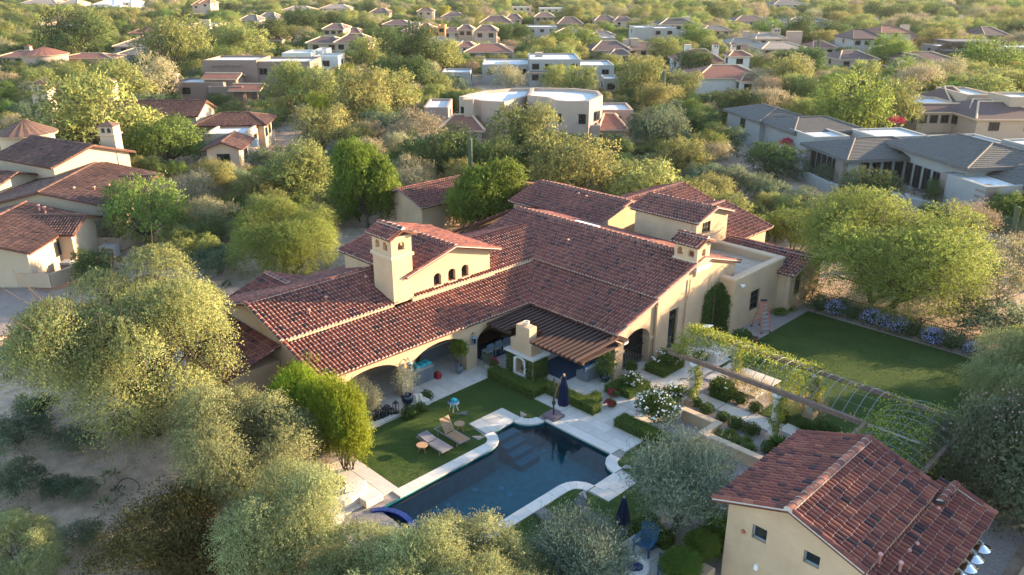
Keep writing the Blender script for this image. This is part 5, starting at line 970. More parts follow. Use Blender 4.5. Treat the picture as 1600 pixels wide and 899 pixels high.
# ---------------------------------------------------------------- neighbouring and far houses
def hm(name, c, **k): mat(name, c, .92, .06, .8, .1, 14, .15, **k)
for nm, c in dict(h_cream=(.43, .33, .235), h_tan=(.38, .28, .20), h_brown=(.21, .15, .125), h_white=(.50, .46, .40), h_grey=(.27, .255, .235), h_pink=(.35, .26, .205), h_orange=(.50, .24, .09), h_blue=(.28, .265, .245), h_stone=(.21, .165, .14), h_dark=(.08, .065, .055)).items(): hm(nm, c)
for nm, c in dict(r_white=(.52, .51, .49), r_brown=(.13, .075, .055), r_red=(.20, .085, .06), r_grey=(.115, .102, .092), r_tan=(.26, .20, .155), r_plum=(.115, .07, .06), r_dark=(.06, .05, .045)).items(): mat(nm, c, .85, .22, 3.2, .5, 5, .2)
class House:
    def __init__(s, name, label, wall_m, roof_m, trim='stucco_trim', tiles=None, win_m='bronze'):
        s.o = thing(name, label, 'house', group='houses of the desert neighbourhood'); s.w, s.r, s.trim = wall_m, roof_m, trim; s.tiles = Roof(tiles, mortar=False) if tiles else None; s.base = None; s.label = label; s.rects = []
    def note(s, f, z): s.fc = getattr(s, 'fc', f); s.top = max(getattr(s, 'top', 0), z)
    def pt(s, r, f, z): x, y = rf(r, f); return (x - s.base[0], y - s.base[1], z)
    def fr(s, r, f, rot):
        if s.base is None: s.base = rf(r, f); s.o.location = (*s.base, 0)
        ca, sa = math.cos(R(rot)), math.sin(R(rot)); return lambda u, v, z: s.pt(r + u * ca - v * sa, f + u * sa + v * ca, z)
    def winrow(s, P, u0, u1, v, z0, z1, n, axis='u', sgn=-1):
        """n recessed windows along a wall: axis u (front, v fixed) or v (side, u fixed)"""
        for k in range(n):
            c = u0 + (u1 - u0) * (k + .5) / n; w_ = min(.7, (u1 - u0) / n * .32)
            pos = (lambda a, z, t: P(a, v + sgn * t, z)) if axis == 'u' else (lambda a, z, t: P(v + sgn * t, a, z))
            b = MB()
            for a0, a1, q0, q1 in ((c - w_ - .07, c + w_ + .07, z0 - .07, z0), (c - w_ - .07, c + w_ + .07, z1, z1 + .07), (c - w_ - .07, c - w_, z0, z1), (c + w_, c + w_ + .07, z0, z1), (c - .025, c + .025, z0, z1)):
                b.add([pos(a0, q0, .0), pos(a1, q0, .0), pos(a1, q1, .0), pos(a0, q1, .0), pos(a0, q0, .07), pos(a1, q0, .07), pos(a1, q1, .07), pos(a0, q1, .07)], [[0, 1, 2, 3], [4, 5, 6, 7], [0, 1, 5, 4], [1, 2, 6, 5], [2, 3, 7, 6], [3, 0, 4, 7]])
            wo = b.build('window', 'bronze', s.o)
            MB().add([pos(c - w_, z0, .02), pos(c + w_, z0, .02), pos(c + w_, z1, .02), pos(c - w_, z1, .02), pos(c - w_, z0, .0), pos(c + w_, z0, .0), pos(c + w_, z1, .0), pos(c - w_, z1, .0)], [[0, 1, 2, 3], [4, 5, 6, 7], [0, 1, 5, 4], [1, 2, 6, 5], [2, 3, 7, 6], [3, 0, 4, 7]]).build('pane', 'glass', wo)
    def box(s, P, w, d, z0, z1, m, name='wall', inset=0):
        a, b = w / 2 - inset, d / 2 - inset; return MB().add([P(x, y, z) for z in (z0, z1) for x, y in ((-a, -b), (a, -b), (a, b), (-a, b))], [[0, 3, 2, 1], [4, 5, 6, 7], [0, 1, 5, 4], [1, 2, 6, 5], [2, 3, 7, 6], [3, 0, 4, 7]]).build(name, m, s.o)
    def flat(s, r, f, rot, w, d, h, win=2, side=1, roof=None, z0=-.3, par=.35, wm=None, sill=None):
        s.note(f, h); P = s.fr(r, f, rot); a, b, t = w / 2, d / 2, .35; m_ = wm or s.w; B = MB()
        o = [(-a, -b), (a, -b), (a, b), (-a, b)]; i = [(-a + t, -b + t), (a - t, -b + t), (a - t, b - t), (-a + t, b - t)]
        V = [P(x, y, z0) for x, y in o] + [P(x, y, h) for x, y in o] + [P(x, y, h) for x, y in i] + [P(x, y, h - par) for x, y in i]
        F = [[k, (k + 1) % 4, 4 + (k + 1) % 4, 4 + k] for k in range(4)] + [[4 + k, 4 + (k + 1) % 4, 8 + (k + 1) % 4, 8 + k] for k in range(4)] + [[8 + k, 8 + (k + 1) % 4, 12 + (k + 1) % 4, 12 + k] for k in range(4)]
        B.add(V, F); B.build('wall', m_, s.o); MB().poly([P(x, y, h - par) for x, y in i]).build('roof', roof or 'r_white', s.o)
        zz = h - (1.55 if sill is None else sill)
        if win: s.winrow(P, -a, a, -b, zz - .55, zz + .55, win, 'u', -1)
        if side: s.winrow(P, -b, b, a, zz - .55, zz + .55, side, 'v', 1); s.winrow(P, -b, b, -a, zz - .55, zz + .55, side, 'v', -1)
        return P
    def pitched(s, r, f, rot, w, d, h, rh, axis='u', hip=True, win=2, side=1, over=.5, z0=-.3, wm=None, rm=None, zt=None):
        rh = h + (rh - h) * .72 if s.tiles is None else rh
        s.note(f, rh); P = s.fr(r, f, rot); s.box(P, w, d, z0, h, wm or s.w); a, b = w / 2 + over, d / 2 + over; e = h - over * .25; B = MB(); cap = []
        if axis == 'u':
            k = min(b, a * .62) if hip else 0; pl = [[(-a, -b, e), (a, -b, e), (a - k, 0, rh), (-a + k, 0, rh)], [(a, b, e), (-a, b, e), (-a + k, 0, rh), (a - k, 0, rh)]]; ends = [[(a, -b, e), (a, b, e), (a - k, 0, rh)], [(-a, b, e), (-a, -b, e), (-a + k, 0, rh)]]; cap = [((-a + k, 0, rh), (a - k, 0, rh))]
            if hip: cap += [((a, -b, e), (a - k, 0, rh)), ((-a, -b, e), (-a + k, 0, rh)), ((a, b, e), (a - k, 0, rh))]
        else:
            k = min(a, b * .62) if hip else 0; pl = [[(a, -b, e), (a, b, e), (0, b - k, rh), (0, -b + k, rh)], [(-a, b, e), (-a, -b, e), (0, -b + k, rh), (0, b - k, rh)]]; ends = [[(-a, -b, e), (a, -b, e), (0, -b + k, rh)], [(a, b, e), (-a, b, e), (0, b - k, rh)]]; cap = [((0, -b + k, rh), (0, b - k, rh))]
            if hip: cap += [((a, -b, e), (0, -b + k, rh)), ((-a, -b, e), (0, -b + k, rh))]
        if hip: pl += ends
        else:
            o_ = over - .004
            for en in ends:
                G = [(v[0] - math.copysign(o_, v[0]), v[1] * .94, v[2] - .06) if axis == 'u' else (v[0] * .94, v[1] - math.copysign(o_, v[1]), v[2] - .06) for v in en]
                MB().poly([P(*v) for v in G]).build('gable', wm or s.w, s.o)
        if s.tiles and rm is None:
            for q_ in pl: s.tiles.plane([P(*v) for v in q_])
            for q_ in cap: s.tiles.cap(P(*q_[0]), P(*q_[1]))
        else:
            for q_ in pl:
                V = [P(*v) for v in q_]; n = len(V); B.add(V, [list(range(n))]); B.add([(x, y, z - .22) for x, y, z in V], [list(range(n))[::-1]], 1); B.add(V + [(x, y, z - .22) for x, y, z in V], [[k_, n + k_, n + (k_ + 1) % n, (k_ + 1) % n] for k_ in range(n)], 1)
            for q_ in [c for c in cap if math.dist(*c) > .2]: B.tube([np.array(P(*q_[0])) + np.array([0, 0, .04]), np.array(P(*q_[1])) + np.array([0, 0, .04])], .16, 6, 1)
            B.build('roof', [rm or s.r, s.trim], s.o)
        zz = h - 1.25
        if win: s.winrow(P, -w / 2, w / 2, -d / 2, zz - .6, zz + .5, win, 'u', -1)
        if side: s.winrow(P, -d / 2, d / 2, w / 2, zz - .6, zz + .5, side, 'v', 1); s.winrow(P, -d / 2, d / 2, -w / 2, zz - .6, zz + .5, side, 'v', -1)
        return P
    def turret(s, r, f, rad, h, rh, rm=None):
        P = s.fr(r, f, 0); c = P(0, 0, 0); MB().lathe([(rad, -.3), (rad, h)], c, 24).build('wall', s.w, s.o); b = MB(); n = 40
        V = [(c[0] + rr * (1 + (.012 if k % 2 else 0)) * math.cos(6.283 * k / n), c[1] + rr * (1 + (.012 if k % 2 else 0)) * math.sin(6.283 * k / n), z + (.05 if k % 2 else 0)) for rr, z in ((rad + .45, h - .12), (.05, rh)) for k in range(n)]
        b.add(V, [[k, (k + 1) % n, n + (k + 1) % n, n + k] for k in range(n)]); b.build('roof', rm or s.r, s.o); MB().lathe([(rad + .45, h - .13), (rad + .42, h - .32), (rad, h - .36)], c, 24).build('eave', s.trim, s.o)
    def chimney(s, r, f, w, z0, z1, cap='gable', rot=0):
        P = s.fr(r, f, rot); c = s.box(P, w, w, z0, z1, s.w, 'chimney'); a = w / 2 + .18
        if cap == 'gable':
            MB().add([P(-a, -a, z1 + .05), P(a, -a, z1 + .05), P(a, a, z1 + .05), P(-a, a, z1 + .05), P(0, 0, z1 + .5)], [[0, 1, 4], [1, 2, 4], [2, 3, 4], [3, 0, 4]]).build('cap', s.r, c); s.box(P, w + .24, w + .24, z1 - .9, z1 - .75, s.trim, 'ledge')
            for dx in (-.2, .2): MB().add([P(dx * w - .12 * w, -w / 2 - .02, z1 - .6), P(dx * w + .12 * w, -w / 2 - .02, z1 - .6), P(dx * w + .12 * w, -w / 2 - .02, z1 - .2), P(dx * w, -w / 2 - .02, z1 - .1), P(dx * w - .12 * w, -w / 2 - .02, z1 - .2)], [[0, 1, 2, 3, 4]]).build('vent_opening', 'iron', c)
        else: s.box(P, w + .16, w + .16, z1 - .12, z1 + .02, s.trim, 'cap')
    def px(s, px, py, z): p = at(px, py, z); return to_rf(p[0], p[1])
    def fp(s, px0, px1, py, h, d, **k):         # flat roofed block whose front parapet spans px0..px1
        a, b = s.px(px0, py, h), s.px(px1, py, h); f = (a[1] + b[1]) / 2; return s.flat((a[0] + b[0]) / 2, f + d / 2, k.pop('rot', 0), b[0] - a[0], d, h, **k)
    def pp(s, px0, px1, py, h, rh, d, **k):
        a, b = s.px(px0, py, h), s.px(px1, py, h); f = (a[1] + b[1]) / 2; return s.pitched((a[0] + b[0]) / 2, f + d / 2, k.pop('rot', 0), b[0] - a[0], d, h, rh, **k)
    def cp(s, px, py, w, z1, z0=2.0, cap='gable'):
        a = s.px(px, py, z1); F = s.fc; z1 = max(CAMH - (CAMH - z1) * F / a[1], s.top + .5); s.chimney(a[0] / a[1] * F, F, w * .56, z0, min(z1, s.top + 2.2), cap)
    def done(s, n=0):
        if s.tiles: s.tiles.finish(s.o)
        HOUSES.append(s)
HOUSES = []
BROWN = [(.125, .062, .046), (.145, .072, .052), (.105, .054, .042), (.16, .08, .058), (.115, .06, .045), (.085, .046, .038), (.19, .10, .072), (.05, .032, .03), (.13, .068, .05), (.075, .042, .038)]
# left neighbour
h = House('neighbour_house', 'tan neighbouring house with round turret and brown tiled roofs at the left edge', 'h_cream', 'r_brown', tiles=BROWN)
h.turret(-53.6, 88.5, 2.7, 6.4, 7.7, 'r_brown'); h.pitched(-46.2, 81.9, -30, 9.5, 8.2, 5.3, 6.6, 'u', False, 0, 0); h.pitched(-41.6, 74.2, 4, 11.4, 12.2, 3.4, 4.75, 'v', False, 0, 1); h.pitched(-52, 76.5, -15, 9, 8, 3.6, 4.8, 'u', False, 2, 0)
h.pitched(-41.6, 61.8, 3, 9.4, 9.4, 2.95, 4.1, 'v', False, 0, 1); h.pitched(-38.0, 64.2, 3, 4.2, 4.4, 2.9, 3.7, 'u', False, 1, 0); h.pitched(-37.8, 77, 4, 4.6, 5.5, 3.1, 4.0, 'u', False, 1, 1)
h.chimney(-41.4, 82.6, 1.5, 4, 8.0); h.chimney(-62, 108, 2.0, 0, 9.2)
for r_, f_, z in ((-39.5, 70.5, 4.1), (-38.2, 71.5, 3.9), (-40, 65.5, 3.8), (-39.4, 65.3, 3.7), (-37.6, 73, 3.75)): P = h.fr(r_, f_, 0); MB().lathe([(0, .5), (.14, .48), (.14, .36), (.08, .34), (.08, -.2)], P(0, 0, z), 8).build('vent_pipe', 'pink_pipe', h.o)
h.done()
t = thing('courtyard_wall', 'low tan courtyard wall beside the neighbouring house', 'wall'); 
for a, c in ((rf(-39.0, 57.5), rf(-35.2, 57.2)), (rf(-35.2, 57.2), rf(-33.2, 61.5)), (rf(-36.0, 66.4), rf(-34.0, 66.2)), (rf(-34, 66.2), rf(-33.4, 69.0))): MB().obox((*a, .55), (*c, .55), .25, 1.1).build('section', 'h_tan', t)
for k, (r_, f_, w_) in enumerate(((-38.9, 58.6, .9), (-35.6, 60.5, .8), (-34.2, 64.6, 1.3))): x, y = rf(r_, f_); t = thing('air_conditioner', ('white cooling unit against the near wall of the neighbouring house', 'grey cooling unit under the gable door of the neighbouring house', 'pale cooling unit outside the courtyard wall')[k], 'air conditioner', (x, y, 0), YAW, 'cooling units of the neighbouring house'); MB().bbox(-w_ / 2, w_ / 2, -.45, .45, 0, 1.0, .03).build('case', 'h_grey' if k else 'white', t); b = MB(); [b.box(-w_ * .4, w_ * .4, -.47, -.45, .15 + .12 * q_, .2 + .12 * q_) for q_ in range(6)]; b.build('grille', 'bronze', t)
# second neighbour
h = House('gabled_house', 'cream house with dark tiled gable and lit gable wall beside the driveway', 'h_cream', 'r_plum', tiles=BROWN)
h.pitched(-50.5, 115.4, 0, 13.5, 7.2, 4.5, 6.0, 'u', False, 0, 0); h.pitched(-39.2, 114.6, 6, 9, 7.5, 3.4, 4.4, 'u', True, 0, 3); h.flat(-37.6, 107.6, 3, 5.2, 6.8, 3.3, 0, 2); h.pitched(-35.6, 100.4, 5, 3.8, 6.5, 2.8, 3.6, 'v', False, 1, 1); h.chimney(-58, 117.5, 1.9, 3, 8.4); h.done()
t = thing('air_conditioner', 'white cooling unit on the wall of the cream gabled house', 'air conditioner', (*rf(-34.3, 106.5), 1.2), YAW); MB().bbox(-.4, .4, -.4, .4, 0, 1.0, .03).build('case', 'white', t)
# brown pueblo house
h = House('pueblo_house', 'brown two storey pueblo house with tiled porch behind the gabled house', 'h_brown', 'r_red')
h.flat(-55.0, 166, 0, 10.5, 10, 7.4, 0, 0); h.flat(-45.0, 166.5, 0, 11, 10, 7.1, 3, 1, sill=1.9); h.flat(-59.0, 158, 0, 9.5, 8, 4.0, 2, 1); h.flat(-53.5, 155, 0, 6.5, 5, 3.4, 0, 0); h.pitched(-55.5, 158.5, 0, 6, 5, 4.6, 5.4, 'u', False, 0, 0, rm='r_red'); P = h.pitched(-49.6, 154.5, 0, 5.0, 6, 3.0, 3.9, 'u', False, 0, 0, z0=2.6, rm='r_red'); h.flat(-38.2, 165, 0, 4, 7, 5.0, 0, 1)
for k in range(3): MB().tube([P(-2.3 + 2.3 * k, -2.8, -.2), P(-2.3 + 2.3 * k, -2.8, 2.7)], .18, 6).build('porch_post', 'wood_teak', h.o)
for k in range(8): MB().tube([P(-8.5 + .75 * k, 6.3, 6.3), P(-8.5 + .75 * k, 5.6, 6.3)], .12, 6).build('viga', 'wood_beam', h.o)
h.chimney(-64.4, 157, 1.4, 2, 5.2, 'flat'); h.done()
h = House('white_house', 'white cubic two storey pueblo house beyond the brown one', 'h_white', 'r_red'); h.fp(440, 486, 83, 6.8, 9, win=2, side=1); h.fp(486, 503, 80, 6.8, 10, win=0, side=0); h.fp(489, 528, 88, 6.2, 8, win=1, side=1); h.fp(490, 509, 98, 4, 5, win=1, side=0); h.pp(520, 545, 96, 3.2, 4.4, 7, win=1, rm='r_red'); h.done()
h = House('two_storey_house', 'tan two storey house with brown hipped roof behind the white cubic house', 'h_tan', 'r_plum', 'h_cream'); h.pp(480, 530, 66.5, 6.0, 7.6, 11, win=2); h.pp(524, 575, 66, 6.2, 8.6, 12, win=3); h.done()
h = House('turret_house', 'distant pinkish house with small turret at the left edge', 'h_pink', 'r_red'); h.pp(0, 54, 88, 3.4, 4.8, 10, win=3); h.turret(*h.px(70, 86, 4.2), 5.2, 4.6, 6.2, 'r_red'); h.pp(92, 172, 90, 3.0, 4.0, 8, win=0); h.cp(44, 73, 2.4, 7.0); h.done()
h = House('tan_roof_house', 'low house with broad tan roof above the gabled house', 'h_grey', 'r_tan'); h.pp(178, 262, 72, 3.2, 6.4, 22, win=3); h.pp(185, 232, 84, 3, 4.5, 10, win=0, rm='r_grey'); h.done()
h = House('red_roof_house', 'orange-brown house with red hipped roofs and chimney, upper left', 'h_tan', 'r_red', 'wood_beam'); h.pp(202, 248, 52, 3.4, 6.2, 15, win=2); h.pp(248, 280, 48, 3.4, 5.0, 12, win=2); h.cp(245, 39, 3.4, 8.4); h.done()
h = House('flat_white_house', 'long flat white house with two round chimneys, upper left', 'h_cream', 'r_white'); h.fp(240, 292, 41, 4.4, 14, win=2); h.fp(290, 336, 38, 4.6, 14, win=4); h.fp(322, 352, 46, 3.5, 10, win=1); h.cp(316, 31, 3.6, 8, cap='flat'); h.cp(324, 31, 3.6, 8, cap='flat'); h.done()
h = House('curved_pueblo', 'large curved pink-beige pueblo house with white flat roof in the middle distance', 'h_pink', 'r_red')
def polyflat(h, pts, ztop, zb, par=.45):
    P0 = [h.px(x, y, ztop) for x, y in pts]
    if h.base is None: h.base = rf(*P0[0]); h.o.location = (*h.base, 0)
    c = np.mean(P0, 0); V = [h.pt(r_, f_, zb) for r_, f_ in P0] + [h.pt(r_, f_, ztop) for r_, f_ in P0]; I = [tuple(c + (np.array(q_) - c) * (1 - .5 / max(1, np.linalg.norm(np.array(q_) - c)))) for q_ in P0]; V += [h.pt(r_, f_, ztop) for r_, f_ in I] + [h.pt(r_, f_, ztop - par) for r_, f_ in I]; n = len(P0)
    MB().add(V, [[k + i * n, (k + 1) % n + i * n, n + (k + 1) % n + i * n, n + k + i * n] for i in range(3) for k in range(n)]).build('wall', h.w, h.o); MB().poly([h.pt(r_, f_, ztop - par) for r_, f_ in I]).build('roof', 'r_white', h.o)
    return P0
q1 = polyflat(h, [(717, 151), (752, 157.5), (788, 159.5), (824, 150), (832, 137.5), (800, 138), (760, 141.5), (736, 146)], 6.2, -.3); q2 = polyflat(h, [(824, 149), (855, 152), (868, 157), (888, 158.5), (921, 158), (942, 149), (935, 142), (897, 138), (832, 137)], 6.6, -.3)
for A, B, n in ((q1[0], q1[2], 3), (q2[2], q2[4], 2), (q2[4], q2[5], 1)):
    A, B = np.array(A), np.array(B); ln = np.linalg.norm(B - A); ang = math.degrees(math.atan2(B[1] - A[1], B[0] - A[0])); P = h.fr(*((A + B) / 2), ang); h.winrow(P, -ln / 2, ln / 2, -.32, 3.6, 4.8, n, 'u', -1)
h.fp(890, 915, 191, 3.6, 4, win=0, side=0); h.fp(912, 938, 196, 3.2, 7, win=0, side=0); h.fp(936, 990, 172, 3.6, 8, win=1); h.fp(662, 700, 168, 3.4, 10, win=0); h.pp(690, 752, 202, 3.0, 4.8, 8, win=0); h.pp(940, 975, 200, 2.6, 4.2, 10, win=0); h.cp(732, 142, 2.3, 7.6, cap='flat'); h.cp(901, 187, 2.2, 4.6, 0, cap='flat')
P = h.fr(*h.px(940, 215, 1.5), 0)
for k in range(10): MB().add([P(x, y, z) for z in (-.3, .25 * (k + 1)) for x, y in ((-.8 + .1 * k, .4 * k), (.6 + .1 * k, .4 * k), (.6 + .1 * k, .4 * k + .4), (-.8 + .1 * k, .4 * k + .4))], [[0, 3, 2, 1], [4, 5, 6, 7], [0, 1, 5, 4], [1, 2, 6, 5], [2, 3, 7, 6], [3, 0, 4, 7]]).build('stair_step', h.w, h.o)
h.done()
h = House('grey_pueblo', 'long grey-beige flat roofed house behind the curved pueblo house', 'h_grey', 'r_plum'); h.fp(753, 830, 101, 4.2, 14, win=3); h.fp(827, 907, 93, 5.6, 16, win=4); h.fp(905, 960, 102, 4.4, 12, win=2); h.fp(944, 967, 123, 3.6, 7, win=1); h.pp(828, 862, 112, 3.0, 3.9, 5, win=2); h.fp(690, 735, 113, 3.2, 8, win=1); h.cp(842, 82, 3.0, 8.0, cap='flat'); h.done()
h = House('long_tile_house', 'long pinkish house with brown tiled roofs and two chimneys behind the grey flat roofed house', 'h_pink', 'r_plum'); h.pp(927, 985, 78, 3.4, 6.0, 16, win=3); h.pp(980, 1050, 76, 3.4, 5.2, 14, win=4); h.pp(955, 985, 85, 3.0, 4.4, 8, win=2); h.cp(991, 60, 4.0, 9.0, cap='flat'); h.cp(978, 70, 3.0, 7.0, cap='flat'); h.done()
h = House('cube_house', 'grey cubic two storey house with balcony, top centre', 'h_grey', 'r_dark'); h.fp(992, 1022, 43, 7.0, 14, win=0); h.fp(1020, 1056, 44, 6.6, 12, win=2); h.fp(1028, 1044, 47, 5.6, 4, win=1, wm='h_pink'); h.fp(1056, 1068, 50, 4, 8, win=0); h.done()
h = House('chimney_house', 'blue-grey two storey house with tall chimney behind the cubic house', 'h_blue', 'r_dark'); h.pp(1032, 1090, 38, 6.4, 8.8, 16, win=5); h.cp(1072, 29, 5, 11, cap='flat'); h.done()
h = House('red_villa', 'white walled villa with many red-brown tiled hips and a small arched tower', 'h_white', 'r_red'); h.pp(1064, 1130, 96, 3.6, 6.8, 14, win=1); h.pp(1092, 1196, 121, 3.4, 5.8, 14, win=0); h.pp(1141, 1172, 87, 5.6, 6.8, 5, win=1); h.pp(1160, 1198, 126, 3.2, 4.6, 6, win=2); h.cp(1118, 74, 2.6, 8.4); h.cp(1146, 73, 2.0, 8.6); h.cp(1074, 82, 2.6, 6.4, cap='flat'); h.done()
h = House('pink_villa', 'pinkish villa with low tiled roofs and several chimneys behind the red roofed villa', 'h_pink', 'r_tan'); h.pp(1142, 1190, 68, 3.6, 5.2, 14, win=2); h.pp(1182, 1228, 60, 5.0, 6.8, 14, win=2); h.pp(1192, 1262, 76, 3.6, 5.4, 14, win=4); h.cp(1166, 51, 3.2, 7.6, cap='flat'); h.cp(1213, 46, 4.0, 9.6); h.cp(1246, 58, 4.0, 7.8, cap='flat'); h.cp(1234, 66, 4.0, 6.5, cap='flat'); h.done()
h = House('brown_lodge', 'dark two storey house with brown hipped roofs and balcony, upper right', 'h_grey', 'r_plum', 'h_dark'); h.pp(1334, 1379, 60, 6.2, 9.0, 14, win=3); h.pp(1312, 1374, 72, 3.2, 5.6, 12, win=3); h.fp(1346, 1375, 69, 4.2, 3, win=0, wm='h_dark', roof='r_dark'); h.done()
h = House('white_lodge', 'cream two storey house with dark red roofs beside the brown lodge', 'h_cream', 'r_red', 'wood_beam'); h.pp(1378, 1424, 51, 6.4, 8.6, 14, win=1); h.pp(1408, 1446, 62, 3.4, 5.4, 12, win=2); h.pp(1390, 1420, 63, 3.4, 5.0, 6, win=1); h.cp(1414, 41, 4, 10, cap='flat'); h.done()
h = House('plum_roof_house', 'low pale house with plum tiled roofs and lit gable below the lodges', 'h_pink', 'r_plum'); h.pp(1314, 1372, 92, 3.4, 5.4, 14, win=3); h.pp(1420, 1502, 96, 3.4, 5.6, 16, win=2); h.pp(1420, 1448, 94, 4.0, 5.4, 12, axis='v', hip=False, win=1); h.pp(1408, 1430, 106, 3.0, 4.2, 8, win=1); h.cp(1365, 75, 3.6, 7.4, cap='flat'); h.cp(1378, 72, 3.6, 7.6, cap='flat'); h.done()
h = House('slab_house', 'modern house with wide dark overhanging slab roofs at the upper right edge', 'h_stone', 'r_grey', win_m='bronze'); h.fp(1487, 1576, 65, 5.4, 12, win=0, side=0, z0=4.6, roof='r_grey', par=.1, wm='h_dark'); h.fp(1496, 1570, 68, 4.6, 9, win=6); h.fp(1466, 1500, 72, 3.6, 10, win=0); h.fp(1560, 1640, 74, 4.0, 12, win=2); h.fp(1478, 1640, 79, 3.4, 6, win=8, wm='h_dark'); h.done()
h = House('right_pueblo', 'tan pueblo house with brown tiled porch roofs and white flat roof at the right edge', 'h_tan', 'r_plum'); h.pp(1436, 1504, 173, 3.2, 4.2, 4, win=4, hip=False); h.fp(1434, 1500, 162, 3.8, 8, win=0); h.fp(1512, 1560, 148, 5.0, 10, win=0); h.pp(1518, 1580, 169, 3.8, 5.0, 6, win=2); h.pp(1528, 1640, 184, 3.2, 5.2, 12, win=2); h.fp(1580, 1640, 152, 5.6, 6, win=0); h.pp(1490, 1516, 160, 3.4, 6.0, 10, win=0); h.done()
# modern grey house
CONC = [(.15, .13, .125), (.16, .14, .13), (.145, .128, .12), (.165, .145, .138), (.15, .132, .126), (.14, .124, .12), (.17, .15, .142), (.13, .115, .112), (.155, .136, .13), (.14, .122, .118)]
class FlatTile(Roof):
    """low pitched roof laid with long straight courses"""
    def finish(s, parent):
        rf_ = s.b.build('roof', ['r_grey', 'h_dark', 'mortar'], parent); return rf_
    def cap(s, a, b, r=.1, lit=None): math.dist(a, b) > .2 and s.b.tube([np.array(a, float) + np.array([0, 0, .05]), np.array(b, float) + np.array([0, 0, .05])], .13, 6, 0)
    def plane(s, poly, th=.3, tiles=True):
        Roof.plane(s, poly, th, False); P = np.array(poly, float); nrm = np.cross(P[1] - P[0], P[2] - P[0]); nrm /= np.linalg.norm(nrm); nrm = nrm if nrm[2] > 0 else -nrm; e = np.cross((0, 0, 1.0), nrm); e /= np.linalg.norm(e); u_ = np.cross(nrm, e); u = (P - P[0]) @ e; v = (P - P[0]) @ u_; n = len(P); vv = v.min() + .02
        while vv < v.max() - .3:
            xs_ = []; xt_ = []
            for i in range(n):
                j = (i + 1) % n
                for lv, ls in ((vv, xs_), (vv + .36, xt_)):
                    if (v[i] > lv) != (v[j] > lv): ls.append(u[i] + (u[j] - u[i]) * (lv - v[i]) / (v[j] - v[i]))
            if len(xs_) >= 2 and len(xt_) >= 2:
                Q = lambda a, c, z: P[0] + e * a + u_ * c + nrm * z; a0, a1, b0, b1 = min(xs_), max(xs_), min(xt_), max(xt_); s.b.add([Q(a0, vv, .0), Q(a1, vv, .0), Q(a0, vv, .065), Q(a1, vv, .065), Q(b0, vv + .37, .01), Q(b1, vv + .37, .01)], [[0, 1, 3, 2], [2, 3, 5, 4]])
            vv += .36
        return s
h = House('modern_house', 'modern grey house with low grey tiled roofs, dark fascia and stone piers at right', 'h_blue', 'r_grey', 'h_dark'); h.tiles = FlatTile(CONC, False)
RM = 9
h.pitched(42.6, 94.3, RM, 11, 9, 3.4, 4.6, 'u', True, 0, 0, .8); h.pitched(50.5, 87.4, RM, 10.5, 13, 4.5, 5.8, 'v', True, 0, 0, .9); h.pitched(55.5, 79.6, RM, 12, 6.5, 3.6, 4.9, 'u', True, 0, 0, .8); h.flat(48.6, 78.2, RM, 7.4, 5.6, 3.5, 0, 0, par=.2)
h.flat(38.9, 101.6, RM, 4.8, 6.4, 4.0, 0, 0, par=.25); h.pitched(40.2, 108.2, RM, 9, 9, 3.9, 4.8, 'u', True, 0, 0, .7); h.pitched(37.2, 117.5, RM, 7.5, 11, 3.9, 4.9, 'v', True, 1, 1, .6); h.flat(47.8, 101.5, RM, 7, 6, 4.0, 0, 0, par=.2); h.flat(55, 97, RM, 7, 6, 4.0, 0, 0, par=.2); h.flat(60, 88, RM, 7, 8, 5.0, 0, 0, par=.2); h.chimney(58.5, 84.0, 2.0, 3, 6.4, 'flat')
for r_, f_, w_, z in ((36.9, 97.6, 1.1, 3.3), (37.9, 89.9, 1.5, 3.3), (45.3, 81.0, 1.4, 3.4), (46.0, 75.6, 1.4, 3.4)):
    P = h.fr(r_, f_, RM); pr = h.box(P, w_, w_, -.3, z, 'h_stone', 'stone_pier')
    for q_ in range(10): h.box(P, w_ + .05 + .05 * (q_ % 2), w_ + .05 + .05 * (q_ % 2), .1 + q_ * .3, .36 + q_ * .3, 'h_stone', 'stone_course').parent = pr
P = h.fr(42.6, 94.3, RM); h.winrow(P, -4.2, 4.2, -4.52, .3, 2.8, 6, 'u', -1); h.winrow(P, -3.6, 3.6, -5.52, .2, 2.9, 6, 'v', -1); P = h.fr(50.5, 87.4, RM); h.winrow(P, -6, 5, -5.27, .3, 2.7, 7, 'v', -1); P = h.fr(48.6, 78.2, RM); h.winrow(P, -3, 3.4, -2.82, .3, 2.6, 5, 'u', -1); P = h.fr(55.5, 79.6, RM); h.winrow(P, -5, 5, -3.27, .4, 2.6, 5, 'u', -1)
h.done()
t = thing('terrace_wall', 'grey garden wall and terrace in front of the modern grey house', 'wall'); [MB().obox((*rf(*a), .5), (*rf(*c), .5), .3, 1.2).build('section', 'h_grey', t) for a, c in (((33.5, 97), (35.2, 86)), ((35.2, 86), (40.5, 80)), ((40.5, 80), (44, 76)))]; MB().prism([rf(34, 97), rf(35.6, 86.4), rf(41, 80.4), rf(44.5, 82), rf(40, 92)], -.1, .25).build('terrace', 'travertine', t)
t = thing('terrace_table', 'dark patio table on the terrace of the modern house', 'table', (*rf(43.8, 83.4), .25)); MB().box(-1, 1, -.5, .5, .7, .76).build('top', 'h_dark', t); [MB().box(sx * .9 - .05, sx * .9 + .05, sy * .4 - .05, sy * .4 + .05, 0, .7).build('leg', 'h_dark', t) for sx in (-1, 1) for sy in (-1, 1)]
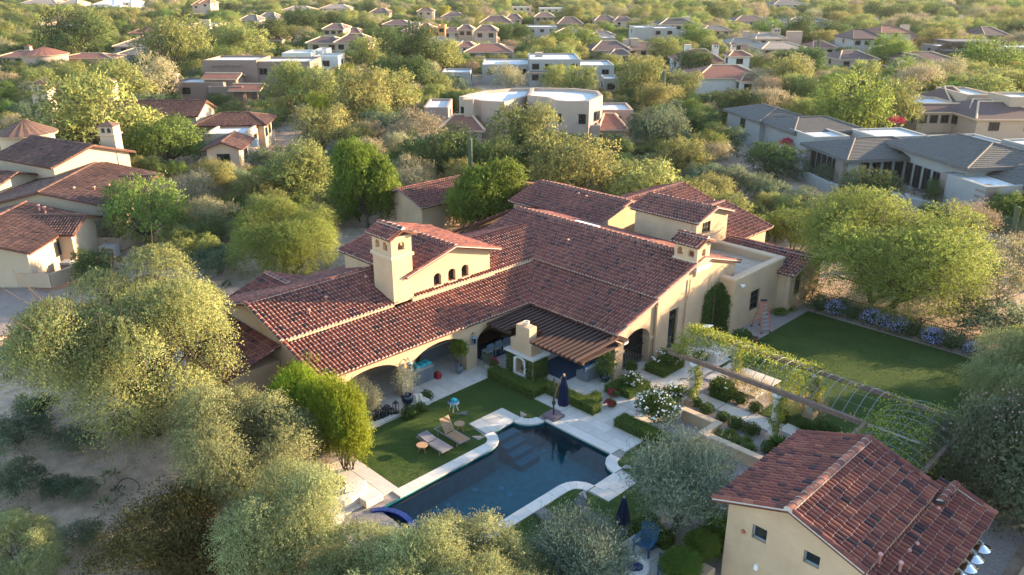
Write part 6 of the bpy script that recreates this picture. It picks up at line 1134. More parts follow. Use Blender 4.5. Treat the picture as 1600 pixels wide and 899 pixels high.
for k, (r_, f_) in enumerate(((35.7, 103.5), (52, 109))): x, y = rf(r_, f_); t = thing('bougainvillea', ('crimson bougainvillea beside the grey modern house wall', 'red flowering crown behind the flat roofs of the modern house')[k], 'shrub', (x, y, 0)); f = MB(); blob_leaves(f, (0, 0, 2.2 + 1.9 * k), .85, 500, .25, .09, .6, .5, 0, -.2); f.build('blossom', 'flower_red', t); MB().tube([(0, 0, 0), (.1, 0, 1.2), (0, 0, 2.2 + 1.9 * k)], [.12, .09, .05], 6).build('trunk', 'bark', t)
# small far houses along the top of the picture
FAR = [('orange_house', 'orange-brown house with low red roof, top centre left', 'h_orange', 'r_red', [('p', 628, 690, 48, 3.4, 5.4, 14, 4), ('f', 684, 695, 40, 7.5, 8, 1), ('p', 655, 672, 44, 4.6, 6.6, 10, 2)]),
 ('cluster_house', 'cream house with stepped brown roofs right of the orange house', 'h_cream', 'r_plum', [('p', 690, 722, 50, 3.4, 5.2, 12, 2), ('p', 716, 738, 46, 6.0, 7.6, 10, 2), ('p', 714, 736, 57, 3.2, 4.6, 8, 2)]),
 ('balcony_house', 'pale two storey house with hipped roof and two dark windows, top centre', 'h_pink', 'r_plum', [('p', 741, 776, 49, 6.2, 8.4, 13, 2), ('p', 754, 778, 62, 3, 4.4, 8, 2)]),
 ('gable_row_house', 'row of brown tiled gables behind the balcony house', 'h_tan', 'r_plum', [('p', 750, 800, 36, 3.6, 7.4, 16, 3), ('p', 790, 815, 30, 4, 7, 14, 2)]),
 ('blue_wall_house', 'blue-grey walled house with red hipped roof in front of the balcony house', 'h_blue', 'r_red', [('p', 727, 800, 81, 3.3, 5.6, 14, 3), ('p', 716, 740, 72, 3.0, 4.4, 8, 1)]),
 ('grey_row_house', 'grey flat roofed row with gables left of the cubic house', 'h_grey', 'r_grey', [('f', 824, 870, 42, 4.4, 14, 3), ('p', 866, 925, 52, 3.6, 5.4, 16, 3), ('p', 925, 960, 55, 3.2, 4.6, 12, 2)]),
 ('dark_roof_house', 'dark brown roofed house above the grey flat roofed row', 'h_brown', 'r_plum', [('p', 836, 866, 26, 6.0, 8.0, 16, 3), ('p', 872, 910, 37, 3.6, 7.0, 16, 2)]),
 ('brown_gable_house', 'brown roofed house between the two storey tan house and the orange house', 'h_tan', 'r_plum', [('p', 505, 536, 45, 5.4, 7.4, 14, 3), ('p', 532, 562, 51, 3.4, 5.2, 12, 2)]),
 ('roadside_house', 'long pale house with brown roof at the top left edge', 'h_white', 'r_tan', [('p', 28, 88, 6, 4, 9, 26, 3), ('p', 92, 120, 6, 4, 8, 22, 2)]),
 ('silver_roof_house', 'pale house with silvery roof at the top left', 'h_white', 'r_white', [('p', 145, 178, 7, 4, 8, 24, 3), ('p', 178, 205, 4, 5, 9, 24, 2), ('p', 155, 188, 13, 4, 7, 18, 4)]),
 ('red_tower_house', 'brick red house with tower roof at the top left', 'h_pink', 'r_red', [('p', 300, 322, 8, 7, 11, 16, 2), ('p', 312, 328, 5, 9, 12, 14, 1), ('f', 302, 330, 22, 4, 12, 3)]),
 ('slate_house', 'grey slate roofed house near the top left', 'h_blue', 'r_grey', [('p', 400, 430, 30, 3.6, 7.5, 18, 2), ('p', 372, 402, 32, 3.6, 6.5, 16, 2)]),
 ('small_cream_house', 'small cream house with grey roof among far trees, top centre left', 'h_cream', 'r_plum', [('p', 577, 606, 20, 4.5, 7.5, 18, 3)]),
 ('yellow_grove_house', 'low house with brown roof beside the yellow flowering trees', 'h_tan', 'r_plum', [('p', 652, 675, 18, 4.5, 7, 18, 2), ('p', 690, 725, 26, 4, 6.5, 18, 3)]),
 ('pale_far_house', 'pale far house at the top, left of the sandy wash', 'h_cream', 'r_tan', [('f', 843, 885, 13, 5, 20, 4), ('f', 800, 830, 11, 5, 18, 3)]),
 ('far_blue_house', 'grey-blue far house above the right row of trees', 'h_blue', 'r_grey', [('p', 1208, 1240, 42, 4, 6.5, 16, 3), ('p', 1232, 1300, 33, 4, 6, 18, 4)]),
 ('wash_house', 'small grey house at the far edge of the sandy wash', 'h_grey', 'r_grey', [('p', 1210, 1262, 7, 5, 9, 26, 4)]),
 ('right_far_house', 'low brown roofed far house near the top right edge', 'h_tan', 'r_plum', [('p', 1540, 1575, 54, 3.4, 6.5, 16, 2)])]
FAR += [('low_plum_house', 'low wide house with plum roof left of the two storey tan house', 'h_tan', 'r_plum', [('p', 395, 440, 62, 3.2, 4.8, 12, 3), ('p', 380, 402, 57, 3.2, 4.6, 10, 1)]),
 ('wide_brown_house', 'wide brown roofed house above the orange house', 'h_pink', 'r_plum', [('p', 598, 640, 38, 3.4, 5.4, 14, 3), ('f', 636, 655, 36, 3.8, 10, 1)]),
 ('mid_tan_house', 'tan house with shallow roof between orange house and grey flat roofed house', 'h_tan', 'r_tan', [('p', 650, 705, 66, 3.2, 4.8, 12, 4), ('f', 700, 722, 66, 3.6, 8, 1)]),
 ('pink_flat_house', 'pinkish flat roofed house below the dark roofed far house', 'h_pink', 'r_white', [('f', 905, 948, 62, 3.6, 10, 3), ('f', 940, 962, 59, 4.6, 10, 1)]),
 ('twin_gable_house', 'far house with twin brown gables above the long tiled house', 'h_cream', 'r_plum', [('p', 930, 962, 32, 3.6, 6.4, 14, 2), ('p', 960, 990, 33, 3.6, 6.0, 14, 2)]),
 ('stone_house', 'low stone coloured house right of the tall chimney house', 'h_tan', 'r_grey', [('p', 1100, 1142, 47, 3.4, 5.2, 14, 3), ('f', 1092, 1106, 46, 4.2, 8, 0)]),
 ('rust_roof_house', 'small rust roofed house left of the brown lodge', 'h_cream', 'r_red', [('p', 1272, 1306, 74, 3.2, 5.0, 12, 2)]),
 ('hill_row_house', 'row of low pale roofs at the top between the slate and cream houses', 'h_cream', 'r_tan', [('p', 440, 486, 16, 4, 7, 20, 3), ('p', 500, 545, 13, 4, 7, 20, 3)]),
 ('west_flat_house', 'low tan flat roofed house above the far turret house', 'h_tan', 'r_white', [('f', 60, 110, 40, 4, 14, 3), ('f', 20, 62, 36, 4, 14, 2)]),
 ('plum_far_house', 'far plum roofed house above the pinkish villa', 'h_pink', 'r_plum', [('p', 1150, 1200, 32, 3.6, 6.2, 16, 3)])]
for nm, lb, wm, rm, bl in FAR:
    h = House(nm, lb, wm, rm)
    for q_ in bl:
        if q_[0] == 'p': h.pp(q_[1], q_[2], q_[3], q_[4], q_[5], q_[6], win=q_[7])
        else: h.fp(q_[1], q_[2], q_[3], q_[4], q_[5], win=q_[6])
    h.done()
# ---------------------------------------------------------------- trees and shrubs close to the villa
def T(name, label, key, px, py, w, h=None, cat='tree', group=None, var=None):
    p = at(px, py, 0); return tree(name, label, key, p[0], p[1], w, h, group, None, var, cat)
T('mesquite_tree', 'huge golden mesquite tree in front of the villa, left', 'mesquite', 232, 678, 10.6, 8.8)
T('mesquite_tree', 'grey-green mesquite below the huge golden mesquite', 'mesquite_b', 385, 775, 6.6, 4.8)
T('mesquite_tree', 'pale grey-green mesquite touching the lower yellow-green bush', 'mesquite_b', 455, 905, 5.0, 4.6)
T('mesquite_tree', 'golden mesquite crown rising from the bottom edge in front of the pool', 'mesquite_b', 735, 975, 4.8, 4.1)
T('mesquite_tree', 'golden mesquite crown at the bottom edge left of the pool front', 'mesquite_b', 590, 995, 5.0, 3.9)
T('mesquite_tree', 'low pale mesquite at the bottom edge between the pool mesquites and the olive', 'mesquite_b', 800, 985, 3.6, 3.4)
for k, (px, py, w_, h_) in enumerate(((470, 690, 2.6, 3.1), (510, 712, 2.5, 3.3), (545, 735, 2.4, 3.4), (485, 660, 2.2, 2.8))): T('hopbush', f'bright yellow-green bush at the arcade end, {ord_[k]} from the left of its clump', 'lime_bush', px, py, w_, h_, 'bush', 'bright yellow-green bushes at the arcade end')
T('olive_shrub', 'small olive shrub between the yellow-green bushes and the black lanterns', 'olive', 567, 655, 1.9, 2.0, 'shrub')
T('olive_tree', 'large silvery olive tree beside the pool lawn', 'olive', 1057, 824, 4.2, 3.5); T('olive_tree', 'silvery olive tree at the bottom edge beside the closed black parasol', 'olive', 908, 935, 3.7, 3.0)
for k, (px, py, w_, h_) in enumerate(((1062, 915, 1.6, 1.5), (1098, 880, 1.6, 1.4), (1120, 860, 1.3, 1.5))): T('garden_shrub', ('bright green shrub beside the fire pit at the bottom edge', 'bright green shrub between fire pit and guest house', 'yellowish shrub at the guest house corner')[k], ('citrus', 'citrus', 'lime_bush')[k], px, py, w_, h_, 'shrub', 'shrubs between fire pit and guest house')
p = at(1100, 815); tree('wispy_shrub', 'wispy pale flowering shrub on the gravel under the large olive', 'p', p[0], p[1], 1.4, 1.7, cat='shrub')
T('creosote_bush', 'dark creosote bush with rusty tips at the bottom left of the pool mesquites', 'creosote', 262, 880, 4.6, 2.9, 'bush'); T('creosote_bush', 'dark rusty creosote bush at the bottom edge below the grey-green mesquite', 'creosote', 335, 915, 4.0, 2.6, 'bush')
T('creosote_bush', 'sunlit olive bush in the bottom left corner', 'mesquite_b', 35, 905, 3.4, 2.4, 'bush')
for k, (px, py, w_, h_, key) in enumerate(((30, 690, 3.4, 1.7, 'b'), (90, 770, 1.8, 1.0, 'b'), (25, 770, 2.8, 1.8, 'b'), (130, 770, 1.6, .7, 'b'), (205, 672, 2.6, 1.1, 'b'), (128, 845, 2.0, .9, 'b'), (20, 560, 2.4, 1.2, 'b'), (60, 650, 2.2, 1.2, 'd'), (15, 830, 2.0, 1.2, 'b'), (120, 690, 2.4, 1.0, 'b'))): T('desert_shrub', f'grey-green desert shrub on the shaded sand below the huge mesquite, {ord_[k]} of a loose scatter', key, px, py, w_, h_, 'shrub', 'shrubs on the shaded sand, lower left')
# right side
p = at(1370, 474); tree('palo_verde', 'big rounded yellow-green tree behind the flowering shrub row', 'big_tree', p[0], p[1], 12.4, 8.0)
T('dry_bush', 'dry straw coloured bush at the right edge beside the big rounded tree', 'p', 1560, 475, 6.5, 4.6, 'bush'); T('dry_bush', 'pale wiry leafless bush behind the big rounded tree', 'p', 1512, 372, 4.8, 3.6, 'bush'); T('dark_shrub', 'dark green shrub behind the iron fence at the right edge', 'b', 1555, 525, 6.2, 2.8, 'shrub')
T('dry_bush', 'straw coloured dry bush below the saguaro at the right edge', 'p', 1590, 430, 4.6, 3.4, 'bush'); T('dry_bush', 'low tan dry bush in front of the right edge saguaro', 'p', 1530, 440, 3.6, 2.6, 'bush'); T('willow_acacia', 'feathery green tree at the right edge of the large lawn', 'mesquite_b', 1600, 640, 5.6, 4.4); T('willow_acacia', 'yellowish feathery tree at the right edge above the lawn corner', 'big_tree', 1640, 600, 5.0, 4.0)
ol = T('oleander', 'large oleander dotted with pink blossoms at the right edge behind the guest house', 'oleander', 1560, 795, 5.6, 4.9); T('oleander', 'smaller oleander in front of the arbor end', 'oleander', 1478, 745, 2.6, 2.6)
f = MB(); d = unit(rng.normal(size=(520, 3)) + np.array([0, 0, .4])); P = d * np.array([.95, .95, .8]) * (.75 + .3 * rng.random((520, 1))) + np.array([0, 0, .85]); petal_cloud(f, P[P[:, 2] > .3], .011 + .007 * rng.random((P[:, 2] > .3).sum())); f.build('blossom', 'flower_pink', ol)
b = MB(); leafbox(b, -3.5, -1.2, 27.0, 34.5, 0, 1.0, 220, .14, .05); t = thing('rosemary_hedge', 'dark spreading hedge with small white flowers at the lower right edge', 'hedge'); b.build('foliage', 'leaf_box', t); MB().box(-3.4, -1.3, 27.1, 34.4, -.1, .92).build('hedge_core', 'hedge_core', t)
# behind the villa
T('citrus_tree', 'round bright green tree between the rear roofs of the villa', 'citrus', 757, 372, 7.2, 5.6); T('dark_tree', 'dense dark green tree behind the tower chimney', 'citrus', 575, 358, 6.0, 6.8); T('mesquite_tree', 'spreading green mesquite on the shaded slope behind the loggia wing', 'big_tree', 450, 425, 8.6, 5.8)
T('acacia_tree', 'flat topped green acacia beside the neighbouring courtyard wall', 'g', 232, 380, 7.4, 6.0); T('palo_verde', 'pale bushy tree behind the flat topped acacia', 'o', 465, 325, 7.6, 4.6)
# trees outside the right edge whose shade covers the garden
for k, (x, y, w_, h_) in enumerate(((-.5, 55, 10, 11), (4, 50.5, 10, 11.5), (8, 46, 10, 12), (11, 42, 10, 11.5), (13, 37, 9, 9.2), (15, 32, 8, 8.6), (9, 55, 9, 9), (16, 44, 9, 9), (5, 40, 8, 7.5), (3, 46, 7, 7))): tree('street_tree', 'tall mesquite in the row beyond the right edge that shades the garden', 'd', x, y, w_, h_, 'mesquites beyond the right edge', cat='tree')
# saguaros
def saguaro(px, py, h, arms, label, rad=.24):
    p = at(px, py, 0); t = thing('saguaro', label, 'cactus', (p[0], p[1], -.1), rnd.random() * 6, 'saguaro cacti')
    def col(pts, r0):
        b = MB(); pts = np.array(pts, float); n = 20; V = []; rr = [r0 * .8] + [r0] * (len(pts) - 2) + [r0 * .35]
        for i, q_ in enumerate(pts):
            for k in range(n): c_ = rr[i] * (1 + (.10 if k % 2 else -.08)); V.append((q_[0] + c_ * math.cos(6.283 * k / n), q_[1] + c_ * math.sin(6.283 * k / n), q_[2]))
        b.add(V, [[i * n + k, i * n + (k + 1) % n, (i + 1) * n + (k + 1) % n, (i + 1) * n + k] for i in range(len(pts) - 1) for k in range(n)]); b.add(V[-n:], [list(range(n))]); return b
    col([(0, 0, 0), (0, 0, h * .3), (0, 0, h * .7), (0, 0, h - .15), (0, 0, h)], rad).build('stem', 'cactus', t)
    for a, z, l_, ln in arms: x_, y_ = math.cos(a) * l_, math.sin(a) * l_; MB().tube([(0, 0, z), (x_ * .6, y_ * .6, z + .02), (x_, y_, z + .35)], rad * .62, 10).build('arm_joint', 'cactus', t); col([(x_, y_, z + .3), (x_, y_, z + .3 + ln * .4), (x_, y_, z + .2 + ln), (x_, y_, z + .3 + ln)], rad * .68).build('arm', 'cactus', t)
    return t
saguaro(736, 310, 6.6, ((.5, 1.6, .75, 2.0),), 'tall saguaro with one arm behind the round bright green tree'); saguaro(1592, 392, 5.6, ((2.2, 1.8, .8, 1.9),), 'saguaro with one arm at the right edge behind the dry bush', .3)
saguaro(512, 275, 3.2, (), 'short single saguaro beside the shaded desert slope'); saguaro(1034, 172, 7, (), 'single far saguaro right of the curved pueblo house', .35); saguaro(1275, 100, 7, (), 'single far saguaro behind the round olive trees on the right', .4); saguaro(641, 66, 8, ((1, 3, 1.4, 3), (4, 3.6, 1.3, 2.4)), 'far saguaro with two arms below the orange house', .5); saguaro(1105, 185, 4.0, (), 'small saguaro at the edge of the street', .3)
for k, (px, py, r_) in enumerate(((1000, 262, .9), (990, 274, .7), (1012, 273, .6), (975, 270, .5))):
    p = at(px, py); t = thing('cholla', f'pale yellow spiny cholla on the open desert behind the villa, {ord_[k]} of the group', 'cactus', (p[0], p[1], -.1), 0, 'cholla cacti behind the villa'); b = MB()
    for q_ in range(16): d = unit(rng.normal(size=3) + np.array([0, 0, .9])); d[2] = abs(d[2]); e_ = d * r_; b.tube([(0, 0, .05), e_ * .5, e_ * 1.1], [.07, .11, .07], 6)
    b.build('joint', 'cream', t)

# ---------------------------------------------------------------- the wooded desert beyond
LM = [(h.label, h) for h in HOUSES]
SHORT = {'neighbour_house': 'the turreted neighbouring house', 'gabled_house': 'the cream gabled house', 'pueblo_house': 'the brown pueblo house', 'white_house': 'the white cubic house', 'two_storey_house': 'the tan two storey house', 'turret_house': 'the far turret house', 'tan_roof_house': 'the broad tan roof', 'red_roof_house': 'the red hipped roofs', 'flat_white_house': 'the long white house', 'curved_pueblo': 'the curved pueblo house', 'grey_pueblo': 'the grey flat roofed house', 'long_tile_house': 'the long tiled house', 'cube_house': 'the grey cubic house', 'chimney_house': 'the tall chimney house', 'red_villa': 'the red tiled white villa', 'pink_villa': 'the pinkish villa', 'brown_lodge': 'the brown lodge', 'white_lodge': 'the cream lodge', 'plum_roof_house': 'the plum roofed house', 'slab_house': 'the slab roofed house', 'right_pueblo': 'the right edge pueblo', 'modern_house': 'the modern grey house'}
for h in HOUSES:
    bb = []
    for c in h.o.children:
        if c.type == 'MESH' and c.name.split('.')[0] in ('wall', 'roof'):
            n = len(c.data.vertices); co = np.zeros(n * 3, np.float32); c.data.vertices.foreach_get('co', co); co = co.reshape(-1, 3) + np.array(h.o.location)
            v = co - _C; k = v @ _fw; bb.append(np.stack([800 + FOC * (v @ _rt) / k, 449.5 + FOC * (v @ _dn) / k, v @ _fx, v @ _rt], 1))
    bb = np.concatenate(bb) if bb else np.zeros((1, 4)); h.sx0, h.sx1, h.sy0, h.sy1, h.f0, h.f1, h.r0, h.r1 = bb[:, 0].min(), bb[:, 0].max(), bb[:, 1].min(), bb[:, 1].max(), bb[:, 2].min(), bb[:, 2].max(), bb[:, 3].min(), bb[:, 3].max()
    h.nm = SHORT.get(h.o.name.split('.')[0], 'the ' + h.o.name.split('.')[0].replace('_', ' '))
CNAME = {'o': 'olive-gold', 'g': 'bright green', 'd': 'dark green', 'p': 'pale dry', 'b': 'grey-green', 'y': 'yellow flowering'}
used = {}
def tree_label(key, x, y, w):
    sx, sy, _ = proj(x, y, 2); r_, f_ = to_rf(x, y)
    near = sorted(HOUSES, key=lambda h: math.hypot(max(h.sx0 - sx, 0, sx - h.sx1), 2.2 * max(h.sy0 - sy, 0, sy - h.sy1)) + .2 * abs((h.sx0 + h.sx1) / 2 - sx))
    def rel(h):
        if f_ < h.f0 - 1 and h.sx0 - 12 < sx < h.sx1 + 12: return 'in front of ' + h.nm + (', at its left half' if sx < (h.sx0 + h.sx1) / 2 else ', at its right half')
        if f_ > h.f1 and h.sx0 - 12 < sx < h.sx1 + 12: return 'behind ' + h.nm + (', left part' if sx < (h.sx0 + h.sx1) / 2 else ', right part')
        return ('left of ' if sx < (h.sx0 + h.sx1) / 2 else 'right of ') + h.nm
    size = 'large' if w > 8.5 else ('small' if w < 5.5 else 'medium'); noun = 'bush' if key == 'b' and w < 5 else 'tree'
    for lb in (f'{CNAME[key]} {noun} {rel(near[0])}', f'{size} {CNAME[key]} {noun} {rel(near[0])}', f'{size} {CNAME[key]} {noun} {rel(near[0]).split(",")[0]}, towards {near[1].nm}', f'{CNAME[key]} {noun} between {near[0].nm} and {near[1].nm}', f'{size} {CNAME[key]} {noun} between {near[0].nm} and {near[2].nm}', f'{CNAME[key]} {noun} {rel(near[1])}', f'{size} {CNAME[key]} {noun} {rel(near[1])}', f'{size} {CNAME[key]} {noun} between {near[1].nm} and {near[2].nm}', f'{size} {CNAME[key]} {noun} {rel(near[2])}', f'{size} {CNAME[key]} {noun} between {near[0].nm} and {near[3].nm}', f'{size} {CNAME[key]} {noun} between {near[1].nm} and {near[3].nm}', f'{CNAME[key]} {noun} {rel(near[3])}'):
        if lb not in used and len(lb.split()) <= 16: used[lb] = 1; return lb, None
    lb = f'{CNAME[key]} {noun} in the woods near {near[0].nm}'; return lb, lb
MANUAL = [(140, 195, 205, .72, 'o'), (262, 222, 140, .6, 'g'), (225, 205, 110, .65, 'g'), (300, 305, 105, .7, 'p'), (350, 275, 80, .7, 'b'), (412, 245, 60, .9, 'b'), (395, 285, 60, .7, 'b'), (505, 205, 95, .9, 'o'), (490, 145, 90, .9, 'o'), (565, 160, 105, 1., 'o'), (450, 140, 80, 1., 'o'), (612, 152, 100, .85, 'o'), (600, 195, 100, .7, 'b'), (545, 235, 85, .7, 'b'), (648, 210, 110, .75, 'p'), (575, 255, 90, .7, 'b'), (690, 245, 120, .8, 'd'), (640, 262, 90, .7, 'b'), (822, 222, 130, .85, 'o'), (895, 262, 165, .7, 'o'), (765, 255, 100, .8, 'd'), (850, 240, 110, .8, 'd'), (1025, 200, 105, .9, 'b'), (1000, 125, 85, .9, 'o'), (1070, 135, 60, .9, 'o'), (1105, 270, 85, .65, 'b'), (1150, 275, 80, .75, 'b'), (1210, 248, 105, .6, 'd'), (1200, 290, 80, .7, 'b'), (1265, 312, 80, .8, 'b'), (1075, 220, 70, .8, 'b'), (1125, 220, 80, .7, 'd'), (1330, 170, 150, .72, 'g'), (1398, 168, 95, .95, 'o'), (1350, 118, 60, .8, 'o'), (1265, 98, 75, .75, 'd'), (1232, 118, 75, .9, 'o'), (1368, 292, 100, .68, 'd'), (1575, 325, 70, .85, 'g'), (1190, 130, 60, .8, 'p'), (1210, 145, 70, .7, 'p'), (60, 135, 70, .8, 'o'), (20, 120, 60, .8, 'd'), (100, 125, 80, .7, 'o'), (185, 140, 110, .8, 'o'), (235, 130, 100, .9, 'p'), (270, 80, 110, .9, 'o'), (120, 65, 120, .7, 'd'), (45, 45, 60, .7, 'o'), (345, 65, 90, .7, 'o'), (380, 75, 100, .6, 'o'), (420, 55, 80, .6, 'd'), (465, 40, 60, .8, 'd'), (480, 32, 60, .7, 'd'), (590, 70, 80, .7, 'd'), (650, 85, 100, .8, 'd'), (690, 90, 80, .7, 'o'), (640, 120, 110, .7, 'd'), (690, 130, 80, .7, 'b'), (570, 95, 80, .9, 'o'), (795, 125, 70, .8, 'p'), (905, 130, 70, .8, 'o'), (870, 125, 60, .8, 'o'), (1085, 100, 70, .7, 'd'), (1040, 80, 60, .8, 'o'), (880, 70, 60, .8, 'g'), (905, 65, 70, .7, 'g'), (1085, 60, 60, .8, 'g'), (1200, 50, 60, .7, 'g'), (1245, 55, 70, .8, 'd'), (1300, 55, 60, .7, 'd'), (1395, 85, 70, .9, 'g'), (1545, 95, 110, .6, 'g'), (1420, 120, 90, .7, 'g'), (1480, 115, 70, .8, 'p'), (1570, 130, 90, .6, 'o'), (1460, 65, 60, .7, 'o'), (1350, 140, 80, .7, 'd'), (1430, 130, 80, .8, 'p'), (330, 335, 80, .8, 'p'), (365, 355, 70, .7, 'b'), (300, 360, 70, .7, 'b'), (340, 400, 90, .6, 'b'), (10, 175, 50, .8, 'g'), (520, 300, 50, .7, 'b'), (1020, 250, 70, .6, 'b'), (1060, 285, 60, .6, 'b'), (960, 300, 60, .6, 'b'), (1240, 340, 60, .7, 'b'), (1470, 300, 60, .7, 'd'), (1300, 265, 60, .7, 'b'), (1500, 275, 60, .6, 'g'), (500, 175, 70, .8, 'y'), (535, 130, 70, .8, 'y'), (665, 20, 30, .7, 'y'), (695, 20, 30, .7, 'y')]
placed = []
def add_tree(x, y, w, ratio, key):
    lb, gp = tree_label(key, x, y, w); tree({'o': 'mesquite_tree', 'g': 'palo_verde', 'd': 'ironwood_tree', 'p': 'dry_tree', 'b': 'desert_bush', 'y': 'flowering_tree'}[key], lb, key, x, y, w, w * ratio, gp or 'trees of the wooded desert', cat='bush' if key == 'b' and w < 5 else 'tree', z=-.2); placed.append((x, y, w))
for sx, sy, wpx, ratio, key in MANUAL:
    z = 2.5
    for _ in range(3): p = at(sx, sy, z); k = proj(*p)[2]; w = .9 * wpx * k / FOC; z = .48 * w * ratio
    add_tree(p[0], p[1], w, ratio, key)
def blocked(x, y, w, h):
    r_, f_ = to_rf(x, y); sx, sy0, k = proj(x, y, h); _, sy1, _ = proj(x, y, 0); hw = w / 2 * FOC / k
    for H in HOUSES:
        if H.r0 - w * .35 < r_ < H.r1 + w * .35 and H.f0 - w * .35 < f_ < H.f1 + w * .35: return True
        if f_ < H.f1 and H.sx0 - hw * .3 < sx < H.sx1 + hw * .3 and sy0 < H.sy0 + (H.sy1 - H.sy0) * (.72 if H.f0 < 170 else .42) and sy1 > H.sy0: return True
    return False
CLEAR = [(-62, 10, -24, 70)]
def garden(x, y):
    if -64 < x < 2 and 12 < y < 64: return True
    r_, f_ = to_rf(x, y); return f_ < 56 or (r_ > 25 and f_ < 72) or (-37 < r_ < -22 and 94 < f_ < 138) or (f_ > 385 and f_ < 612 and 45 < r_ < 440 and rnd.random() < .86) or (20 < r_ < 66 and 150 < f_ < 176 and abs(f_ - 152 - (r_ - 30) * .47) < 4)
tries = 0; cand = []
while tries < 60000:
    tries += 1; f_ = 58 + 1100 * rnd.random() ** 1.55; r_ = (rnd.random() * 2 - 1) * (f_ * .68 + 6); x, y = rf(r_, f_)
    if garden(x, y): continue
    w = rnd.choice((2.6, 3.2, 4, 5, 6, 7.2, 8.4, 9.6, 11)) * (1 if f_ < 300 else 1.15); ratio = rnd.uniform(.6, .9)
    if blocked(x, y, w, w * ratio): continue
    cand.append((f_, x, y, w, ratio))
cand.sort(key=lambda c: c[0]); grid = {}
def clash(x, y, w):
    gx, gy = int(x // 8), int(y // 8)
    return any(math.hypot(x - a, y - b) < .33 * (w + c) for i in (-1, 0, 1) for j in (-1, 0, 1) for a, b, c in grid.get((gx + i, gy + j), ()))
for x, y, w in placed: grid.setdefault((int(x // 8), int(y // 8)), []).append((x, y, w * .8))
N_SINGLE = 300 - len(placed); n_one = 0; FARM = {}; far_protos = {}
def pick(x, y):
    v = math.sin(x * .045 + 2) * math.cos(y * .05) + rnd.gauss(0, .7)
    return 'd' if v < -1.0 else 'p' if v > 1.15 else rnd.choices('ogdbp', (.48, .15, .13, .15, .09))[0]
for f_, x, y, w, ratio in cand:
    if clash(x, y, w): continue
    grid.setdefault((int(x // 8), int(y // 8)), []).append((x, y, w)); key = pick(x, y)
    if n_one < N_SINGLE: add_tree(x, y, w, ratio, key); n_one += 1
    else: FARM.setdefault(key, []).append((x, y, w, ratio, f_))
# the far wood reads as one mass: one object, tree crowns scattered over its points
src = bpy.data.collections.new('far_crowns'); order = []
for key in 'ogdpb':
    for v, (c, t_) in enumerate(KINDS[key]):
        o = bpy.data.objects.new(f'crown_{len(order):02d}', c); src.objects.link(o); order.append((key, v))
pts, scl, rot_, ids = [], [], [], []
for key, lst in FARM.items():
    cs = [i for i, q_ in enumerate(order) if q_[0] == key]
    for x, y, w, ratio, f_ in lst: pts.append((x, y, -.25)); scl.append((w / 2, w / 2, w * ratio / 1.45)); rot_.append((0, 0, rnd.random() * 6.28)); ids.append(rnd.choice(cs))
me = bpy.data.meshes.new('far_woodland'); me.vertices.add(len(pts)); me.vertices.foreach_set('co', np.array(pts, np.float32).ravel())
for nm, tp, dat, fld in (('scl', 'FLOAT_VECTOR', scl, 'vector'), ('rot', 'FLOAT_VECTOR', rot_, 'vector'), ('ids', 'INT', ids, 'value')): me.attributes.new(nm, tp, 'POINT').data.foreach_set(fld, np.array(dat, np.int32 if tp == 'INT' else np.float32).ravel())
wood = obj('far_woodland', me, kind='stuff', label='hazy far woodland of desert trees stretching to the horizon')
ng = bpy.data.node_groups.new('scatter', 'GeometryNodeTree'); ng.interface.new_socket('Geometry', in_out='INPUT', socket_type='NodeSocketGeometry'); ng.interface.new_socket('Geometry', in_out='OUTPUT', socket_type='NodeSocketGeometry')
gi, go, ip, ci_ = (ng.nodes.new(n_) for n_ in ('NodeGroupInput', 'NodeGroupOutput', 'GeometryNodeInstanceOnPoints', 'GeometryNodeCollectionInfo'))
ci_.inputs['Collection'].default_value = src; ci_.inputs['Separate Children'].default_value = True; ci_.inputs['Reset Children'].default_value = True; ip.inputs['Pick Instance'].default_value = True
def named(n_, tp): k = ng.nodes.new('GeometryNodeInputNamedAttribute'); k.data_type = tp; k.inputs[0].default_value = n_; return k.outputs[0]
er = ng.nodes.new('FunctionNodeEulerToRotation'); ng.links.new(named('rot', 'FLOAT_VECTOR'), er.inputs[0]); ng.links.new(er.outputs[0], ip.inputs['Rotation']); ng.links.new(named('scl', 'FLOAT_VECTOR'), ip.inputs['Scale']); ng.links.new(named('ids', 'INT'), ip.inputs['Instance Index'])
ng.links.new(gi.outputs[0], ip.inputs['Points']); ng.links.new(ci_.outputs[0], ip.inputs['Instance']); ng.links.new(ip.outputs[0], go.inputs[0]); wood.modifiers.new('scatter', 'NODES').node_group = ng
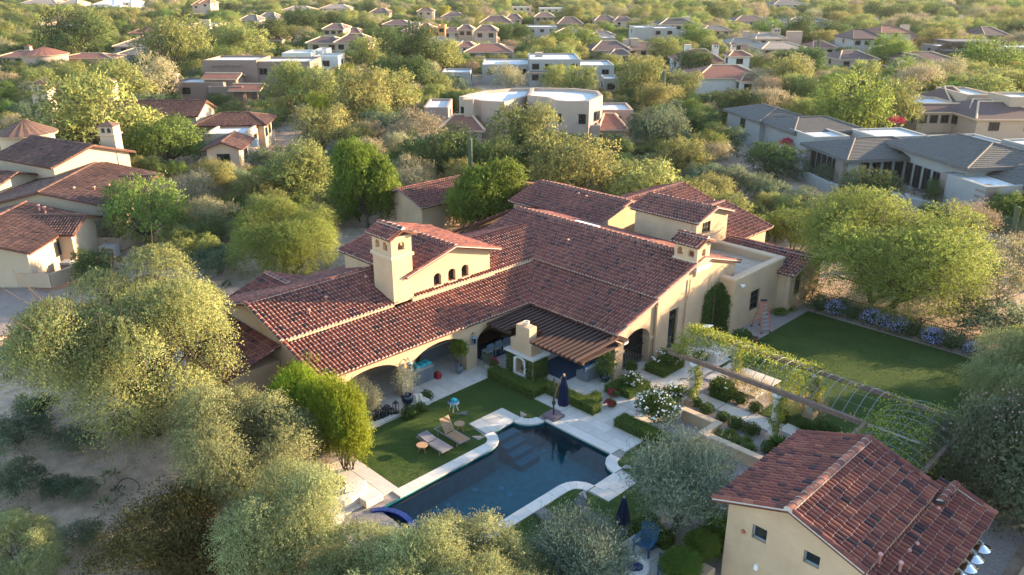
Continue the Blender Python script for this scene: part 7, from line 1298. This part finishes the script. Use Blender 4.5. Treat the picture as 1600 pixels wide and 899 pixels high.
# low scrub over the desert floor
sc = MB(); n_sc = 0
for _ in range(3600):
    f_ = 20 + 330 * rnd.random() ** 1.5; r_ = (rnd.random() * 2 - 1) * (f_ * .7 + 5); x, y = rf(r_, f_)
    if (-46 < x < 0 and 12.5 < y < 60) or (-62 < x < -34 and 30 < y < 66): 
        continue
    if any(H.r0 < r_ < H.r1 and H.f0 < f_ < H.f1 for H in HOUSES) or (-36 < r_ < -23 and 94 < f_ < 138): continue
    if f_ < 56 and rnd.random() < .82: continue
    w = rnd.uniform(.4, 1.5) if f_ < 120 else rnd.uniform(1, 2.6); n = int(46 if f_ < 80 else 30); d = unit(rng.normal(size=(n, 3)) + np.array([0, 0, .8])); d[:, 2] = np.abs(d[:, 2]); P = np.array([x, y, -.2]) + d * w * .5 * np.array([1, 1, .75]) * (.4 + .6 * rng.random((n, 1))); tn = rnd.choice(((1, 1, 1), (1.3, 1.15, 1), (.75, .8, .8), (1.6, 1.25, .95)))
    leaves(sc, P, unit(d + rng.normal(0, .5, (n, 3))), .16 * w + .08, .035 * w + .014, leafcol(n, .25, .08) * np.array(tn))
sc.build('desert_scrub', 'leaf_blue', kind='stuff', label='low grey-green scrub scattered over the desert floor')
rk = MB()
for _ in range(2600):
    x = rnd.uniform(-64, -14); y = rnd.uniform(-10, 14) if rnd.random() < .7 else rnd.uniform(2, 36); r_ = .03 + .10 * rnd.random() ** 3
    if x > -36 and y > 12.5: continue
    if x > -46 and y > 14: continue; V = unit(rng.normal(size=(8, 3))) * r_; rk.add(np.array([x, y, -.12]) + np.array([[-1, -1, 0], [1, -1, 0], [1, 1, 0], [-1, 1, 0], [-.7, -.6, .9], [.6, -.7, .8], [.7, .6, 1], [-.6, .7, .85]]) * r_ + V * .3, [[4, 5, 6, 7], [0, 1, 5, 4], [1, 2, 6, 5], [2, 3, 7, 6], [3, 0, 4, 7]])
rk.build('desert_stones', 'rock', kind='stuff', label='loose stones on the shaded sand')
t = thing('black_hoop', 'thin black irrigation hose loop lying on the sand under the mesquites', 'hose', (*at(200, 760)[:2], -.02)); MB().tube([(.75 * math.cos(a), .45 * math.sin(a), .04 * math.sin(3 * a)) for a in np.linspace(.4, 5.4, 26)], .022, 6).build('loop', 'iron', t)
t = thing('metal_frame', 'black metal equipment frame at the left edge of the neighbouring yard', 'frame', (*at(24, 575)[:2], -.05), .4); b = MB(); [b.obox(a, c, .06, .06) for a, c in (((-.6, -.4, 0), (-.6, -.4, .8)), ((.6, -.4, 0), (.6, -.4, .8)), ((-.6, .4, 0), (-.6, .4, .8)), ((.6, .4, 0), (.6, .4, .8)), ((-.6, -.4, .8), (.6, -.4, .8)), ((-.6, .4, .8), (.6, .4, .8)), ((-.6, -.4, .8), (-.6, .4, .8)), ((.6, -.4, .8), (.6, .4, .8)))]; b.build('bar', 'iron', t)

# ---------------------------------------------------------------- evening haze in the air
hz = MB().box(-3600, 2600, -700, 4100, -1.6, 24.5).build('haze', 'haze', kind='stuff', label='thin golden evening haze over the desert')
